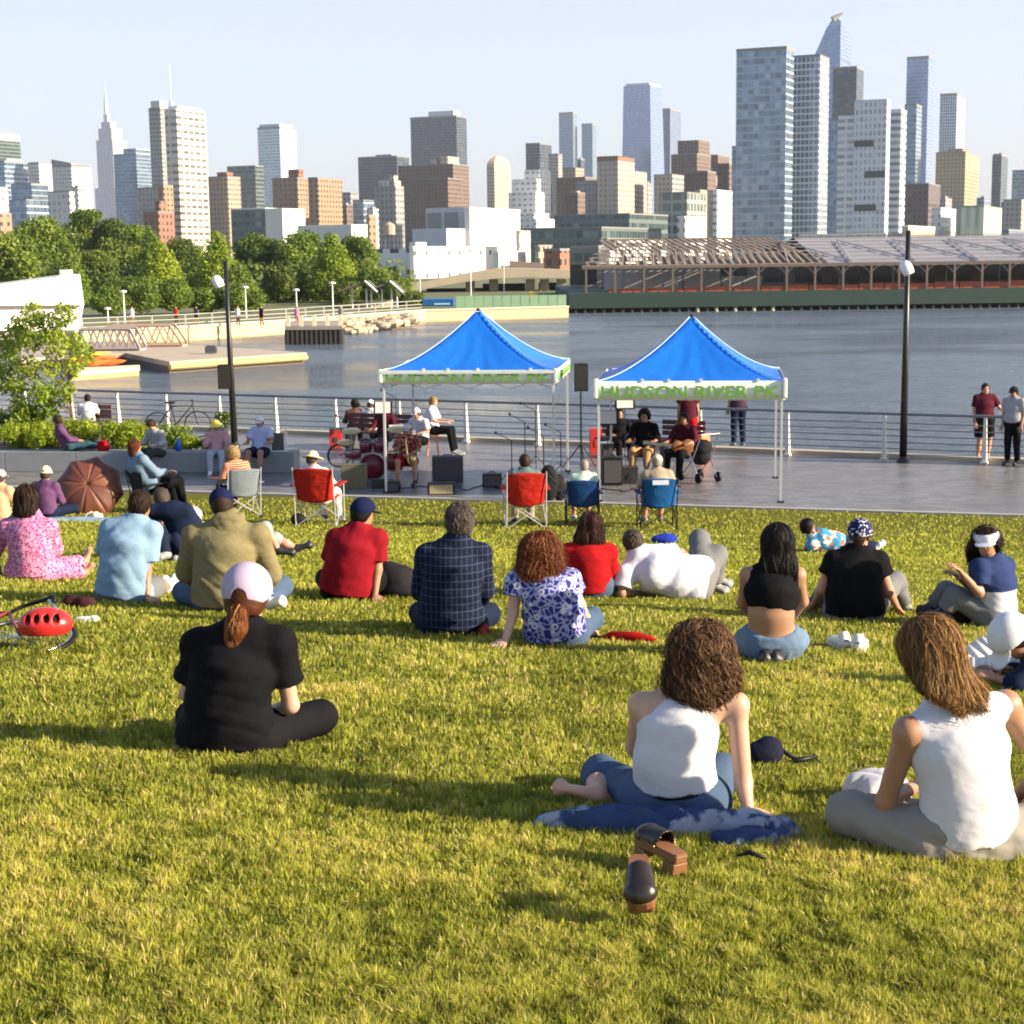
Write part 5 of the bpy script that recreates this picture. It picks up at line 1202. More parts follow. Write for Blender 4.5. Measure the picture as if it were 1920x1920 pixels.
    if bottom:
        f = bottom.get('leg', 2.0); of = bottom.get('off', .012) * s; bp = [ecn(q['pe'], q['pe'] + (q['sp'] - q['pe']) * bottom.get('waist', .65), latH, (.165 * S, .120 * S), (.143 * S, .108 * S), .05, 1)] + butt
        for A, B, C in (('hl', 'kl', 'al'), ('hr', 'kr', 'ar')):
            e = q[A] + (q[B] - q[A]) * min(f, 1); bp.append(cone(q[A], e, .090 * S, (.090 - .026 * min(f, 1)) * S + (.015 if f <= 1 else 0), .05, 1 if f <= 1 else 0))
            if f > 1: bp.append(cone(q[B], q[B] + (q[C] - q[B]) * (f - 1) * .97, .062 * S, .050 * s, .03, 1))
        if bottom.get('skirt'): bp.append(ecn((q['kl'] + q['kr']) / 2, q['pe'], latH, (.20 * S, .09 * S), (.17 * S, .11 * S), .08))
        sdf_obj(bottom.get('name', 'trousers'), bp, h, bottom['c'], t, org, of, wr=bottom.get('wr', .003), seed=int(abs(at[1])))
        if bottom.get('belt'):
            w0 = q['pe'] + (q['sp'] - q['pe']) * (bottom.get('waist', .65) - .16); w1 = q['pe'] + (q['sp'] - q['pe']) * (bottom.get('waist', .65) - .0)
            sdf_obj('belt', [ecn(w0, w1, latH, (.150 * S, .112 * S), (.146 * S, .110 * S), .01, 3)], h * .8, bottom['belt'], t, org, of + .007)
    if shoes:
        for A, T, P_ in (('al', 'tl', ftl), ('ar', 'tr', ftr)):
            sdf_obj('shoe', P_, max(.007, h * .8), shoes, t, org, .008)
    # ------- hair and hats
    if hair:
        if hat and hair.get('kind', 'short') == 'short': hair = dict(hair, n=0)
        if hair.get('kind', 'short') == 'short' and 'n' not in hair and h < .012: hair = dict(hair, n=420, width=.0045, steps=5, step=.008, lift=.004, bias=.0)
        kind = hair.get('kind', 'short'); hm = hair['c']; hh = hair.get('h', h * .8)
        cutp = lambda P: ((P - HC_) @ unit(fw * .9 - hup * hair.get('fringe', .55))) - .030 * hs
        L = lambda v: HC_ + hl_ * v[0] * s + fw * v[1] * s + V3(0, 0, 1) * v[2] * s
        hp = [ell(HC_ + hup * .022 * hs - fw * .012 * hs, (hl_, fw, hup), (.082 * hs, .098 * hs, .095 * hs), .02)] if not hair.get('nocap') else []
        if kind == 'short': hp.append(ell(HC_ - hup * .035 * hs - fw * .035 * hs, (hl_, fw, hup), (.066 * hs, .062 * hs, .055 * hs), .03)); cuts = [cutp, lambda P: -((P - HC_) @ hup) - .072 * hs]
        else:
            cuts = [cutp] if not hair.get('nocut') else []
            for (a_, b_, r0, r1) in hair.get('loft', ()): hp.append(ecn(L(a_), L(b_), hl_, tuple(x * s for x in r0), tuple(x * s for x in r1), .05))
        o_, F, lo, V = sdf_obj('hair', hp, hh, hm, t, org, hair.get('off', -.004 if hair.get('n') and kind != 'short' else .006), cuts=cuts, wr=hair.get('wr', .002), seed=3)
        me = o_.data; at_ = me.attributes.new('tint', 'FLOAT', 'POINT'); at_.data.foreach_set('value', np.full(len(me.vertices), .05, np.float32))
        if hair.get('n'):
            zmin = V[:, 2].min() + hair.get('trim', .0); so = strands('hair_strands', F, lo, hh, HC_ + hup * .06, hair['n'], hair.get('width', .004), hm, None, org, zmin, seed=5, curl=hair.get('curl', 0), roots=V, lift=hair.get('lift', .004),
                topbias=hair.get('bias', .3), steps=hair.get('steps', 22), step=hair.get('step', .018), cfreq=hair.get('cfreq', (90, 150)))
            so.parent = o_
    if hat:
        k = hat['kind']; b0 = HC_ + hup * .030 * hs; m_ = hat['c']
        if k in ('cap', 'visor'):
            if k == 'visor': hat = dict(hat, tilt=.0, drop=.012)
            pr = [ell(b0 - fw * .006, (hl_, fw, hup), (.087 * hs, .104 * hs, .094 * hs), .01)]; fb = unit(fw - hup * .18)
            cut = lambda P: -((P - b0) @ unit(hup - fw * hat.get('tilt', .34))) - hat.get('drop', .018)
            if k == 'visor': cuts = [cut, lambda P: ((P - b0) @ hup) - .045 * hs]
            else: cuts = [cut]
            subs = [cone(HC_ - fw * .12 * hs + hup * .0, HC_ - fw * .06 * hs + hup * .0, .034, .03)] if hat.get('hole') else []
            sdf_obj('cap' if k == 'cap' else 'visor', pr, max(.006, h * .6), m_, t, org, hat.get('off', .004), cuts=cuts, subs=subs)
            sdf_obj('brim', [ell(b0 + fb * .105 * hs + hup * .004, (hl_, fb, unit(np.cross(hl_, fb))), (.076 * hs, (.075 if k == 'cap' else .055) * hs, .008), .01)], max(.005, h * .5), hat.get('brim', m_), t, org, 0, cuts=[lambda P: -((P - b0) @ fw) + .045])
        else:
            rb = hat.get('r', .15) * s; pr = [ell(b0 + hup * .01, (hl_, fw, hup), (.090 * hs, .104 * hs, .105 * hs), .02)]
            cut = lambda P: -((P - b0) @ hup) - .01
            sdf_obj('hat', pr + [ell(b0 - hup * .0, (hl_, fw, hup), (rb, rb * 1.08, .014), .03)], max(.007, h * .7), m_, t, org, .003, cuts=[cut])
            if hat.get('band'): sdf_obj('hat_band', [ecn(b0 + hup * .018, b0 + hup * .042, hl_, (.094 * hs, .108 * hs), (.092 * hs, .106 * hs), .01, 3)], max(.006, h * .6), hat['band'], t, org, .004)
    for fn in extra_parts: fn(t, q, org, dict(fw=fw, hup=hup, hl=hl_, up=up, ms=ms, s=s))
    return t
# ---------------------------------------------------------------- people on the lawn
WHT = cloth('cotton_white', (.56, .56, .62), .04, .55); BLK = cloth('cotton_black', (.006, .006, .008), .3, .6); DENIM = cloth('denim', (.060, .095, .165), .3, .6)
DENIM_L = cloth('denim_light', (.115, .175, .27), .25, .6); KHAKI = cloth('khaki', (.24, .225, .20), .12, .8); OLIVE = cloth('olive', (.185, .16, .085), .12, .9); LBLUE = cloth('pale_blue', (.20, .31, .45), .06, .6)
RED = cloth('red_tee', (.20, .007, .014), .15, .6); REDB = cloth('red_bright', (.32, .008, .010), .12, .6); NAVY = cloth('navy', (.010, .016, .042), .25, .6); GREYC = cloth('grey_cloth', (.15, .155, .165), .15, .6)
LAV = cloth('cap_lavender', (.40, .335, .46), .04, .1); NAVYC = cloth('cap_navy', (.008, .012, .05), .2, .1); WCAP = cloth('cap_white', (.64, .64, .70), .04, .1); STRAW = cloth('straw', (.70, .58, .38), .12, .3); YCAP = cloth('yellow_hat', (.78, .60, .12), .1, .2)
SHB = flat('shoe_black', (.02, .02, .025), .5); SHW = flat('shoe_white', (.72, .72, .72), .6); SHR = flat('shoe_red', (.40, .02, .02), .5); SHG = flat('shoe_grey', (.25, .25, .27), .6)
def pat_plaid(nt, co, col):
    w1 = nd(nt, 'TexWave'); w1.inputs['Scale'].default_value = 9; w1.inputs['Distortion'].default_value = .6; nt.links.new(co, w1.inputs[0])
    w2 = nd(nt, 'TexWave', bands_direction='Z'); w2.inputs['Scale'].default_value = 6; w2.inputs['Distortion'].default_value = .6; nt.links.new(co, w2.inputs[0])
    k = mth(nt, 'MAXIMUM', mth(nt, 'GREATER_THAN', w1.outputs['Fac'], .97), mth(nt, 'GREATER_THAN', w2.outputs['Fac'], .975)); return mix(nt, k, col, (.045, .055, .095))
def pat_flora(c1, c2, sc=26, th=.5):
    def f(nt, co, col):
        v = nd(nt, 'TexVoronoi', feature='DISTANCE_TO_EDGE'); v.inputs['Scale'].default_value = sc; wv = nd(nt, 'Mix', data_type='RGBA'); wv.inputs[0].default_value = .08; nt.links.new(co, wv.inputs[6]); nt.links.new(noise(nt, co, 12, 2, .5, 'Color'), wv.inputs[7]); nt.links.new(wv.outputs[2], v.inputs['Vector'])
        v2 = nd(nt, 'TexVoronoi'); v2.inputs['Scale'].default_value = sc * .55; nt.links.new(co, v2.inputs['Vector'])
        c = mix(nt, mth(nt, 'LESS_THAN', v.outputs['Distance'], .10), col, c1); ring = mth(nt, 'LESS_THAN', mth(nt, 'ABSOLUTE', mth(nt, 'SUBTRACT', v2.outputs['Distance'], .26)), .07)
        return mix(nt, ring, c, c2)
    return f
PLAID = cloth('plaid_navy', (.007, .011, .030), .25, .7, pattern=pat_plaid)
FLORA = cloth('floral_blue', (.030, .032, .20), .2, .5, pattern=pat_flora((.30, .31, .52), (.52, .53, .62)))
PINKF = cloth('floral_pink', (.30, .045, .16), .2, .5, pattern=pat_flora((.58, .28, .44), (.60, .33, .48), 40))
LEATHER_B = flat('leather_black', (.015, .013, .012), .35)

# P2 woman in white tank top, foreground
person('woman in white tank top with loose dark curls, leaning on one straight arm', (1290, 1530), px=dict(pe=(1268, 1492, .0), sp=(1262, 1425, -.02), ch=(1272, 1368, -.01), ne=(1302, 1288, .02), hd=(1308, 1228, .06),
    sl=(1202, 1322, .03), sr=(1380, 1322, 0), el=(1190, 1400, .16), wl=(1215, 1450, .34), er=(1394, 1468, -.02), wr=(1402, 1578, -.10), hl=(1215, 1500, .03), hr=(1318, 1505, .0), kl=(1125, 1450, .38), al=(1120, 1492, .10), tl=(1050, 1476, .03), kr=(1352, 1470, .42), ar=(1250, 1470, .5), tr=(1200, 1465, .5)),
    tone='fair', w=.93, h=.008, top=dict(c=WHT, sleeve=0, hem=.34, name='tank_top', wr=.003, off=.008), bottom=dict(c=DENIM, leg=1.55, belt=LEATHER_B, waist=.42), bust=1,
    hair=dict(kind='long', c=H_BROWN, n=6500, curl=.013, width=.0030, lift=.018, steps=30, step=.011, bias=.1, trim=.0, off=-.012, wr=.008, loft=[((0, -.03, .03), (0, -.045, -.10), (.108, .10), (.122, .085)), ((0, -.045, -.10), (.01, -.06, -.155), (.118, .08), (.085, .05))], cfreq=(60, 130)),
    hdir=dict(wr=dict(d=(.62, -.72, -.10), n=(0, .1, 1), curl=.12, spread=.2)), face=12)
# P1 woman in black with lavender cap
def ponytail(t, q, org, k):
    HC_ = q['hd']; fw, up_ = k['fw'], k['hup']; a = HC_ - fw * .098 - up_ * .045; lat = k['hl']
    P = [a, a - fw * .03 - up_ * .03, a - fw * .035 - V3(0, 0, .09) - lat * .01, a - fw * .02 - V3(0, 0, .17) - lat * .035, a - fw * .012 - V3(0, 0, .225) - lat * .05]
    R_ = [.020, .036, .042, .034, .008]; pr = [cone(P[i], P[i + 1], R_[i], R_[i + 1], .02) for i in range(4)]
    o_, F, lo, V = sdf_obj('ponytail', pr, .006, H_AUB, t, org); me = o_.data; A = me.attributes.new('tint', 'FLOAT', 'POINT'); A.data.foreach_set('value', np.full(len(me.vertices), .2, np.float32))
    so = strands('hair_strands', F, lo, .006, a + V3(0, 0, .05), 500, .0042, H_AUB, None, org, V[:, 2].min() + .01, seed=2, roots=V, steps=18, step=.012, lift=.003, topbias=.7); so.parent = o_
    sdf_obj('hair_tie', [cone(a - fw * .006, a - fw * .016 - up_ * .01, .021, .021, .01, 3)], .005, BLK, t, org)
person('woman in black tee and pale lavender cap with auburn ponytail, sitting cross legged', (435, 1412), px=dict(pe=(428, 1372, 0), sp=(428, 1312, -.02), ch=(438, 1250, -.01), ne=(456, 1180, .02), hd=(463, 1118, .05),
    sl=(375, 1208, .02), sr=(522, 1206, .0), el=(352, 1300, .12), wl=(400, 1340, .32), er=(545, 1322, .06), wr=(500, 1336, .22), hl=(380, 1375, .03), hr=(480, 1378, .03), kl=(362, 1345, .42), al=(520, 1350, .45), tl=(570, 1352, .42), kr=(600, 1345, .26), ar=(450, 1362, .42), tr=(400, 1360, .42)),
    tone='fair', w=1.02, h=.008, top=dict(c=BLK, sleeve=.62, off=.02, hem=0, fl=1.06, wr=.0055), bottom=dict(c=cloth('leggings_black', (.008, .008, .010), .2, .4), leg=2), hair=dict(kind='short', c=H_AUB, n=300, width=.004, steps=8, step=.01), hat=dict(kind='cap', c=LAV, hole=1, off=.012, tilt=.5, drop=.03), hd_s=1.15, extra_parts=[ponytail], face=-8, nod=6)
# P3 woman in white sleeveless top at right edge
person('woman in white sleeveless top and khaki trousers with long golden brown hair, at right edge', (1800, 1610), px=dict(pe=(1815, 1568, 0), sp=(1812, 1492, -.02), ch=(1800, 1405, 0), ne=(1770, 1296, .03), hd=(1738, 1222, .07),
    sl=(1703, 1372, -.04), sr=(1886, 1322, .08), el=(1662, 1500, .06), wl=(1722, 1472, .26), er=(1960, 1440, .16), wr=(1900, 1500, .36), hl=(1740, 1572, .0), hr=(1880, 1572, .05), kl=(1592, 1525, .16), al=(1740, 1575, .36), tl=(1790, 1580, .40), kr=(2010, 1520, .30), ar=(1880, 1560, .45), tr=(1830, 1570, .45)),
    tone='tan', w=.99, h=.008, top=dict(c=WHT, sleeve=.04, vest=1, hem=.10, name='sleeveless_top', off=.012, wr=.005), bottom=dict(c=KHAKI, leg=2, off=.016, wr=.006), bust=1,
    hair=dict(kind='long', c=H_GOLD, n=8500, width=.0030, lift=.008, steps=32, step=.015, bias=.35, off=-.006, curl=.004, cfreq=(15, 35), loft=[((0, -.02, .02), (.01, -.05, -.12), (.100, .092), (.130, .088)), ((.01, -.05, -.12), (.07, -.15, -.26), (.118, .06), (.11, .045)), ((.07, -.15, -.26), (.12, -.19, -.37), (.11, .045), (.07, .025))]), face=28, nod=14, head=15)
# P4 man in olive hooded shirt
def hood(t, q, org, k):
    sdf_obj('hood', [ecn(q['ne'] - k['fw'] * .06 - k['up'] * .05, q['ne'] - k['fw'] * .055 + k['up'] * .03, k['hl'], (.085, .045), (.105, .055), .03), cone(q['ne'] - k['fw'] * .05 - k['hl'] * .09 + k['up'] * .03, q['ne'] + k['fw'] * .03 - k['hl'] * .07 + k['up'] * .02, .03, .02), cone(q['ne'] - k['fw'] * .05 + k['hl'] * .09 + k['up'] * .03, q['ne'] + k['fw'] * .03 + k['hl'] * .07 + k['up'] * .02, .03, .02)], .01, OLIVE, t, org, .006, subs=[cone(q['ne'] + k['up'] * .05, q['ne'] + k['up'] * .2, .07, .09)], wr=.004)
person('man in olive hooded shirt and navy cap, sitting on the lawn behind the lavender cap', (425, 1148), px=dict(pe=(423, 1118, 0), sp=(420, 1075, -.04), ch=(422, 1030, -.04), ne=(428, 980, .0), hd=(416, 946, .04), sl=(366, 1006, 0), sr=(482, 1006, 0), el=(350, 1072, .10), wl=(400, 1105, .35), er=(508, 1075, .10), wr=(500, 1108, .3),
    hl=(395, 1122, .03), hr=(455, 1122, .03), kl=(345, 1110, .38), al=(450, 1120, .45), tl=(480, 1122, .45), kr=(527, 1100, .28), ar=(505, 1130, .05), tr=(528, 1128, .0)), tone='pink', w=1.16, top=dict(c=OLIVE, sleeve=1.9, off=.03, fl=1.12, wr=.007, hem=0), bottom=dict(c=DENIM, leg=2), shoes=SHW,
    hair=dict(kind='short', c=H_BROWN), hat=dict(kind='cap', c=NAVYC), extra_parts=[hood], face=10)
# P5 man in pale blue tee
person('man with cropped dark hair in a pale blue tee, propped on his right arm', (248, 1128), px=dict(pe=(232, 1105, 0), sp=(234, 1062, -.03), ch=(240, 1020, -.02), ne=(256, 980, .02), hd=(264, 946, .06), sl=(206, 992, .02), sr=(285, 996, 0), el=(196, 1050, .14), wl=(230, 1090, .35), er=(275, 1072, -.03), wr=(277, 1128, -.10),
    hl=(208, 1112, .03), hr=(258, 1112, .03), kl=(200, 1095, .42), al=(290, 1095, .6), tl=(310, 1090, .6), kr=(292, 1100, .38), ar=(315, 1098, .75), tr=(330, 1085, .80)), tone='tan', w=1.06, top=dict(c=LBLUE, sleeve=.72, off=.022, fl=1.08, wr=.007), bottom=dict(c=GREYC, leg=1.0), shoes=SHW, hair=dict(kind='short', c=H_DARK, off=.003), face=-25,
    hdir=dict(wr=dict(d=(.5, -.6, -.1), n=(0, 0, 1), curl=.1)))
# P6 woman in pink floral dress
person('woman in pink floral dress with dark hair at the left edge, legs out', (66, 1088), px=dict(pe=(60, 1068, 0), sp=(56, 1030, -.03), ch=(54, 1000, -.02), ne=(56, 965, .02), hd=(52, 932, .06), sl=(14, 988, .02), sr=(92, 988, 0), el=(-12, 1035, .05), wl=(0, 1080, .15), er=(104, 1030, .08), wr=(70, 1060, .25),
    hl=(35, 1070, .03), hr=(85, 1070, .03), kl=(120, 1062, .30), al=(160, 1052, .45), tl=(168, 1030, .50), kr=(115, 1072, .12), ar=(158, 1075, .28), tr=(172, 1060, .32)), tone='tan', w=1.02, top=dict(c=PINKF, sleeve=1.2, off=.02, name='dress', fl=1.08), bottom=dict(c=PINKF, leg=1.85, name='dress_skirt', skirt=0, off=.02), shoes=None,
    hair=dict(kind='long', c=H_DARK, n=1100, width=.007, lift=.006, steps=26, step=.016, loft=[((0, -.03, .0), (0.0, -.06, -.12), (.105, .09), (.10, .07)), ((0.0, -.06, -.12), (.04, -.07, -.24), (.10, .06), (.06, .035))]), face=-12, collar=False)
# P7 man in red tee
person('man in dark red tee and navy cap, looking right and leaning on his right hand', (655, 1125), px=dict(pe=(650, 1100, 0), sp=(655, 1062, -.03), ch=(664, 1030, -.02), ne=(672, 994, .02), hd=(681, 962, .05), sl=(630, 1010, .02), sr=(707, 1010, 0), el=(616, 1060, .14), wl=(650, 1090, .35), er=(708, 1068, -.02), wr=(703, 1122, -.08),
    hl=(630, 1108, .03), hr=(675, 1108, .03), kl=(610, 1085, .45), al=(670, 1080, .6), tl=(690, 1078, .6), kr=(730, 1075, .38), ar=(760, 1108, .55), tr=(778, 1105, .55)), tone='tan', w=1.06, top=dict(c=RED, sleeve=.72, off=.022, fl=1.1), bottom=dict(c=BLK, leg=2), shoes=SHB, hair=dict(kind='short', c=H_BLACK), hat=dict(kind='cap', c=NAVYC, off=.006), face=-55,
    hdir=dict(wr=dict(d=(.2, -.8, -.1), n=(0, 0, 1), curl=.1)))
# P8 man in plaid
person('man in dark navy checked shirt with greying brown hair, in the middle of the lawn', (845, 1188), px=dict(pe=(845, 1160, 0), sp=(846, 1115, -.03), ch=(850, 1070, -.03), ne=(858, 1018, .01), hd=(862, 978, .05), sl=(800, 1040, .02), sr=(900, 1040, .02), el=(790, 1108, .12), wl=(820, 1150, .35), er=(908, 1105, .12), wr=(890, 1145, .32),
    hl=(815, 1165, .03), hr=(875, 1165, .03), kl=(790, 1150, .38), al=(880, 1160, .45), tl=(905, 1160, .45), kr=(915, 1152, .3), ar=(880, 1182, .02), tr=(908, 1188, -.06)), tone='light', w=1.1, top=dict(c=PLAID, sleeve=1.9, off=.02, fl=1.08, wr=.007), bottom=dict(c=NAVY, leg=2), shoes=SHR,
    hair=dict(kind='short', c=H_GREY, n=900, width=.005, steps=7, step=.010, lift=.006, off=.010, curl=.003), hd_s=1.05)
# P9 woman floral
person('woman with a mass of red curls in a blue and white floral top', (1040, 1210), px=dict(pe=(1042, 1180, 0), sp=(1038, 1145, -.03), ch=(1030, 1112, -.02), ne=(1018, 1070, .02), hd=(1012, 1034, .05), sl=(968, 1092, .0), sr=(1068, 1088, .02), el=(962, 1150, -.03), wl=(948, 1212, -.12), er=(1088, 1135, .08), wr=(1106, 1172, .22),
    hl=(1015, 1185, .03), hr=(1072, 1185, .03), kl=(1000, 1150, .45), al=(1080, 1150, .5), tl=(1100, 1150, .5), kr=(1110, 1160, .35), ar=(1060, 1165, .5), tr=(1040, 1165, .5)), tone='fair', w=1.0, h=.009, top=dict(c=FLORA, sleeve=.42, off=.02, fl=1.08, name='blouse'), bottom=dict(c=DENIM, leg=2),
    hair=dict(kind='long', c=H_RED, n=3800, curl=.011, width=.0042, lift=.018, steps=26, step=.013, bias=.15, off=-.010, wr=.008, loft=[((0, -.03, .02), (0, -.05, -.12), (.115, .095), (.135, .085)), ((0, -.05, -.12), (.02, -.06, -.20), (.13, .07), (.09, .05))], cfreq=(110, 180)), hdir=dict(wl=dict(d=(-.3, -.7, -.1), n=(0, 0, 1), curl=.1)))
# P10 woman red, long wine hair
person('woman in bright red top with straight wine brown hair, behind the red curls', (1108, 1122), px=dict(pe=(1105, 1098, 0), sp=(1105, 1070, -.03), ch=(1104, 1045, -.02), ne=(1106, 1010, .02), hd=(1108, 985, .05), sl=(1066, 1034, 0), sr=(1142, 1034, 0), el=(1050, 1080, .1), wl=(1070, 1100, .3), er=(1150, 1080, .08), wr=(1130, 1105, .25)),
    tone='light', w=1.0, s=.95, top=dict(c=REDB, sleeve=1.6, off=.018), bottom=dict(c=DENIM, leg=2), hair=dict(kind='long', c=H_WINE, n=1200, width=.007, lift=.008, steps=26, step=.015, loft=[((0, -.03, .02), (-.02, -.06, -.12), (.10, .09), (.125, .07)), ((-.02, -.06, -.12), (.02, -.07, -.23), (.12, .06), (.10, .04))]))
# P11 man in white tee lying on elbow
person('man in white tee reclining on his left elbow with one knee raised', (1250, 1122), px=dict(pe=(1308, 1088, .05), sp=(1272, 1082, .0), ch=(1230, 1068, -.02), ne=(1200, 1040, .02), hd=(1186, 1018, .05), sl=(1172, 1078, -.06), sr=(1236, 1040, .12), el=(1165, 1122, -.12), wl=(1200, 1125, .05), er=(1275, 1035, .22), wr=(1305, 1055, .35),
    hl=(1300, 1105, -.02), hr=(1316, 1075, .14), kl=(1345, 1040, .35), al=(1340, 1098, .42), tl=(1358, 1108, .40), kr=(1312, 1012, .52), ar=(1345, 1085, .62), tr=(1365, 1095, .62)), tone='tan', w=1.08, top=dict(c=cloth('tee_offwhite', (.58, .60, .68), .05, .6), sleeve=.75, off=.03, fl=1.12, wr=.006), bottom=dict(c=GREYC, leg=1.9, off=.02), shoes=SHG,
    hair=dict(kind='short', c=H_GREY, off=.002), face=30, nod=-6)
# P12 woman crop top
person('woman in black crop top and loose jeans with very long black hair, bare lower back', (1446, 1240), px=dict(pe=(1446, 1198, 0), sp=(1446, 1150, -.03), ch=(1448, 1110, -.02), ne=(1454, 1050, .02), hd=(1457, 1015, .05), sl=(1402, 1078, .02), sr=(1496, 1078, .02), el=(1392, 1130, .12), wl=(1420, 1170, .32), er=(1505, 1128, .12), wr=(1478, 1170, .32),
    hl=(1418, 1205, .02), hr=(1474, 1205, .02), kl=(1400, 1200, .42), kr=(1492, 1200, .42), al=(1438, 1226, -.10), tl=(1436, 1236, -.2), ar=(1458, 1228, -.10), tr=(1455, 1236, -.2)), tone='tan', w=.94, h=.009, top=dict(c=BLK, sleeve=.02, vest=1, crop=1, off=.009, name='crop_top'), bottom=dict(c=DENIM_L, leg=2, off=.018, waist=.30), shoes=SHB,
    hair=dict(kind='long', c=H_BLACK, n=1400, width=.006, lift=.005, steps=30, step=.016, bias=.35, loft=[((0, -.02, .0), (0, -.06, -.14), (.095, .085), (.105, .06)), ((0, -.06, -.14), (.02, -.08, -.28), (.10, .05), (.09, .03))]), hands=False)
# P13 woman black tee with patterned hat
def pat_hat(nt, co, col): return mix(nt, mth(nt, 'GREATER_THAN', noise(nt, co, 45, 2, .4), .58), col, (.6, .62, .7))
person('woman in black tee with dark patterned bandana hat and a braid down her back', (1600, 1162), px=dict(pe=(1602, 1138, 0), sp=(1602, 1105, -.03), ch=(1603, 1075, -.02), ne=(1608, 1036, .02), hd=(1612, 1004, .05), sl=(1564, 1052, .02), sr=(1646, 1052, .02), el=(1540, 1105, .05), wl=(1528, 1130, .25), er=(1666, 1108, .05), wr=(1682, 1138, .22),
    hl=(1575, 1142, .03), hr=(1628, 1142, .03), kl=(1560, 1100, .42), al=(1530, 1128, .6), tl=(1518, 1130, .65), kr=(1678, 1090, .42), ar=(1695, 1130, .55), tr=(1700, 1140, .62)), tone='pink', w=1.12, top=dict(c=BLK, sleeve=.45, off=.02, fl=1.08), bottom=dict(c=GREYC, leg=2), shoes=SHG, hat=dict(kind='cap', c=cloth('bandana', (.015, .02, .08), .2, .2, pattern=pat_hat), brim=cloth('bandana', (0, 0, 0)), off=.010), face=-20, nod=10,
    hair=dict(kind='long', c=H_BROWN, n=120, width=.006, steps=20, step=.014, loft=[((0, -.08, -.05), (0, -.07, -.16), (.030, .03), (.020, .018)), ((0, -.07, -.16), (.01, -.085, -.30), (.020, .018), (.012, .010))]))
# P15 visor woman, facing the camera
person('woman in white visor and sunglasses with navy and white top, turned towards us', (1868, 1176), px=dict(pe=(1868, 1152, 0), sp=(1868, 1122, -.02), ch=(1866, 1090, -.02), ne=(1860, 1048, -.02), hd=(1850, 1016, -.05), sl=(1836, 1066, -.10), sr=(1884, 1062, .10), el=(1836, 1112, -.16), wl=(1806, 1078, -.22), er=(1840, 1118, .12), wr=(1800, 1085, .02),
    hl=(1860, 1158, -.08), hr=(1872, 1155, .10), kl=(1790, 1118, -.05), al=(1768, 1150, -.05), tl=(1745, 1155, -.08), kr=(1775, 1108, .25), ar=(1745, 1140, .3), tr=(1728, 1145, .3)), head=110, face=48, tone='tan', w=.98, h=.009, top=dict(c=cloth('top_two_tone', (.022, .038, .12), .15, .5, pattern=lambda nt, co, col: (lambda sp: (nt.links.new(co, sp.inputs[0]), mix(nt, mth(nt, 'LESS_THAN', sp.outputs[2], .30), col, (.48, .50, .55)))[1])(nd(nt, 'SeparateXYZ'))), sleeve=.7, off=.018),
    bottom=dict(c=GREYC, leg=1.8), shoes=SHB, hat=dict(kind='visor', c=WCAP, off=.009), eyes='glasses', hdir=dict(wl=dict(curl=.9), wr=dict(curl=.9)),
    hair=dict(kind='long', c=H_DARK, n=900, width=.006, lift=.012, steps=22, step=.014, curl=.004, loft=[((0, -.03, .0), (.03, -.05, -.10), (.10, .08), (.10, .07)), ((.03, -.05, -.10), (.07, -.06, -.20), (.10, .06), (.06, .05))]))
# P16 right edge white cap
person('person in a big white cap and navy clothes reading papers at the right edge', (1950, 1292), px=dict(pe=(2090, 1262, .2), sp=(2040, 1252, .15), ch=(1985, 1240, .1), ne=(1938, 1216, .05), hd=(1900, 1196, .0), sl=(1940, 1252, -.12), sr=(1965, 1218, .2), el=(1906, 1284, -.18), wl=(1868, 1272, -.12), er=(1930, 1268, .25), wr=(1872, 1256, .12),
    hl=(2090, 1275, .1), hr=(2095, 1255, .3), kl=(2200, 1270, .1), al=(2330, 1275, .2), tl=(2360, 1275, .2), kr=(2200, 1262, .4), ar=(2330, 1265, .4), tr=(2360, 1265, .4)), head=95, face=10, nod=38, tone='tan', w=1.0, top=dict(c=NAVY, sleeve=1.6, off=.018), bottom=dict(c=NAVY, leg=1.9), shoes=SHW, hat=dict(kind='cap', c=WCAP, off=.012), hair=dict(kind='short', c=H_DARK), hd_s=1.15)
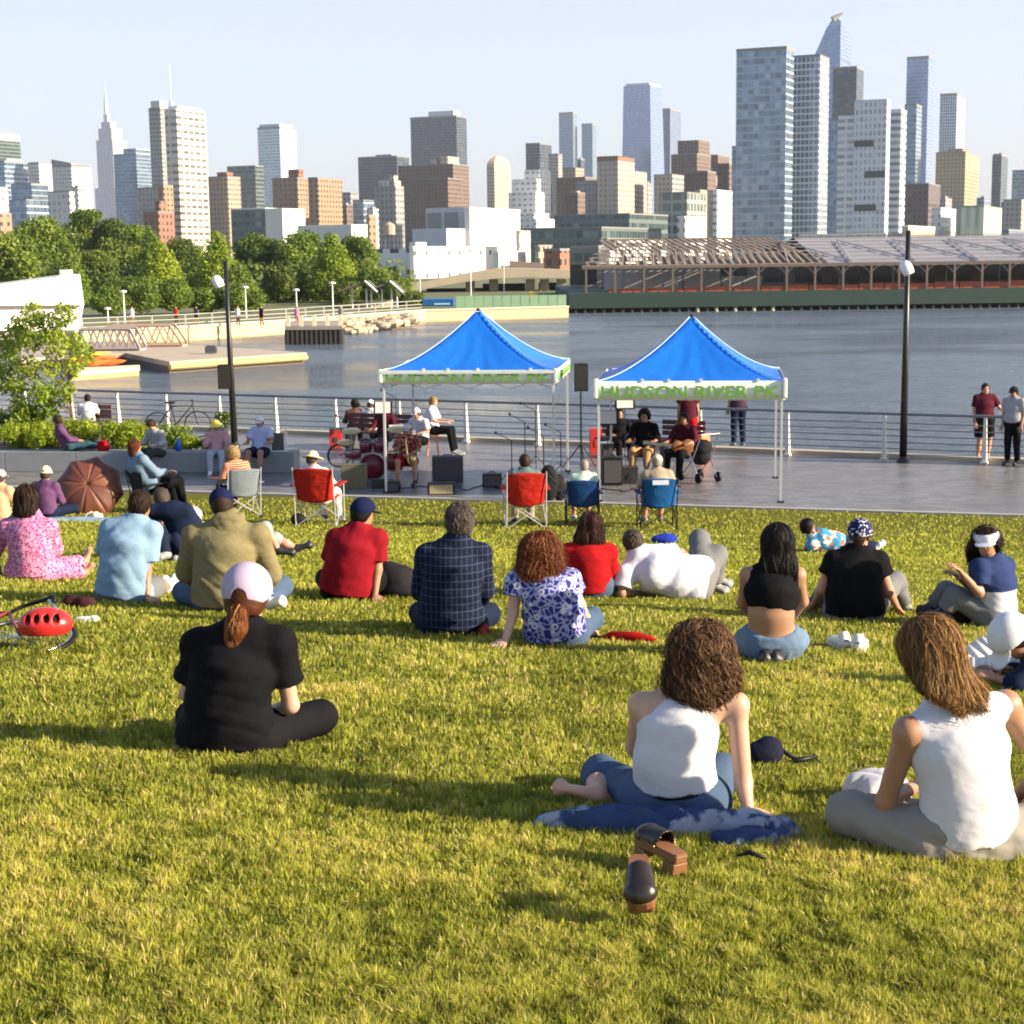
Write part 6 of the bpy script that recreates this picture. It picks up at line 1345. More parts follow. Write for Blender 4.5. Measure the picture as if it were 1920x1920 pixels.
# ---------------------------------------------------------------- promenade: railing, lamps, tents, band, chairs
STEELR = flat('rail_steel', (.20, .21, .23), .45, .3); POSTW = flat('rail_post', (.66, .64, .60), .5, 0, .1)
LAMPB = flat('lamp_black', (.012, .011, .011), .4); LAMPW = flat('lamp_white', (.75, .76, .78), .35); BLKP = flat('black_plastic', (.007, .007, .009), .5, spec=.25); CHROME = flat('chrome', (.6, .6, .62), .2, .9)
def railing():
    t = thing('railing', 'long waterside railing with pale slanted posts and dark horizontal rails', 'railing', (0, 0, 0))
    a, c = GL - rl * 16, GR + rl * 14
    for i, z in enumerate((1.0, .80, .66, .52, .38, .24)):
        b = MB(); sh = rn * (.02 + .0 * i); p, q = a + sh, c + sh; b.tube([(p.x, p.y, z), (q.x, q.y, z)], .034 if i == 0 else .012, 8); b.build('top_rail' if i == 0 else 'rail', STEELR, t)
    for u in (-40, 42, 128, 215, 307, 407, 512, 625, 745, 870, 1005, 1155, 1312, 1477, 1660, 1850, 2060):
        g = rail_pt(u) + rn * .05; M = Matrix((tuple(rl), tuple(rn), (0, 0, 1))).transposed()
        b = MB(); f = lambda x, y, z: tuple(g + M @ Vector((x, y, z)))
        for x in (-.035, .035):
            for k in range(1): pass
        P0 = [(-.045, .10), (-.045, -.04), (.045, -.04), (.045, .10)]; P1 = [(-.03, .03), (-.03, -.03), (.03, -.03), (.03, .03)]
        b.taper([tuple(f(x, y, 0)[:2]) for x, y in P0], [tuple(f(x, y - .02, 0)[:2]) for x, y in P1], .02, .97); b.build('post', POSTW, t)
        b = MB(); b.box(f(0, .02, .015), (.16, .22, .03), math.atan2(rl.y, rl.x)); b.build('foot_plate', POSTW, t)
railing()
def lamp(base, top_z, head_z, side, label, tilt=0):
    t = thing('lamp_post', label, 'lamp post', base, group='tall black lamp posts on the promenade'); h = top_z - base.z; hz = head_z - base.z
    b = MB(); b.lathe((0, 0, 0), [(.14, 0), (.14, .05), (.10, .08), (.085, .12)], 14); b.tube([(0, 0, .1), (tilt * .5, 0, h * .5), (tilt, 0, h)], [.082, .066, .05], 12); b.build('pole', LAMPB, t, True)
    b = MB(); b.tube([(tilt * .9, 0, hz), (tilt * .9 + side * .16, 0, hz)], .022, 8); b.build('arm', LAMPW, t)
    Mr = Matrix.Rotation(R(25) * side, 3, 'Y')
    b = MB(); b.lathe((tilt * .9 + side * (.2 if tilt else .03), -.06, hz - .06), [(.01, -.14), (.12, -.13), (.135, -.02), (.12, .10), (.07, .16), (.01, .17)], 14, Mr); b.build('lamp_head', LAMPW, t, True)
g = at_z(1693, 866); lamp(g, at_y(1703, 432, g.y).z, at_y(1700, 498, g.y).z, -1, 'tall black lamp post on the right, between tent and standing couple', .0)
g = at_z(440, 838); lamp(g, at_y(424, 490, g.y).z, at_y(424, 524, g.y).z, -1, 'tall black lamp post on the left with a loudspeaker fixed to it', -.05)
def speaker(c, rz, label, sz=(.30, .26, .58)):
    t = thing('loudspeaker', label, 'loudspeaker', c, rz); w, d, h = sz
    b = MB(); b.prism([(-w / 2, -d / 2), (w / 2, -d / 2), (w * .36, d / 2), (-w * .36, d / 2)], 0, h); b.build('cabinet', BLKP, t, bevel=.012)
    b = MB(); b.box((0, -d / 2 - .006, h / 2), (w * .9, .01, h * .92)); b.build('grille', flat('grille_black', (.008, .008, .009), .8, 0, .3, 300), t); return t
q = at_y(422, 706, g.y - .25); speaker((q.x - .02, q.y, q.z - .29), .1, 'black loudspeaker fixed high on the left lamp post')
sp_ = at_z(1090, 880); z = at_y(1090, 733, sp_.y).z
t = thing('speaker_stand', 'black pole stand between the two tents', 'stand', sp_); b = MB(); b.tube([(0, 0, .05), (0, 0, z - .02)], [.022, .018], 8); b.build('pole', BLKP, t)
for a in (0, 120, 240): b = MB(); b.tube([(0, 0, .55), (.42 * math.cos(R(a + 40)), .42 * math.sin(R(a + 40)), .02)], .013, 6); b.build('leg', BLKP, t)
speaker((sp_.x, sp_.y, z), .05, 'black loudspeaker on the pole stand between the two tents')

# tents
TENTB = newmat('canopy_blue'); m, nt, bs = TENTB; TENTB = m; co = objco(nt)
setcol(nt, bs, mix(nt, noise(nt, co, 2, 3), (.012, .20, .78), (.022, .25, .88))); bs.inputs['Roughness'].default_value = .34
tr = nd(nt, 'BsdfTranslucent'); tr.inputs[0].default_value = (.02, .26, .9, 1); mx = nd(nt, 'MixShader'); mx.inputs[0].default_value = .30
nt.links.new(bs.outputs[0], mx.inputs[1]); nt.links.new(tr.outputs[0], mx.inputs[2]); nt.links.new(mx.outputs[0], nt.nodes['Material Output'].inputs[0])
mpn = nd(nt, 'Mapping'); nt.links.new(co, mpn.inputs[0]); mpn.inputs['Scale'].default_value = (2.2, 2.2, .5); bump(nt, bs, noise(nt, mpn.outputs[0], 2, 2), .22, .06)
VALW = flat('valance_white', (.72, .76, .70), .7, 0, .05); LETG = flat('letter_green', (.15, .36, .06), .7); LEGW = flat('tent_leg', (.62, .62, .64), .4, .2)
def text_mesh(s, size, depth=.004):
    cu = bpy.data.curves.new('txt', 'FONT'); cu.body = s; cu.size = size; cu.extrude = depth; cu.offset = size * .018; cu.align_x = 'CENTER'; cu.resolution_u = 3
    o = bpy.data.objects.new('txt', cu); COL.objects.link(o); bpy.context.view_layer.update(); me = bpy.data.meshes.new_from_object(o.evaluated_get(bpy.context.evaluated_depsgraph_get())); bpy.data.objects.remove(o); return me
def tent(uL, uR, vbL, vbR, vE, vP, uP, label, tx=1.0, val_h=.29, fold=0):
    A, B_ = at_z(uL, vbL), at_z(uR, vbR); w = (B_ - A).length; dx = (B_ - A).normalized(); dy = Vector((-dx.y, dx.x, 0)); rz = math.atan2(dx.y, dx.x)
    c = (A + B_) / 2 + dy * w / 2; t = thing('canopy_tent', label, 'tent', c, rz); half = w / 2
    he = at_y((uL + uR) / 2, vE, (A.y + B_.y) / 2).z; hp = at_y(uP, vP, c.y).z
    for x in (-1, 1):
        for y in (-1, 1):
            b = MB(); b.box((x * (half - .02), y * (half - .02), he / 2), (.042, .042, he)); b.build('leg', LEGW, t)
            b = MB(); b.box((x * (half - .02), y * (half - .02), .012), (.12, .12, .024)); b.build('foot', BLKP, t)
    n = 40; r = np.linspace(-1, 1, n); X, Y = np.meshgrid(r, r, indexing='ij'); rr = np.maximum(abs(X), abs(Y)); g = 1 - (1 - rr) ** 1.62
    mn = np.minimum(abs(X), abs(Y)) / np.maximum(rr, 1e-3); sag = -.07 * (1 - mn ** 2) * np.sin(np.pi * rr) ; wr = .012 * np.sin(mn * 22 + 3 * X) * np.sin(np.pi * rr) ** .5 * (1 - mn)
    Z = hp - (hp - he) * g + sag + wr; ov = half + .03; V = np.stack([X * ov, Y * ov, Z], -1).reshape(-1, 3); i = (np.arange(n - 1)[:, None] * n + np.arange(n - 1)).ravel(); F = np.stack([i, i + n, i + n + 1, i + 1], -1)
    o = link('canopy', np_mesh('canopy', V, F, True), TENTB, t); so = o.modifiers.new('thick', 'SOLIDIFY'); so.thickness = .006
    for sx_ in (-1, 1):
        for sy_ in (-1, 1): b = MB(); b.tube([(sx_ * k_ * ov, sy_ * k_ * ov, hp - (hp - he) * (1 - (1 - k_) ** 1.62) + .022) for k_ in np.linspace(0.02, 1, 24)], .012, 5); b.build('ridge_highlight', flat('ridge_highlight_blue', (.30, .48, .80), .5), t, True)  # pale tubes added along the ridges in place of sunlit canopy edges
    b = MB(); b.lathe((0, 0, hp - .03), [(.05, 0), (.045, .04), (.01, .055)], 10); b.build('peak_cap', BLKP, t)
    for k in range(4):
        b = MB(); M = Matrix.Rotation(k * math.pi / 2, 3, 'Z'); n2 = 36; y0 = -ov - .012
        for i in range(n2):
            x0, x1 = -ov + 2 * ov * i / n2, -ov + 2 * ov * (i + 1) / n2; f = lambda x: y0 + .0015 * math.sin(x * 7 + k)
            b.face([tuple(M @ Vector(p)) for p in ((x0, f(x0), he - val_h), (x1, f(x1), he - val_h), (x1, f(x1), he + .02), (x0, f(x0), he + .02))])
        o = b.build('valance', VALW, t, True); w_ = o.modifiers.new('weld', 'WELD'); w_.merge_threshold = .0004; s_ = o.modifiers.new('thick', 'SOLIDIFY'); s_.thickness = .006
        if k in (0, 1):
            me = text_mesh('HUDSON RIVER PK', 1.0); co_ = np.empty(len(me.vertices) * 3, np.float32); me.vertices.foreach_get('co', co_); V = co_.reshape(-1, 3).copy(); wd = V[:, 0].max() - V[:, 0].min(); ht = V[:, 1].max()
            x = (V[:, 0] - (V[:, 0].max() + V[:, 0].min()) / 2) / wd * (2 * ov * .94); zz = he - val_h + .055 + V[:, 1] / ht * (val_h - .12) * tx; W_ = np.stack([x, np.full_like(x, y0 - .018) - V[:, 2], zz], -1) @ np.array(M.transposed()); me.vertices.foreach_set('co', W_.astype(np.float32).ravel()); me.update(); link('lettering', me, LETG, o)
        # scissor truss under the eave
        b = MB(); pts = [(-half + .02 + (w - .04) * j / 4, -half + .03, he - .06 if j % 2 == 0 else he - .34) for j in range(5)]; pt2 = [(p[0], p[1] + .02, 2 * he - .40 - p[2]) for p in pts]
        b.tube([tuple(M @ Vector(p)) for p in pts], .009, 5); b.tube([tuple(M @ Vector(p)) for p in pt2], .009, 5); b.build('truss', LEGW, t)
        if k == 0:
            for x in (-.5, -.22, .12, .72): b = MB(); b.box((x * ov, y0 - .002, he + .035), (.05, .02, .05)); b.build('tab', VALW, t)
    for x in (-1, 1):
        b = MB(); b.box((x * ov, -ov - .02, he - val_h * .35), (.075, .07, val_h * 1.1)); b.build('corner_sleeve', VALW, t, bevel=.02)
    b = MB(); b.tube([(0, 0, hp - .05), (0, 0, he - .3)], .014, 6)
    for x in (-1, 1): b.tube([(x * half * .5, -half + .02, he - .1), (0, 0, he - .1)], .009, 5); b.tube([(x * half * .5, half - .02, he - .1), (0, 0, he - .1)], .009, 5)
    b.build('centre_pole', LEGW, t)
    if fold:
        b = MB(); b.box((0, -ov - .045, he - .012), (2 * ov, .02, .055)); b.build('folded_edge', VALW, t)
    return c, dx, dy, he
tent(722, 1041, 924, 925, 696, 580, 908, 'blue peaked canopy tent on the left, over the drummer, lettering half folded under', fold=1, val_h=.24, tx=1.12)
tent(1121, 1466, 940, 942, 716, 592, 1304, 'blue peaked canopy tent on the right, full green lettering showing', val_h=.33)

# folding camp chairs
def camp_chair(u, v, rz, fab, frame, label, s=1.0, logo=None, z=None):
    p = at_g(u, v) if z is None else at_z(u, v, z); t = thing('camp_chair', label, 'chair', p, R(rz), 'folding camp chairs'); 
    n = 12; V = []; F = []
    for i in range(n + 1):
        k = i / n
        for j in range(9):
            x = (j / 8 - .5) * 2; wv = (.26 + .02 * k) * s; V.append((x * wv, (-.20 - .14 * k - .075 * (1 - x * x) * (1 - .5 * k)) * s, (.36 + .50 * k - .03 * (x * x) * (k > .95)) * s + (0 if k > .08 else .04 * x * x * s)))
    for i in range(n):
        for j in range(8): a = i * 9 + j; F.append((a, a + 1, a + 10, a + 9))
    me = bpy.data.meshes.new('backrest'); me.from_pydata(V, [], F); me.polygons.foreach_set('use_smooth', [True] * len(F)); o = link('backrest', me, fab, t); so = o.modifiers.new('th', 'SOLIDIFY'); so.thickness = .008
    V = []; F = []
    for i in range(7):
        for j in range(7): x = (j / 6 - .5) * 2; k = i / 6; V.append((x * .25 * s, (-.22 + .46 * k) * s, (.40 - .05 * (1 - x * x) * math.sin(k * 3.1) + .02 * k) * s))
    for i in range(6):
        for j in range(6): a = i * 7 + j; F.append((a, a + 1, a + 8, a + 7))
    me = bpy.data.meshes.new('seat'); me.from_pydata(V, [], F); o = link('seat', me, fab, t); so = o.modifiers.new('th', 'SOLIDIFY'); so.thickness = .008
    S = lambda *a: tuple(x * s for x in a); r = .010
    for x in (-1, 1):
        b = MB(); b.tube([S(x * .29, -.22, 0.02), S(x * .285, -.27, .45), S(x * .285, -.345, .87)], r, 6); b.build('back_pole', frame, t)
        b = MB(); b.tube([S(x * .29, .28, .02), S(x * .30, .24, .60)], r, 6); b.build('front_leg', frame, t)
        b = MB(); b.tube([S(x * .29, .28, .02), S(x * .28, -.24, .40)], r * .8, 5); b.tube([S(x * .295, -.22, .02), S(x * .275, .26, .42)], r * .8, 5); b.build('side_brace', frame, t)
        b = MB(); b.tube([S(x * .29, -.22, .02), S(-x * .27, -.22, .40)], r * .8, 5); b.build('cross_brace', frame, t); b = MB(); b.tube([S(x * .29, .28, .02), S(-x * .25, .25, .40)], r * .8, 5); b.build('cross_brace', frame, t)
        b = MB(); b.box(S(x * .31, -.02, .605), S(.09, .50, .018)); b.build('armrest', fab, t)
        for y in (-.22, .28): b = MB(); b.lathe(S(x * .29, y, 0), [(.022 * s, 0), (.022 * s, .03 * s), (.011 * s, .035 * s)], 8); b.build('foot', BLKP, t)
    if logo: b = MB(); b.box(S(0, -.415, .80), S(.26, .006, .075)); b.build('label_patch', logo, t)
    return t
FAB_R = cloth('fabric_red', (.36, .018, .012), .2, 1.2, .6); FAB_B = cloth('fabric_blue', (.012, .085, .26), .2, .7, .6); FAB_G = cloth('fabric_grey', (.17, .20, .24), .1, .5, .6); FR_W = flat('frame_grey', (.52, .52, .54), .4, .3)
camp_chair(600, 985, -8, FAB_R, FR_W, 'red folding chair on the left, holding the person in the straw hat', 1.14)
camp_chair(985, 990, 4, FAB_R, FR_W, 'red folding chair in the middle, just left of the small blue chair', 1.1)
camp_chair(1092, 985, 0, cloth('fabric_navy', (.012, .045, .16), .2, .6, .6), BLKP, 'small dark blue folding chair of the bald man', .92)
camp_chair(1232, 990, 3, FAB_B, BLKP, 'blue folding chair with a pale printed patch at the top of its back', logo=flat('patch_pale', (.55, .58, .72), .7, 0, .3, 30))
camp_chair(452, 968, 24, FAB_G, FR_W, 'grey blue folding chair of the blond person in orange')

# granite wall, planting bed
WALLC = flat('granite_wall', (.235, .25, .27), .75, 0, .15, 3, .15, 40)
A, B_ = at_z(-60, 884), at_z(552, 887); d = (B_ - A).normalized(); n_ = Vector((-d.y, d.x, 0)); WT = .44
def wpoint(u, back=0.25, zz=WT):
    k = ray(u, 850).x / ray(u, 850).y; t_ = (A.x - k * A.y) / ((A.x - B_.x) - k * (A.y - B_.y)); return A + (B_ - A) * t_ + n_ * back + Vector((0, 0, zz))
t = thing('granite_wall', 'long low grey granite seating wall edging the planting bed', 'wall', (0, 0, 0)); L_ = (B_ - A).length + 4; k = 7
for i in range(k):
    p0 = B_ - d * L_ * (i + 1) / k + d * .006; p1 = B_ - d * L_ * i / k - d * .006; b = MB(); b.prism([tuple(x[:2]) for x in (p0, p1, p1 + n_ * .5, p0 + n_ * .5)], 0.0, WT); b.build('block', WALLC, t, bevel=.01)
b = MB(); P = [B_ - d * (L_ + 1) + n_ * .52, B_ - d * 2.2 + n_ * .52, B_ - d * 3.4 + n_ * 2.6, B_ - d * (L_ + 1) + n_ * 3.8]; b.prism([tuple(x[:2]) for x in P], 0, .34); o = b.build('planting_soil', flat('soil', (.06, .045, .03), .95, 0, .3, 5)); o['kind'] = 'structure'
def shrub(name, label, u, back, w, h, mat, n, leaf, seed, cat='bush', group=None, dp=.7):
    p = wpoint(u, back, .34); r = random.Random(seed); t = thing(name, label, cat, p, group=group); cs, rs = [], []
    for i in range(14): cs.append((r.uniform(-1, 1) * w * .38, r.uniform(-1, 1) * w * .38 * dp, r.uniform(.3, .72) * h)); rs.append(h * r.uniform(.28, .42))
    V, F, tt = leaves(cs, rs, n, leaf, seed, .9); V[:, 2] = np.maximum(V[:, 2], .01); link('foliage', np_mesh('foliage', V, F, False, tt), mat, t)
    b = MB(); 
    for i in range(5): c = cs[i]; b.tube([(c[0] * .3, c[1] * .3, 0), c], [.012, .004], 5)
    b.build('stems', BARK, t); return t
shrub('bush', 'lime green rounded bush at the far left behind the granite wall', 22, .95, 1.15, .66, LEAF_Y, 6000, .032, 1)
shrub('bush', 'lime green bush under the young tree, left of the reclining person', 92, 1.25, 1.1, .72, LEAF_Y, 6000, .032, 2)
shrub('bush', 'bright lime bush right of the young tree, behind the reclining person', 200, 1.0, 1.25, .70, LEAF_Y, 6500, .032, 3)
shrub('bush', 'small bright green plants behind the blue bottle on the wall', 345, .9, .8, .34, LEAF_Y, 2200, .03, 4)
shrub('bush', 'loose pale flowering plants behind the person in white on the wall', 292, 1.2, .8, .60, LEAF_M, 1800, .035, 5)
shrub('bush', 'dark green low bush at the left edge under the young tree', -30, 1.9, 1.3, .9, LEAF_M, 3000, .05, 6)
def young_tree():
    p = wpoint(72, 1.9, .34); t = thing('young_tree', 'young leafy tree with bright yellow green leaves in the planting bed', 'tree', p); r = random.Random(11)
    top = at_y(60, 575, p.y).z - p.z; b = MB(); b.tube([(0, 0, -.02), (.03, 0, .5), (-.02, .02, 1.1), (.02, 0, 1.9)], [.045, .036, .026, .010], 8); cs, rs = [], []
    spx = [(60, 590), (38, 612), (95, 612), (120, 590), (20, 640), (60, 640), (105, 645), (140, 640), (12, 680), (50, 690), (95, 690), (135, 690), (30, 725), (75, 735), (115, 735), (85, 765), (40, 765), (5, 715), (150, 665)]
    for (u, v) in spx:
        y = p.y + r.uniform(-.6, .6); q = Vector(at_y(u, v, y)) - p; cs.append(tuple(q)); rs.append(r.uniform(.22, .34)); m_ = Vector((0, 0, max(.4, q.z * .55))); b.tube([tuple(m_), tuple(m_.lerp(q, .5) + Vector((0, 0, .06))), tuple(q)], [.016, .010, .004], 5)
    V, F, tt = leaves(cs, rs, 5200, .052, 21, 1.0); link('crown', np_mesh('crown', V, F, False, tt), LEAF_B, t); b.build('trunk', BARK, t, True)
young_tree()

# benches and boxes along the railing
WOODD = flat('bench_dark', (.10, .035, .035), .6, 0, .25, 3); WOODO = flat('bench_orange', (.72, .20, .08), .5, 0, .15, 4); REDBX = flat('box_red', (.55, .035, .03), .5)
def bench(u0, u1, vb, label, end=None, mat=WOODD, back=.42):
    a, c = at_z(u0, vb), at_z(u1, vb); w = (c - a).length; t = thing('bench', label, 'bench', (a + c) / 2, math.atan2(rl.y, rl.x)); 
    for i in range(4): b = MB(); b.box((0, -.18 + i * .12, .44), (w, .10, .035)); b.build('seat_slat', mat, t)
    for i in range(3): b = MB(); b.box((0, .26, .56 + i * .12), (w, .03, .10)); b.build('back_slat', mat, t)
    for x in (-1, 1): b = MB(); b.box((x * (w / 2 - .15), 0, .21), (.08, .42, .42)); b.build('support', DARKM if not end or x < 0 else end, t)
    if end: b = MB(); b.box((w / 2 + .05, 0, .30), (.09, .55, .58)); b.build('end_panel', end, t)
bench(640, 775, 845, 'long dark bench by the railing behind the drum kit'); bench(1232, 1318, 862, 'dark red bench with a bright orange end panel under the right tent', WOODO); bench(1118, 1200, 858, 'dark red bench on the left under the right tent', None)
bench(140, 205, 822, 'dark red bench by the railing behind the young tree')
def crate(u, v, w, h, dpt, mat, label, name='crate', cat='box', rz=0.0, lid=None):
    p = at_z(u, v) if v < 935 else at_g(u, v); t = thing(name, label, cat, p, rz); b = MB(); b.box((0, 0, h / 2), (w, dpt, h)); b.build('body', mat, t, bevel=.012)
    b = MB(); b.box((0, 0, h + .012), (w * 1.02, dpt * 1.02, .022)); b.build('lid', lid or mat, t); b = MB(); b.box((0, -dpt / 2 - .006, h * .45), (w * .3, .012, h * .3)); b.build('panel', lid or mat, t); return t
crate(631, 838, .30, .42, .3, REDBX, 'red box with a dark lid left of the long bench', lid=DARKM)
crate(665, 915, .50, .46, .25, flat('case_olive', (.13, .12, .07), .7), 'flat olive equipment case leaning behind the red folding chair', 'equipment_case', 'case')
def amp(u, v, w, h, dpt, label, mat=None, face=None, rz=0.0):
    p = at_z(u, v); t = thing('amplifier', label, 'amplifier', p, rz); b = MB(); b.box((0, 0, h / 2), (w, dpt, h)); b.build('cabinet', mat or BLKP, t, bevel=.01)
    b = MB(); b.box((0, -dpt / 2 - .006, h * .5), (w * .86, .012, h * .8)); b.build('grille', face or flat('grille_grey', (.055, .055, .06), .8, 0, .2, 60), t); b = MB(); b.tube([(-w * .15, 0, h), (-w * .12, 0, h + .035), (w * .12, 0, h + .035), (w * .15, 0, h)], .01, 5); b.build('handle', BLKP, t)
amp(840, 903, .62, .52, .35, 'large dark grey amplifier cabinet under the left tent', flat('amp_grey', (.05, .052, .058), .7)); amp(828, 926, .52, .22, .30, 'low amplifier with a tan front at the front edge of the left tent', None, flat('grille_tan', (.32, .27, .17), .8)); amp(923, 912, .38, .26, .28, 'low black stage monitor right of the amplifiers')
amp(1148, 908, .40, .55, .35, 'black rack of equipment at the left leg of the right tent')
def stand(u, v, h, label, kind='mic', rz=0.0, cat='stand', col=BLKP):
    p = at_z(u, v); t = thing('music_stand' if kind == 'music' else 'microphone_stand', label, cat, p, rz); b = MB(); b.tube([(0, 0, .25), (0, 0, h)], .010, 6); b.build('pole', col, t)
    for a in (30, 150, 270): b = MB(); b.tube([(0, 0, .30), (.27 * math.cos(R(a)), .27 * math.sin(R(a)), .01)], .008, 5); b.build('leg', col, t)
    if kind == 'music':
        M = Matrix.Rotation(R(-20), 3, 'X'); b = MB(); b.box((0, .02, h + .12), (.42, .012, .30), 0, M); b.build('desk', col, t); b = MB(); b.box((0, 0.003, h + .13), (.34, .008, .26), 0, M); b.build('sheet_music', PLAINW, t)
    else:
        b = MB(); b.tube([(0, 0, h), (-.30, -.05, h + .16)], .008, 5); b.build('boom', col, t); b = MB(); b.lathe((-.31, -.05, h + .165), [(.002, -.03), (.024, -.01), (.024, .02), (.004, .04)], 8); b.build('microphone', BLKP, t)
stand(1140, 905, 1.18, 'music stand with white sheets at the left leg of the right tent', 'music'); stand(1172, 880, 1.30, 'second white sheeted music stand, just right of the first', 'music')
stand(1020, 905, .95, 'microphone stand with tilted boom between the tents'); stand(960, 905, .85, 'microphone stand with low boom left of the middle red chair'); stand(700, 880, 1.25, 'tall microphone stand at the left side of the drum kit'); stand(745, 868, 1.45, 'tall microphone stand behind the drummer'); stand(1180, 915, .60, 'short microphone stand before the woman with black hair'); stand(1052, 898, .95, 'thin black tripod stand left of the loudspeaker pole')
def drums():
    p = at_z(700, 900); t = thing('drum_kit', 'dark red drum kit with chrome rims under the left tent', 'drum kit', p); RD = flat('drum_red', (.16, .012, .025), .25)
    def drum(nm, c, r_, h, tilt=0, ax='X'):
        M = Matrix.Rotation(R(tilt), 3, ax); b = MB(); b.lathe(c, [(.001, -h / 2), (r_, -h / 2), (r_, h / 2), (.001, h / 2)], 18, M); o = b.build(nm, RD, t, True)
        b = MB()
        for z in (-h / 2, h / 2): b.lathe(c, [(r_ * 1.01, z - .012), (r_ * 1.05, z - .012), (r_ * 1.05, z + .012), (r_ * .96, z + .012)], 18, M)
        b.build('rim', CHROME, o)
    drum('bass_drum', (0, .15, .28), .27, .36, 90); drum('floor_tom', (.42, .05, .38), .19, .36); drum('rack_tom', (-.14, .05, .70), .13, .2, 20); drum('rack_tom', (.16, .05, .70), .14, .2, 20); drum('snare_drum', (-.40, -.05, .55), .17, .13, 8)
    for (x, y, z, r_) in ((-.45, .25, 1.0, .20), (.50, .30, 1.02, .22), (-.55, -.05, .80, .17)):
        b = MB(); b.lathe((x, y, z), [(.01, .02), (.06, .012), (r_, -.01), (r_, -.014), (.01, .012)], 18, Matrix.Rotation(R(14), 3, 'X')); b.build('cymbal', flat('brass', (.62, .48, .20), .3, .8), t)
        b = MB(); b.tube([(x, y, z), (x, y, .28)], .009, 5)
        for a in (30, 150, 270): b.tube([(x, y, .3), (x + .2 * math.cos(R(a)), y + .2 * math.sin(R(a)), .01)], .007, 4)
        b.build('cymbal_stand', CHROME, t)
drums()
def wheel_thing():  # wheel taken for a stroller's, carried on a plain frame
    p = at_z(636, 876); t = thing('pushchair_wheel', 'dark hand trolley with one big spoked wheel, left of the olive case', 'trolley', p, .3); r_ = .24
    b = MB(); b.tube([(r_ * math.cos(R(a)), 0, r_ + .02 + r_ * math.sin(R(a))) for a in range(0, 361, 15)], .022, 8, False); b.build('tyre', BLKP, t, True)
    b = MB(); b.tube([(r_ * .9 * math.cos(R(a)), 0, r_ + .02 + r_ * .9 * math.sin(R(a))) for a in range(0, 361, 15)], .008, 6, False)
    for a in range(0, 360, 24): b.tube([(0, 0, r_ + .02), (r_ * .9 * math.cos(R(a)), 0, r_ + .02 + r_ * .9 * math.sin(R(a)))], .002, 3)
    b.build('rim', CHROME, t); b = MB(); b.tube([(0, 0, r_ + .02), (.25, .02, .30), (.55, .02, .32), (.62, .02, .62)], .014, 6); b.build('frame', BLKP, t)
wheel_thing()
# stroller / cart by the wall end
def cart():
    p = at_z(523, 885); t = thing('folding_cart', 'white framed cart with dark bag at the end of the granite wall', 'cart', p, .2); b = MB()
    b.tube([(-.15, 0, .05), (-.15, 0, .85), (.12, 0, .95)], .016, 6); b.tube([(.15, 0, .05), (.18, 0, .92), (.12, 0, .95)], .016, 6); b.tube([(-.15, 0, .45), (.16, 0, .45)], .012, 6); b.build('frame', LAMPW, t)
    b = MB(); b.box((0, .08, .62), (.26, .14, .42)); b.build('bag', DARKM, t, bevel=.02)
    for x in (-.16, .16): b = MB(); b.lathe((x, 0, .06), [(.001, -.012), (.055, -.012), (.055, .012), (.001, .012)], 12, Matrix.Rotation(R(90), 3, 'Y')); b.build('wheel', BLKP, t)
cart()

# ------------- things on the lawn
def lawn_obj(name, label, cat, u, v, rz=0.0, lift=0.0, group=None): return thing(name, label, cat, at_g(u, v, lift), R(rz), group)
# open brown umbrella standing on its rim
def umbrella():
    p = at_g(165, 962); t = thing('umbrella', 'open rust brown umbrella lying on the lawn with its top towards us', 'umbrella', p)
    c = Vector(at_y(166, 912, p.y - .05)) - p; ax = Vector((.10, -.86, .42)).normalized(); x = ax.cross(Vector((0, 0, 1))).normalized(); y = x.cross(ax); Rr = .60
    mO = newmat('umbrella_rust'); m_, nt_, bs_ = mO; at = nd(nt_, 'Attribute', attribute_name='tint'); cc = ramp(nt_, at.outputs['Fac'], [(0, (.085, .024, .016)), (1, (.17, .052, .026))]); setcol(nt_, bs_, cc); bs_.inputs['Roughness'].default_value = .55
    V, F, T = [], [], []
    for k in range(8):
        b0 = len(V)
        for i in range(7):
            r_ = i / 6
            for j in range(5):
                a = R(45 * (k + j / 4) + 12); sagk = 1 - .10 * math.sin(math.pi * j / 4) * r_; q = c + (x * math.cos(a) + y * math.sin(a)) * Rr * math.sin(r_ * 1.25) / math.sin(1.25) * sagk + ax * (.14 - .36 * (1 - math.cos(r_ * 1.25)) - .02 * math.sin(math.pi * j / 4) * r_)
                V.append(tuple(q)); T.append(.25 + .5 * (k % 2))
        for i in range(6):
            for j in range(4): q = b0 + i * 5 + j; F.append((q, q + 1, q + 6, q + 5))
    o = link('canopy', np_mesh('canopy', V, F, False, T), m_, t); so = o.modifiers.new('th', 'SOLIDIFY'); so.thickness = .003
    b = MB(); b.tube([c + ax * .20, c - ax * .55], .008, 6); b.build('shaft', BLKP, t)
    for k in range(8): a = R(45 * k + 12); b = MB(); b.tube([c + ax * .12, c + (x * math.cos(a) + y * math.sin(a)) * Rr * .55 + ax * .02, c + (x * math.cos(a) + y * math.sin(a)) * Rr * .99 - ax * .12], .003, 4); b.build('rib', BLKP, t)
umbrella()
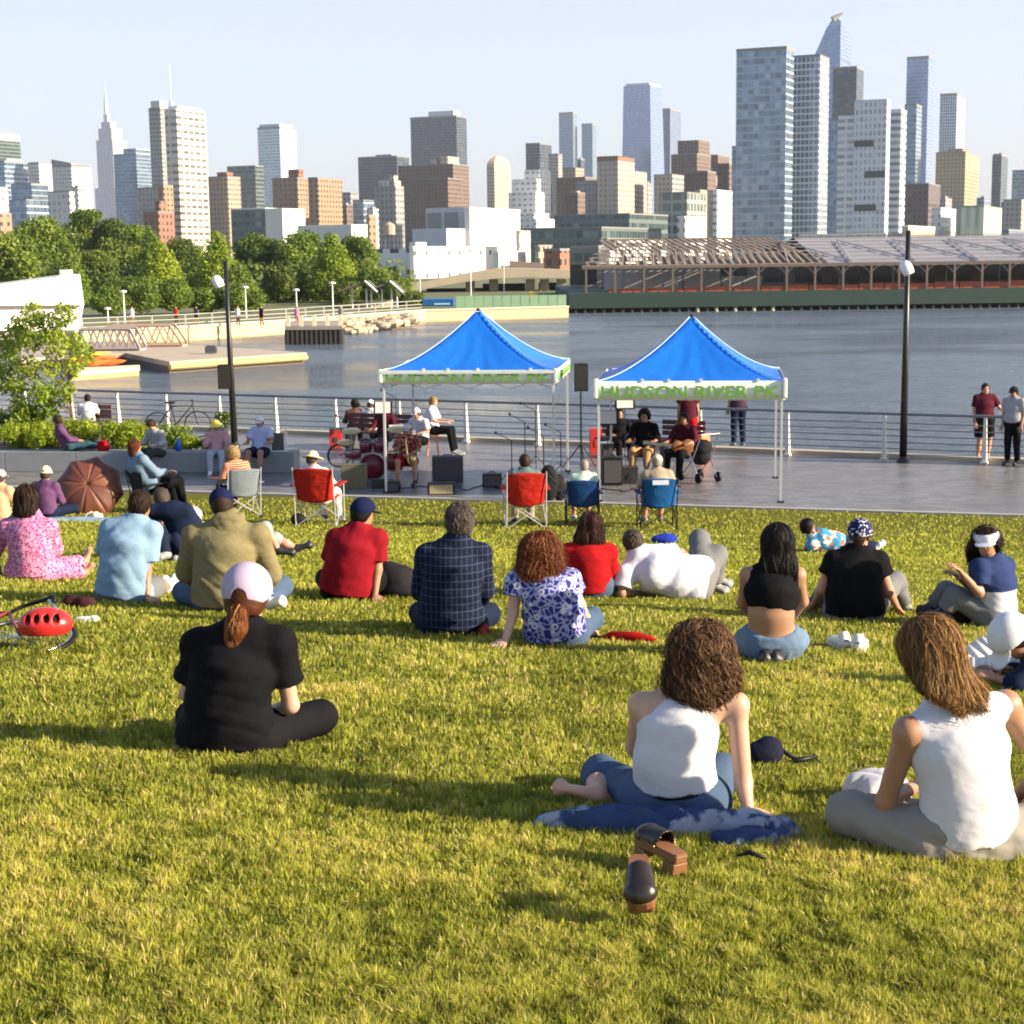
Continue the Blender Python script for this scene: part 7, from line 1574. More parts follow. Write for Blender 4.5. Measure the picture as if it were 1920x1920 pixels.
# soft blobs: bags, jackets, cloths from the implicit builder
def soft(name, label, cat, u, v, prims, mat, h=.012, wr=.006, off=0.0, rz=0.0, group=None, strap=None, part='body'):
    p = at_g(u, v); t = thing(name, label, cat, p, 0, group); org = np.array(p); a = R(rz); ro = lambda q: org + V3(q[0] * math.cos(a) - q[1] * math.sin(a), q[0] * math.sin(a) + q[1] * math.cos(a), q[2]); pr = []
    for q in prims:
        if q[0] == 'e': pr.append(ell(ro(q[1]), (V3(math.cos(a), math.sin(a), 0), V3(-math.sin(a), math.cos(a), 0), V3(0, 0, 1)), q[2], .03))
        else: pr.append(cone(ro(q[1]), ro(q[2]), q[3], q[4], .02))
    sdf_obj(part, pr, h, mat, t, org, off, wr=wr, seed=int(u))
    if strap: b = MB(); b.tube([ro(x) - org for x in strap], .010, 6); b.build('strap', mat, t, True)
    return t
soft('backpack', 'black backpack on the lawn between the red tee and the checked shirt', 'backpack', 742, 1122, [('e', (0, .1, .13), (.17, .13, .14)), ('e', (.05, .05, .06), (.19, .12, .07)), ('e', (-.06, .12, .20), (.10, .09, .09))], cloth('bag_black', (.018, .018, .022), .3, .7), strap=[(-.15, .0, .05), (-.2, -.08, .12), (-.1, -.05, .22)])
soft('handbag', 'small black bag lying behind the woman in the white tank top', 'bag', 1432, 1440, [('e', (0, 0, .06), (.085, .06, .06)), ('e', (.03, .02, .09), (.05, .05, .045))], cloth('bag_navy', (.012, .014, .03), .3, .6), .007, .003, strap=[(.05, 0, .1), (.12, .03, .04), (.17, .02, .02)])
t = lawn_obj('glasses_case', 'slim black object lying on the grass between the two women in white', 'case', 1505, 1441, 12); b = MB(); b.tube([(-.07, 0, .03), (.0, .01, .035), (.075, .02, .04)], [.008, .013, .007], 8); b.build('body', BLKP, t, True); b = MB(); b.tube([(-.06, .02, .02), (-.01, .05, .03), (.06, .035, .035)], .004, 6); b.build('strap', BLKP, t, True)
# draped cloth: an irregular flat heap following the ground
def drape(name, label, cat, u, v, rx, ry, rz, mat, th=.02, fold=.02, seed=0, part='fabric'):
    p = at_g(u, v); t = thing(name, label, cat, p); r = random.Random(seed); ph = [r.uniform(0, 6.28) for _ in range(8)]; n, mm = 26, 72; V, F = [], []; ca, sa = math.cos(R(rz)), math.sin(R(rz))
    for i in range(n + 1):
        k = i / n
        for j in range(mm):
            a = 2 * math.pi * j / mm; rad = 1 + .16 * math.sin(2 * a + ph[0]) + .12 * math.sin(5 * a + ph[1]) + .07 * math.sin(9 * a + ph[2]); cx = math.copysign(abs(math.cos(a)) ** .7, math.cos(a)); cy = math.copysign(abs(math.sin(a)) ** .7, math.sin(a))
            x, y = cx * rx * rad * k, cy * ry * rad * k; X, Y = x * ca - y * sa, x * sa + y * ca
            f = math.sin(x * 26 + 5 * math.sin(y * 14 + ph[3]) + ph[4]) * .5 + math.sin(y * 44 + 4 * math.sin(x * 11 + ph[5])) * .5
            zz = float(gz(p.x + X, p.y + Y)) - p.z + (th + fold * (f * .5 + .5)) * (1 - k ** 10) + .012 - .02 * (k > .99)
            V.append((X, Y, zz))
    for i in range(n):
        for j in range(mm): j2 = (j + 1) % mm; F.append((i * mm + j, (i + 1) * mm + j, (i + 1) * mm + j2, i * mm + j2))
    return link(part, np_mesh(part, V, F, True), mat, t)
def wash(c2, sc, lo, hi): return lambda nt, co, col: mix(nt, ramp(nt, noise(nt, co, sc, 4, .6), [(lo, (0, 0, 0)), (hi, (1, 1, 1))]), col, c2)
drape('denim_jacket', 'dark blue denim jacket spread on the grass under the woman in the white tank top', 'jacket', 1255, 1562, .40, .095, -7, cloth('denim_jacket', (.032, .058, .14), .3, .8, pattern=wash((.26, .31, .40), 6, .54, .60)), .045, .05, 3)
drape('denim_jacket', 'sleeve end of faded denim bunched beside her right hand', 'jacket', 1412, 1585, .13, .07, 10, cloth('denim_jacket', (0, 0, 0)), .03, .03, 8)
drape('white_cloth', 'bunched white cloth in the lap of the woman at the right edge', 'cloth', 1640, 1505, .13, .08, 10, WHT, .07, .05, 5)
t = lawn_obj('strap', 'small black strap lying across the grass by her right hand', 'strap', 1410, 1608, -15, .03); b = MB(); b.tube([(-.05, .01, .0), (-.01, .0, .018), (.05, -.01, .005)], [.006, .010, .006], 6); b.build('body', BLKP, t, True)
# clogs
def clog(u, v, rz, label, tip=0, tx=0):
    t = lawn_obj('clog', label, 'shoe', u, v, rz, .035 + (.055 if tip < -20 else 0), 'clogs standing in the grass'); t.rotation_euler = (R(tip), R(tx), R(rz)); CL = flat('clog_black', (.020, .014, .012), .3, 0, .3, 30, .1, 40); WD = flat('clog_wood', (.17, .075, .030), .5, 0, .25, 14); INS = flat('clog_insole', (.19, .085, .04), .6, 0, .2, 20); Z0 = V3(0, 0, 0); X_ = V3(1, 0, 0); t.scale = (.98, .78, .98)
    foot = lambda k: .036 + .014 * math.sin(max(0, k) * 2.6)
    b = MB(); prof = [(-.13, .026), (-.11, .034), (-.06, .036), (0, .038), (.06, .048), (.10, .048), (.13, .036), (.142, .018)]
    outl = [(w_, y) for y, w_ in prof] + [(-w_, y) for y, w_ in prof[::-1]]
    b.prism(outl[::1], .045, .072); b.build('sole', WD, t, bevel=.004)
    b = MB(); b.prism([(x * .93, y * .96) for x, y in outl], .0725, .078); b.build('insole', INS, t)
    b = MB(); b.prism([(.034, -.128), (.038, -.06), (-.038, -.06), (-.034, -.128)][::-1], 0, .0445); b.build('heel', WD, t, bevel=.006)
    b = MB(); b.prism([(.046, .045), (.040, .12), (-.040, .12), (-.046, .045)], .012, .0445); b.build('platform', WD, t, bevel=.01)
    sdf_obj('upper', [ecn(V3(0, -.015, .085), V3(0, .085, .085), X_, (.043, .048), (.050, .038), .02), ell(V3(0, .10, .080), (X_, V3(0, 1, 0), V3(0, 0, 1)), (.050, .045, .034), .02)], .004, CL, t, Z0, 0, subs=[ecn(V3(0, -.10, .10), V3(0, .03, .082), X_, (.036, .05), (.040, .030), .01), ecn(V3(0, .02, .082), V3(0, .09, .080), X_, (.038, .028), (.038, .022), .01)], cuts=[lambda P: .074 - P[..., 2], lambda P: -.022 - P[..., 1] - .35 * (P[..., 2] - .08)])
    b = MB()
    for k in range(9):
        for sd in (-1, 1): b.lathe((sd * (.0495 + .001 * math.sin(k)), -.015 + k * .014, .080), [(.001, -.003), (.003, 0), (.001, .003)], 6)
    b.build('studs', flat('brass', (.62, .48, .20), .3, .8), t)
clog(1202, 1678, 176, 'brown black clog nearer to us, toe towards the camera', -24, 4); clog(1236, 1622, 38, 'brown black clog behind the nearer one, its tan heel to the right', 6, 4)
# white trainers
for i, (u, v, rz, lb) in enumerate(((1573, 1216, 12, 'left one of the empty white trainers on the grass'), (1612, 1220, -20, 'right one of the empty white trainers on the grass'))):
    p = at_g(u, v); t = thing('trainer', lb, 'shoe', p, R(rz), 'empty white trainers'); o_ = V3(0, 0, 0); X_ = V3(1, 0, 0)
    sdf_obj('upper', [ecn(V3(0, -.08, .055), V3(0, .10, .040), X_, (.038, .040), (.042, .022), .02), cone(V3(0, -.085, .05), V3(0, -.075, .100), .037, .036)], .006, SHW, t, o_, 0, subs=[cone(V3(0, -.07, .085), V3(0, -.05, .15), .025, .030)], cuts=[lambda P: .018 - P[..., 2]])
    b = MB(); b.prism([(.042, -.11), (.044, .0), (.046, .10), (.02, .145), (-.02, .145), (-.046, .10), (-.044, .0), (-.042, -.11)], 0.002, .026); b.build('sole', PLAINW, t, bevel=.006)
    b = MB(); b.box((0, -.121, .06), (.03, .006, .05)); b.build('heel_tab', flat('tab_grey', (.3, .3, .32), .7), t)
# folded red umbrella
t = lawn_obj('folded_umbrella', 'folded red umbrella lying on the grass right of the floral top', 'umbrella', 1180, 1208, -14); org = np.array(t.location); b = MB(); b.tube([(-.17, 0, .04), (-.12, 0, .05), (.05, 0, .05), (.15, 0, .04), (.18, 0, .035)], [.012, .030, .033, .018, .006], 10); b.build('folded_canopy', REDB, t, True); b = MB(); b.tube([(-.30, .02, .035), (-.17, 0, .04)], .009, 6); b.build('handle', BLKP, t)
# bicycle lying at the left edge and helmet on it
def bike():
    t = lawn_obj('bicycle', 'bicycle lying flat in the grass at the left edge', 'bicycle', 45, 1216, 3); FRM = flat('bike_frame', (.22, .05, .05), .3); org = Vector()
    for cx in (-.95, -.02):
        b = MB(); b.tube([(cx + .33 * math.cos(R(a)), .33 * math.sin(R(a)) * .9, .06 + .05 * math.sin(R(a))) for a in range(0, 361, 12)], .014, 6, False); o = b.build('wheel', BLKP, t, True)
        b = MB(); b.tube([(cx + .31 * math.cos(R(a)), .31 * math.sin(R(a)) * .9, .065 + .05 * math.sin(R(a))) for a in range(0, 361, 12)], .006, 5, False)
        for a in range(0, 360, 20): b.tube([(cx, 0, .08), (cx + .31 * math.cos(R(a)), .28 * math.sin(R(a)), .065 + .05 * math.sin(R(a)))], .0015, 3)
        b.build('rim', CHROME, o)
    b = MB(); b.tube([(-.95, 0, .09), (-.5, .0, .10), (-.65, .42, .14), (-.18, .40, .14), (-.5, 0, .10)], .015, 6); b.tube([(-.18, .40, .14), (-.02, 0, .09)], .012, 6); b.build('frame', FRM, t, True)
    b = MB(); b.tube([(-.18, .40, .14), (-.12, .50, .16), (.02, .5, .20), (.10, .44, .24), (.12, .34, .22)], .013, 6); b.build('handlebar', BLKP, t, True)
    b = MB(); b.tube([(.08, .38, .22), (.13, .30, .2), (.17, .28, .15)], .010, 6); b.build('brake_lever', CHROME, t)
    b = MB(); b.box((-.70, .52, .15), (.24, .10, .05)); b.build('saddle', BLKP, t, bevel=.02)
bike()
t = lawn_obj('helmet', 'red cycling helmet with vents resting on the bicycle', 'helmet', 86, 1192, 0, .10); p = t.location; org = V3(0, 0, 0)
sdf_obj('shell', [ell(V3(0, 0, .07), (V3(1, .1, 0), V3(-.1, 1, 0), V3(0, 0, 1)), (.165, .12, .105))], .007, flat('helmet_red', (.50, .022, .02), .3), t, org, 0, subs=[cone(V3(x, -.16, .07 + z), V3(x * .6, .1, .17 + z * .2), .022, .016) for x, z in ((-.09, .02), (-.03, .03), (.035, .03), (.10, .015))] + [ell(V3(0, 0, .0), (V3(1, 0, 0), V3(0, 1, 0), V3(0, 0, 1)), (.13, .095, .06))], cuts=[lambda P: -(P[..., 2] - .015)])
sdf_obj('liner', [ell(V3(0, 0, .065), (V3(1, 0, 0), V3(0, 1, 0), V3(0, 0, 1)), (.145, .10, .085))], .01, BLKP, t, org, 0, cuts=[lambda P: -(P[..., 2] - .02)])
soft('shoe_pair', 'dark shoes and scarf heap beside the helmet', 'shoes', 148, 1142, [('e', (-.06, .03, .05), (.07, .05, .05)), ('e', (.05, .0, .05), (.08, .05, .045))], cloth('dark_wine', (.05, .018, .02), .3, .6), .01, .008)
drape('paper_napkin', 'crumpled white paper on the grass beside the dark shoes', 'paper', 162, 1166, .09, .04, 0, WHT, .015, .03, 6)
soft('tote_bag', 'blue bag under the blue folding chair', 'bag', 1245, 1020, [('e', (0, 0, .07), (.19, .08, .07)), ('e', (.05, .02, .1), (.12, .07, .05))], cloth('bag_blue', (.02, .04, .38), .3, .5), .012, .006)
soft('bag', 'dark bag on the grass left of the legs of the left red chair', 'bag', 560, 985, [('e', (0, 0, .10), (.12, .1, .10))], cloth('bag_black', (.02, .02, .02)), .012, .006)
soft('bag', 'black bag between the visor woman and the grey knees', 'bag', 1790, 1172, [('e', (0, 0, .07), (.14, .1, .075)), ('e', (-.1, .02, .04), (.1, .08, .04))], cloth('bag_black', (.02, .02, .02)), .012, .008)
soft('plastic_bag', 'white plastic bag between the black bag and the right grey leg', 'bag', 1750, 1152, [('e', (0, 0, .05), (.07, .06, .05))], WHT, .01, .008)
drape('picnic_blanket', 'pale blue blanket under the brown umbrella', 'blanket', 150, 975, .55, .35, 0, cloth('blanket_blue', (.22, .32, .45)), .01, .02, 4)
drape('paper_bag', 'crumpled cream wrapper on the blanket under the brown umbrella', 'wrapper', 176, 972, .14, .10, 0, cloth('wrapper', (.62, .52, .36)), .05, .06, 9)
for u, v, rz, lb in ((1835, 1245, 20, 'open sheet of white paper held at the right edge'), (1868, 1262, -15, 'second white sheet below the first at the right edge')):
    t = lawn_obj('paper_sheet', lb, 'paper', u, v, rz, .03); me_ = MB()
    for i in range(6): x0, x1 = -.15 + .05 * i, -.10 + .05 * i; f = lambda x: .05 + .04 * math.sin(x * 14); me_.face([(x0, -.1, f(x0)), (x1, -.1, f(x1)), (x1, .1, f(x1) + .05), (x0, .1, f(x0) + .05)])
    o = me_.build('sheet', PLAINW, t, True); so = o.modifiers.new('th', 'SOLIDIFY'); so.thickness = .002
t = thing('bottle', 'blue water bottle standing on the granite wall', 'bottle', wpoint(329, .2)); b = MB(); b.lathe((0, 0, 0), [(.001, 0), (.06, 0), (.065, .12), (.05, .2), (.025, .24), (.022, .27), (.001, .27)], 12); b.build('body', flat('bottle_blue', (.01, .10, .50), .3), t, True); b = MB(); b.lathe((0, 0, .271), [(.026, 0), (.026, .03), (.001, .03)], 10); b.build('cap', PLAINW, t)
soft('handbag', 'red bag on the granite wall beside the reclining person', 'bag', 186, 842, [('e', (0, 0, 0), (.001, .001, .001))], REDB, .02, 0) if False else None
p = wpoint(186, .22); t = thing('handbag', 'red bag on the granite wall beside the reclining person', 'bag', p); sdf_obj('body', [ell(V3(0, 0, .11), (V3(1, 0, 0), V3(0, 1, 0), V3(0, 0, 1)), (.13, .08, .11)), ell(V3(.03, 0, .05), (V3(1, 0, 0), V3(0, 1, 0), V3(0, 0, 1)), (.14, .09, .06))], .014, REDB, t, V3(0, 0, 0), wr=.006)
# ---------------------------------------------------------------- the other people
def P_(label, at, **k): k.setdefault('h', .016); return person(label, at, **k)
def T(c, f=.7, **k): return dict(c=c, sleeve=f, off=.02, **k)
def Bt(c, leg=2, **k): return dict(c=c, leg=leg, **k)
STRIPE = cloth('stripe_orange', (.48, .10, .04), .1, .4, pattern=lambda nt, co, col: (lambda w: (nt.links.new(co, w.inputs[0]), mix(nt, mth(nt, 'GREATER_THAN', w.outputs['Fac'], .75), col, (.6, .42, .3)))[1])((lambda w: (setattr(w, 'bands_direction', 'Z'), w.inputs['Scale'].__setattr__('default_value', 9), w)[2])(nd(nt, 'TexWave'))))
TAN_C = cloth('tan_cloth', (.32, .27, .20), .1, .5); TEAL = cloth('teal_grey', (.10, .16, .17), .15, .5); PLUM = cloth('plum', (.11, .05, .12), .2, .5); PINKC = cloth('pink_check', (.46, .26, .30), .2, .4); SKYW = cloth('polo_pale', (.38, .43, .66), .06, .4); MAROON = cloth('maroon', (.07, .010, .02), .2, .5); DNSH = cloth('denim_shirt', (.15, .22, .31), .2, .6); LGREY = cloth('light_grey', (.30, .31, .34), .1, .5); BROWNC = cloth('brown_skirt', (.42, .24, .11), .15, .5)
COLOR = cloth('shirt_colourful', (.06, .30, .50), .2, .4, pattern=lambda nt, co, col: mix(nt, mth(nt, 'GREATER_THAN', noise(nt, co, 9, 2), .55), col, mix(nt, mth(nt, 'GREATER_THAN', noise(nt, co, 14, 1), .5), (.72, .70, .62), (.60, .16, .10))))
# on chairs
P_('person in straw hat and white clothes sitting in the left red folding chair', (600, 985), pose='chair', head=-14, tone='tan', top=T(WHT, 1.2), bottom=Bt(cloth('white_trousers', (.62, .60, .56)), 2), shoes=SHB, hat=dict(kind='hat', c=STRAW, r=.17), hair=dict(kind='short', c=H_GREY), lean=(-.12, -.08), face=-20, nod=15)
P_('person with tied brown hair in teal jacket in the middle red folding chair', (985, 990), pose='chair', head=4, tone='tan', top=T(TEAL, 1.9), bottom=Bt(TAN_C), shoes=SHB, hair=dict(kind='short', c=H_BROWN, off=.012), lean=(0, -.05))
P_('bald man with pale green collar in the small dark blue folding chair', (1092, 985), pose='chair', s=.92, tone='pink', top=T(cloth('mint', (.46, .60, .52)), .7), bottom=Bt(TAN_C, 1), shoes=SHW, hair=dict(kind='short', c=H_WHITE, off=.0), lean=(.06, -.08))
P_('man in sand coloured cap and tan shirt in the blue folding chair', (1232, 990), pose='chair', head=3, tone='pink', w=1.12, top=T(TAN_C, .8), bottom=Bt(TAN_C, 1), shoes=SHG, hat=dict(kind='cap', c=cloth('cap_sand', (.48, .42, .36))), hair=dict(kind='short', c=H_WHITE), face=-15, j=dict(el=(-.30, .08, .64), wl=(-.32, .30, .62), er=(.30, .08, .64), wr=(.30, .28, .58)))
P_('blond person in orange striped top leaning forward in the grey blue folding chair', (452, 968), pose='chair', head=38, tone='pink', top=T(STRIPE, 1.0), bottom=Bt(BLK), shoes=SHB, hair=dict(kind='short', c=H_BLOND, off=.034, n=700, width=.010, steps=8, step=.014, curl=.008), lean=(-.05, .30), j=dict(wl=(-.22, .62, .62)))
# by the wall
camp_chair(282, 962, -48, cloth('fabric_charcoal', (.03, .03, .035), .2), BLKP, 'low black folding chair of the person in the denim shirt', .9)
P_('person in denim shirt with red brown hair, seated and turned to the right', (282, 962), pose='chair', head=-48, s=1.12, w=1.1, tone='tan', top=T(DNSH, 1.8, fl=1.1), bottom=Bt(BLK), hair=dict(kind='long', c=H_RED, n=350, width=.008, steps=14, step=.014, loft=[((0, -.03, .0), (0.0, -.05, -.11), (.095, .085), (.09, .06))]), lean=(-.05, -.30))
def onwall(u, back=.2): p = wpoint(u, back); return p
def seat_on_wall(label, u, head, **k):
    p = onwall(u, .22); k.setdefault('h', .016); ux = 960 + FPX * 0
    o_ = person(label, (960, 900), pose='chair', head=180 + head, z=0.0, **k) if False else None
    d_ = Vector((p.x, p.y, 0)); base_at = proj(d_ + Vector((0, 0, -.02))); return person(label, base_at, pose='chair', head=180 + head, z=0.0, **k)
def proj(P):
    r = P - CAM; dpt = r.dot(FW); return (960 + FPX * r.x / dpt, 960 - FPX * r.dot(UPV) / dpt)
seat_on_wall('man in white cap and pale blue polo on the right end of the wall', 482, -8, tone='tan', w=1.12, top=T(SKYW, .7), bottom=Bt(NAVY, 1.0), shoes=SHB, hat=dict(kind='cap', c=WCAP), hair=dict(kind='short', c=H_GREY), eyes='plain', face=180 - 172)
seat_on_wall('person in yellow sun hat and pink checked shirt sitting on the granite wall', 400, 6, s=.92, tone='tan', top=T(PINKC, 1.6), bottom=Bt(cloth('jeans_pale', (.34, .40, .50))), shoes=SHW, hat=dict(kind='hat', c=YCAP, r=.15), hair=dict(kind='short', c=H_DARK), eyes='plain', nod=10)
seat_on_wall('person with bowed head in grey and white jacket sitting on the granite wall', 290, -30, s=.98, tone='light', top=T(LGREY, 1.8, fl=1.1), bottom=Bt(cloth('charcoal', (.04, .045, .05))), shoes=SHB, hair=dict(kind='short', c=H_BROWN, off=.015), nod=40, lean=(0, .35))
# reclining on wall
b0 = wpoint(120, .22); uv = proj(b0)
P_('person in plum jacket reclining sideways on the granite wall with an outstretched leg', uv, z=WT, pose='out', head=-72, tone='tan', top=T(PLUM, 1.9), bottom=Bt(cloth('dark_teal', (.03, .07, .09))), hair=dict(kind='short', c=H_BROWN, off=.01), shoes=SHB, face=150, lean=(0, -.45), eyes='glasses', s=.95)
P_('person in pale hat and purple shirt half hidden by the brown umbrella', (88, 972), pose='cross', head=-10, tone='tan', top=T(PLUM, 1.6), bottom=Bt(NAVY), hat=dict(kind='hat', c=STRAW, r=.11), hair=dict(kind='short', c=H_GREY))
P_('person in pale cap cut off by the left edge, behind the pink dress', (2, 985), pose='cross', head=-20, tone='pink', top=T(cloth('peach', (.62, .36, .22)), .6), bottom=Bt(NAVY), hat=dict(kind='cap', c=LGREY), hair=dict(kind='short', c=H_GREY))
P_('person in white cap lying back behind the olive shirt, one grey trousered knee up', (420, 1045), pose='out', px=dict(pe=(425, 1030, 0), sp=(405, 1022, 0), ch=(388, 1010, .0), ne=(374, 990, .0), hd=(364, 972, .0), sl=(362, 1008, -.1), sr=(392, 1000, .12), el=(350, 1030, -.1), wl=(370, 1040, -.1), er=(400, 1020, .2), wr=(430, 1030, .2), hl=(425, 1036, -.07), hr=(428, 1030, .09), kl=(497, 990, .0), al=(522, 1032, .02), tl=(548, 1036, .02), kr=(515, 1010, .25), ar=(556, 1028, .28), tr=(580, 1022, .28)),
   tone='pink', top=T(LGREY, .8), bottom=Bt(LGREY, 1.3), shoes=SHB, hat=dict(kind='cap', c=WCAP, off=.01), hair=dict(kind='short', c=H_WHITE))
P_('person in navy clothes reclining behind the pale blue tee, knee towards us', (322, 1052), pose='knees', px=dict(pe=(335, 1030, .1), sp=(342, 1005, .1), ch=(346, 985, .1), ne=(350, 965, .1), hd=(305, 935, .4), kl=(300, 1000, -.1), kr=(330, 1010, .0), al=(310, 1040, -.25), ar=(345, 1045, -.1), tl=(300, 1045, -.3), tr=(330, 1050, -.2)), tone='pink', top=T(NAVY, .7), bottom=Bt(NAVY), hair=dict(kind='short', c=H_GREY), shoes=SHG, hands=False)
P_('dark haired person in colourful shirt lying on the lawn beyond the patterned hat', (1548, 1036), pose='out', head=-80, tone='brown', px=dict(pe=(1572, 1022, .0), sp=(1556, 1016, .0), ch=(1540, 1012, .0), ne=(1526, 1004, .0), hd=(1516, 988, .0), sl=(1524, 1022, -.12), sr=(1532, 1002, .12), el=(1512, 1032, -.1), wl=(1530, 1036, -.15), er=(1545, 1005, .2), wr=(1560, 1015, .2), kl=(1600, 1020, .1), kr=(1604, 1015, .3), al=(1640, 1030, .2), ar=(1644, 1025, .4), tl=(1650, 1022, .2), tr=(1655, 1018, .4), hl=(1572, 1028, -.07), hr=(1575, 1018, .1)), top=T(COLOR, .8, fl=1.05), bottom=Bt(NAVY), hair=dict(kind='short', c=H_BLACK, off=.012), shoes=SHW)
# by the railing on benches
def zper(label, u, v, **k): k.setdefault('h', .018); return person(label, (u, v), z=0.0, **k)
zper('person with curly dark hair on the long bench, back to the railing', 668, 838, pose='chair', head=8, tone='tan', s=.95, top=T(cloth('rust_dark', (.12, .06, .05)), 1.5), bottom=Bt(NAVY), hair=dict(kind='short', c=H_DARK, off=.03, wr=.008))
zper('person in white cap and white top on the long bench', 697, 838, pose='chair', head=-12, tone='tan', s=.95, top=T(WHT, .8), bottom=Bt(NAVY), hat=dict(kind='cap', c=WCAP), hair=dict(kind='short', c=H_GREY))
zper('person in white top behind the young tree on the bench by the railing', 168, 822, pose='chair', head=5, tone='tan', s=.95, top=T(WHT, .8), bottom=Bt(NAVY), hair=dict(kind='short', c=H_DARK))
zper('seated man in white shirt and dark trousers on a red stool under the left tent', 812, 855, pose='chair', head=-100, tone='light', top=T(WHT, .9), bottom=Bt(BLK), shoes=SHG, hair=dict(kind='short', c=H_BLOND, off=.012), j=dict(pe=(0, 0, .62), hl=(-.09, .03, .60), hr=(.09, .03, .60), kl=(-.13, .42, .60), kr=(.13, .42, .60), al=(-.13, .5, .12), ar=(.13, .5, .12), sp=(0, -.04, .78), ch=(0, -.04, .94), ne=(0, 0, 1.1), hd=(0, .04, 1.24), sl=(-.175, 0, 1.05), sr=(.175, 0, 1.05), el=(-.24, .1, .82), er=(.24, .1, .82), wl=(-.2, .32, .8), wr=(.2, .32, .8)))
zper('saxophone player in white cap, patterned red shirt and red shorts sitting under the left tent', 765, 905, pose='chair', head=180, tone='tan', top=T(cloth('shirt_red_pattern', (.20, .03, .04), .4, .4, pattern=lambda nt, co, col: mix(nt, mth(nt, 'GREATER_THAN', noise(nt, co, 20, 2), .56), col, (.42, .30, .16))), .8), bottom=Bt(REDB, 1.0), shoes=SHB, hat=dict(kind='cap', c=WCAP), hair=dict(kind='short', c=H_GREY), eyes='plain', j=dict(el=(-.24, .12, .68), wl=(-.08, .30, .62), er=(.24, .12, .68), wr=(.10, .28, .78), kl=(-.17, .42, .48), kr=(.17, .42, .48), al=(-.17, .46, .08), ar=(.17, .46, .08)))
g_ = at_z(765, 905); t = thing('saxophone', 'brass saxophone in the hands of the player in the white cap', 'saxophone', g_); b = MB(); b.tube([(.02, -.34, .98), (.0, -.38, .90), (.02, -.36, .6), (.05, -.36, .46), (.10, -.40, .42), (.14, -.44, .48), (.15, -.46, .60)], [.008, .012, .022, .03, .036, .045, .065], 10); b.build('body', flat('brass', (.62, .48, .20), .3, .8), t, True)
zper('woman with a large black hairdo and tan skirt seated under the right tent', 1208, 890, pose='chair', head=165, tone='tan', top=T(BLK, 1.4), bottom=dict(c=BROWNC, leg=1.7, name='skirt'), hair=dict(kind='short', c=H_BLACK, off=.045, wr=.008), eyes='plain', shoes=SHB, s=1.12)
zper('guitar player in dark red and black seated under the right tent', 1282, 892, pose='chair', head=150, tone='tan', top=T(MAROON, 1.6), bottom=Bt(BLK), hair=dict(kind='short', c=H_DARK, off=.015), eyes='plain', shoes=SHB, s=1.08)
g_ = at_z(1282, 892); t = thing('guitar', 'dark acoustic guitar across the lap of the player in dark red', 'guitar', g_ + Vector((-.05, -.34, .62)), .2); sdf_obj('body', [ell(V3(.10, 0, 0), (V3(1, 0, 0), V3(0, 1, 0), V3(0, 0, 1)), (.17, .05, .17)), ell(V3(-.12, 0, .02), (V3(1, 0, 0), V3(0, 1, 0), V3(0, 0, 1)), (.13, .05, .13))], .012, flat('guitar_wood', (.20, .08, .03), .25), t, V3(0, 0, 0)); b = MB(); b.box((-.48, 0, .08), (.55, .03, .05), 0, Matrix.Rotation(R(8), 3, 'Y')); b.build('neck', DARKM, t); b = MB(); b.box((-.78, 0, .13), (.12, .02, .07)); b.build('headstock', DARKM, t)
zper('standing woman with bare arms in maroon at the back of the right tent', 1290, 862, pose='stand', head=0, tone='tan', top=T(MAROON, .3), bottom=Bt(REDB, 1.0), hair=dict(kind='long', c=H_BROWN, n=0, loft=[((0, -.03, 0), (0, -.05, -.15), (.09, .08), (.09, .05))]), s=.97)
zper('standing man in dark top and jeans whose head is hidden by the right tent', 1384, 838, pose='stand', head=10, tone='tan', top=T(cloth('dark_plum', (.05, .03, .05)), .9), bottom=Bt(NAVY), shoes=SHG, hair=dict(kind='short', c=H_DARK), j=dict(er=(.30, .05, 1.12), wr=(.16, .22, 1.2)))
zper('standing man in dark red tee and black shorts leaning on the railing', 1843, 864, pose='stand', head=184, tone='pink', s=.99, w=1.08, top=T(MAROON, .7, fl=1.1), bottom=Bt(BLK, .95, off=.03), shoes=SHG, hair=dict(kind='short', c=H_BROWN), eyes='plain', j=dict(el=(-.34, .02, 1.14), wl=(-.52, -.12, 1.02), kl=(-.12, .02, .50), kr=(.10, .03, .5)))
zper('standing person in black cap, grey tee and black trousers at the right edge', 1897, 872, pose='stand', head=140, tone='tan', s=.98, top=T(LGREY, .7, fl=1.08), bottom=Bt(BLK), shoes=SHB, hat=dict(kind='cap', c=cloth('cap_black', (.015, .015, .02))), hair=dict(kind='long', c=H_DARK, n=120, width=.008, steps=10, step=.014, loft=[((0, -.05, 0), (0, -.12, -.06), (.06, .06), (.05, .04))]), eyes='plain')
t = thing('stool', 'red stool under the man in the white shirt', 'stool', at_z(812, 855)); b = MB(); b.lathe((0, 0, .48), [(.001, 0), (.17, 0), (.17, .05), (.001, .06)], 14); b.build('seat', WOODO, t, True)
for a in (45, 135, 225, 315): b = MB(); b.tube([(.12 * math.cos(R(a)), .12 * math.sin(R(a)), .48), (.18 * math.cos(R(a)), .18 * math.sin(R(a)), .01)], .014, 6); b.build('leg', WOODO, t)
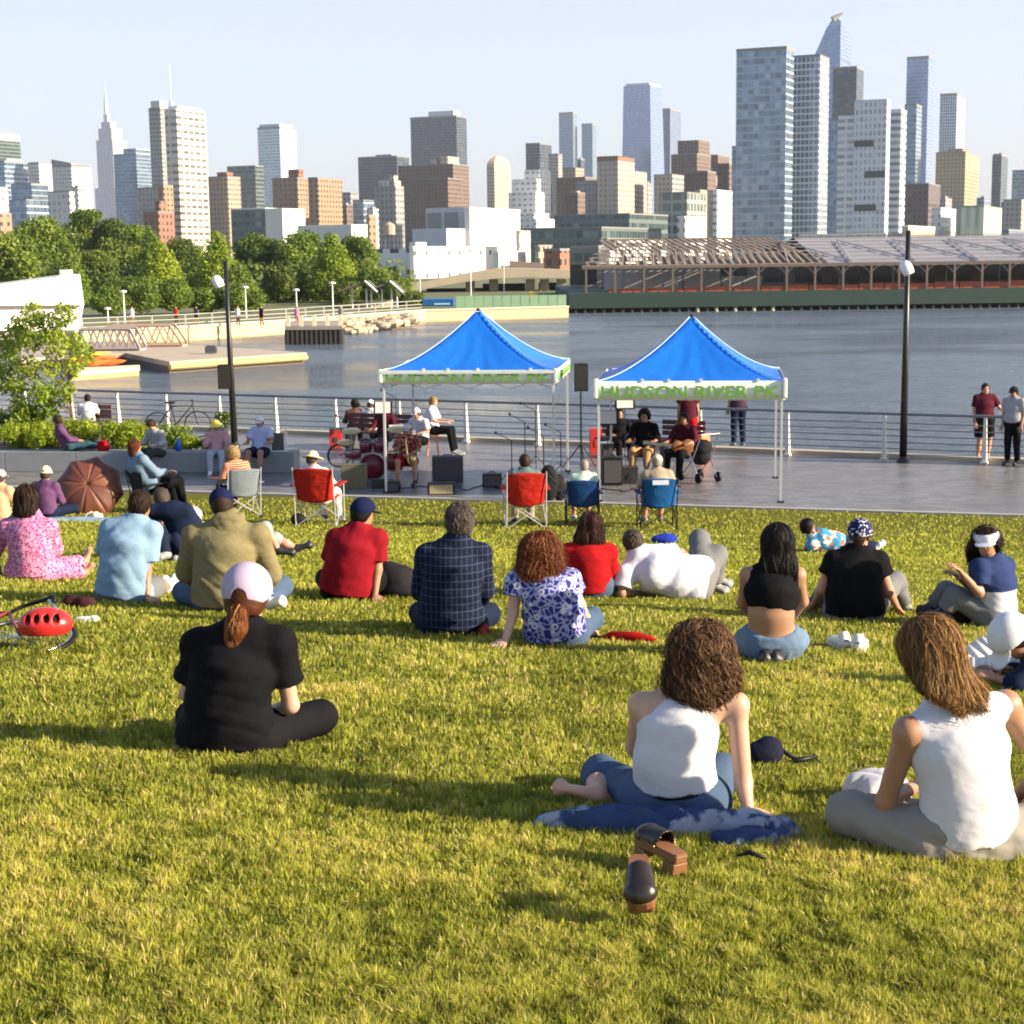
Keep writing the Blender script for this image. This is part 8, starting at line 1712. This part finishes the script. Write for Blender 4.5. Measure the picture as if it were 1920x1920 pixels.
for (u, v, rz, lb) in ((765, 905, 180, 'black folding chair under the saxophone player'), (1208, 890, 165, 'black folding chair under the woman with black hair'), (1282, 892, 150, 'black folding chair under the guitar player')):
    t = thing('folding_chair', lb, 'chair', at_z(u, v), R(rz), 'band chairs'); b = MB(); b.box((0, .02, .40), (.40, .38, .03)); b.build('seat', BLKP, t); b = MB(); b.box((0, -.20, .70), (.40, .02, .22)); b.build('backrest', BLKP, t)
    for x in (-.19, .19): b = MB(); b.tube([(x, -.20, .82), (x, -.17, .40), (x, .22, .01)], .011, 6); b.tube([(x, .16, .40), (x, -.24, .01)], .011, 6); b.build('side_frame', CHROME, t)
# ---------------------------------------------------------------- more of the band's clutter
zper('second seated player in white cap, bending forward behind the saxophone player', 790, 862, pose='chair', head=150, tone='tan', top=T(WHT, .8), bottom=Bt(BLK), hat=dict(kind='cap', c=WCAP), hair=dict(kind='short', c=H_GREY), lean=(0, .3), shoes=SHB)
zper('dark clothed player half hidden by the music stands under the right tent', 1162, 868, pose='chair', head=190, tone='tan', top=T(BLK, 1.6), bottom=Bt(BLK), hair=dict(kind='short', c=H_DARK, off=.012), shoes=SHB)
zper('seated listener in dark red behind the drum kit, facing the tent', 722, 856, pose='chair', head=170, tone='tan', top=T(MAROON, 1.5), bottom=Bt(BLK), hair=dict(kind='short', c=H_DARK, off=.01), shoes=SHB)
def keyboard():
    p = at_z(680, 893); t = thing('xylophone', 'slanted white barred instrument beside the drum kit', 'instrument', at_z(748, 872)); M = Matrix.Rotation(R(32), 3, 'X')
    for i in range(9): b = MB(); b.box((-.16 + i * .04, .0, .80), (.028, .26, .02), .3, M); b.build('bar', PLAINW, t)
    b = MB(); b.tube([(-.2, 0, 0), (.16, .02, .76)], .012, 6); b.tube([(.2, 0, 0), (-.16, .02, .76)], .012, 6); b.build('frame', BLKP, t)
keyboard()
def buggy(u, v, rz, label):
    t = thing('stroller', label, 'stroller', at_z(u, v), R(rz)); b = MB()
    for x in (-.22, .22): b.tube([(x, -.35, .98), (x, -.05, .45), (x, .30, .10)], .014, 6); b.tube([(x, -.28, .10), (x, .05, .60)], .012, 6)
    b.tube([(-.22, -.35, .98), (.22, -.35, .98)], .014, 6); b.build('frame', CHROME, t)
    sdf_obj('seat', [ell(V3(0, -.02, .48), (V3(1, 0, 0), V3(0, 1, 0), V3(0, 0, 1)), (.20, .22, .16)), ell(V3(0, -.10, .68), (V3(1, 0, 0), V3(0, 1, 0), V3(0, 0, 1)), (.20, .17, .17))], .02, cloth('bag_black', (0, 0, 0)), t, V3(0, 0, 0), wr=.006)
    for x in (-.24, .24):
        for y in (-.28, .30): b = MB(); b.lathe((x, y, .10), [(.001, -.02), (.10, -.02), (.10, .02), (.001, .02)], 14, Matrix.Rotation(R(90), 3, 'Y')); b.build('wheel', BLKP, t)
buggy(1312, 902, 30, 'black stroller with chrome frame right of the guitar player')
crate(1180, 906, .34, .30, .25, flat('case_black', (.02, .02, .02), .5), 'small black case on the ground under the music stands', 'equipment_case', 'case')
crate(1138, 897, .22, .72, .22, flat('rack_dark', (.03, .028, .03), .5), 'tall narrow black rack beside the left leg of the right tent', 'equipment_rack', 'rack', .2, CHROME)
crate(712, 915, .30, .16, .2, flat('case_black', (0, 0, 0)), 'low black effects case in front of the drum kit', 'equipment_case', 'case')
crate(1118, 850, .30, .55, .3, REDBX, 'dark red box between loudspeaker and the right tent')
amp(735, 922, .30, .20, .22, 'small black wedge monitor at the left front leg of the left tent')
def cable(pts, label):
    P = [at_z(u, v) for u, v in pts]; c = P[0]; t = thing('cable', label, 'cable', c); Q = []
    for i in range(len(P) - 1):
        for k in range(6): a = k / 6; q = P[i].lerp(P[i + 1], a) - c; Q.append((q.x + .05 * math.sin(i * 3 + a * 6.3), q.y + .06 * math.sin(i * 2 + a * 5), .012))
    b = MB(); b.tube(Q, .010, 5); b.build('wire', BLKP, t, True)
cable([(850, 912), (880, 920), (905, 908), (940, 918), (1000, 912), (1060, 922), (1088, 890)], 'black cable winding over the paving between the amplifiers and the loudspeaker pole')
cable([(1090, 890), (1120, 915), (1170, 922), (1230, 905), (1280, 915)], 'black cable running under the right tent')
cable([(700, 905), (740, 918), (790, 912), (830, 918)], 'black cable from the drum kit to the low amplifier')
stand(985, 890, 1.1, 'slim black microphone stand just above the middle red chair'); stand(1005, 880, 1.25, 'tall black microphone stand between the tents, near the railing'); stand(1245, 905, .8, 'short microphone stand before the guitar player'); stand(662, 892, 1.1, 'black microphone stand left of the drum kit')
stand(720, 862, 1.05, 'dark music stand behind the drum kit', 'music')
soft('guitar_bag', 'black and white instrument bags leaning together behind the middle red chair', 'bag', 1030, 946, [('e', (0, .3, .35), (.18, .12, .34)), ('e', (.2, .35, .25), (.12, .1, .26))], cloth('bag_black', (0, 0, 0)), .02, .008)
soft('sack', 'white and red sack beside the left tent leg, behind the red chair arm', 'bag', 1052, 940, [('e', (0, .2, .2), (.08, .08, .2))], WHT, .014, .008)
t = thing('planter', 'dark shrub in a tub by the railing, behind the left lamp post', 'planter', at_z(425, 826)); b = MB(); b.lathe((0, 0, 0), [(.001, 0), (.20, 0), (.24, .32), (.001, .32)], 14); b.build('tub', DARKM, t, True); V, F, tt = leaves([(0, 0, .5), (.1, 0, .62), (-.12, .05, .6)], [.22, .18, .18], 900, .03, 77); link('foliage', np_mesh('foliage', V, F, False, tt), LEAF_D, t)
t = thing('parked_bicycle', 'dark bicycle parked by the railing behind the yellow hat', 'bicycle', at_z(335, 822), .1)
for x in (-.5, .5):
    b = MB(); b.tube([(x + .33 * math.cos(R(a)), 0, .35 + .33 * math.sin(R(a))) for a in range(0, 361, 15)], .016, 6, False); b.build('wheel', BLKP, t, True)
b = MB(); b.tube([(-.5, 0, .35), (-.15, 0, .82), (.38, 0, .85), (-.05, 0, .35), (-.5, 0, .35)], .02, 6); b.tube([(-.15, 0, .82), (-.05, 0, .35)], .02, 6); b.tube([(.38, 0, .85), (.5, 0, .35)], .018, 6); b.build('frame', BLKP, t)
b = MB(); b.tube([(.36, -.22, .98), (.40, 0, .95), (.36, .22, .98)], .014, 6); b.tube([(.40, 0, .95), (.38, 0, .8)], .014, 6); b.build('handlebar', BLKP, t); b = MB(); b.box((-.18, 0, .92), (.24, .12, .05)); b.box((-.17, 0, .86), (.03, .03, .1)); b.build('saddle', BLKP, t)
# strollers further along the far bank
r = random.Random(8)
for i in range(7):
    u = 250 + i * 62 + r.uniform(-14, 14); D = at_z(u, 612, -1.3).y + 1.5; p = at_y(u, 480, D); t = thing('person', ['tiny walker in white on the far bank, left of the others', 'tiny walker in red on the far bank near the gangway', 'tiny walker in blue on the far bank under the trees', 'tiny pale figure on the far bank by the white lamp', 'tiny dark figure on the far bank above the pier stump', 'tiny figure in pink on the far bank above the boulders', 'tiny figure in grey on the far bank near the pavilion'][i], 'person', (p.x, p.y, -1.3), group='walkers on the far bank')
    cl = [WHT, REDB, NAVY, WHT, BLK, PINKF, GREYC][i]; o_ = np.array(t.location); B0 = [cone(V3(-.09, 0, .05), V3(-.08, 0, .85), .06, .09), cone(V3(.12, .1, .05), V3(.08, 0, .85), .06, .09), cone(V3(-.2, 0, .9), V3(-.17, 0, 1.38), .04, .05), cone(V3(.2, 0, .9), V3(.17, 0, 1.38), .04, .05), cone(V3(0, 0, 1.4), V3(0, 0, 1.62), .06, .10)]
    sdf_obj('body', B0 + [cone(V3(0, 0, .9), V3(0, 0, 1.3), .15, .16)], .05, skin('tan'), t, V3(0, 0, 0)); sdf_obj('shirt', [cone(V3(0, 0, .85), V3(0, 0, 1.36), .16, .18)], .05, cl, t, V3(0, 0, 0), .02)
# ---------------------------------------------------------------- the air
b = MB(); b.box((0, 2400, 290), (9000, 5200, 640)); m = bpy.data.materials.new('haze'); m.use_nodes = True; nt = m.node_tree; nt.nodes.remove(nt.nodes['Principled BSDF'])
vo = nd(nt, 'VolumePrincipled'); vo.inputs['Density'].default_value = .00007; vo.inputs['Color'].default_value = (.80, .87, 1.0, 1); vo.inputs['Anisotropy'].default_value = .2
nt.links.new(vo.outputs[0], nt.nodes['Material Output'].inputs['Volume'])
o = b.build('haze', m); tag(o, kind='stuff', label='thin pale summer haze over the river and the city', cat='haze')
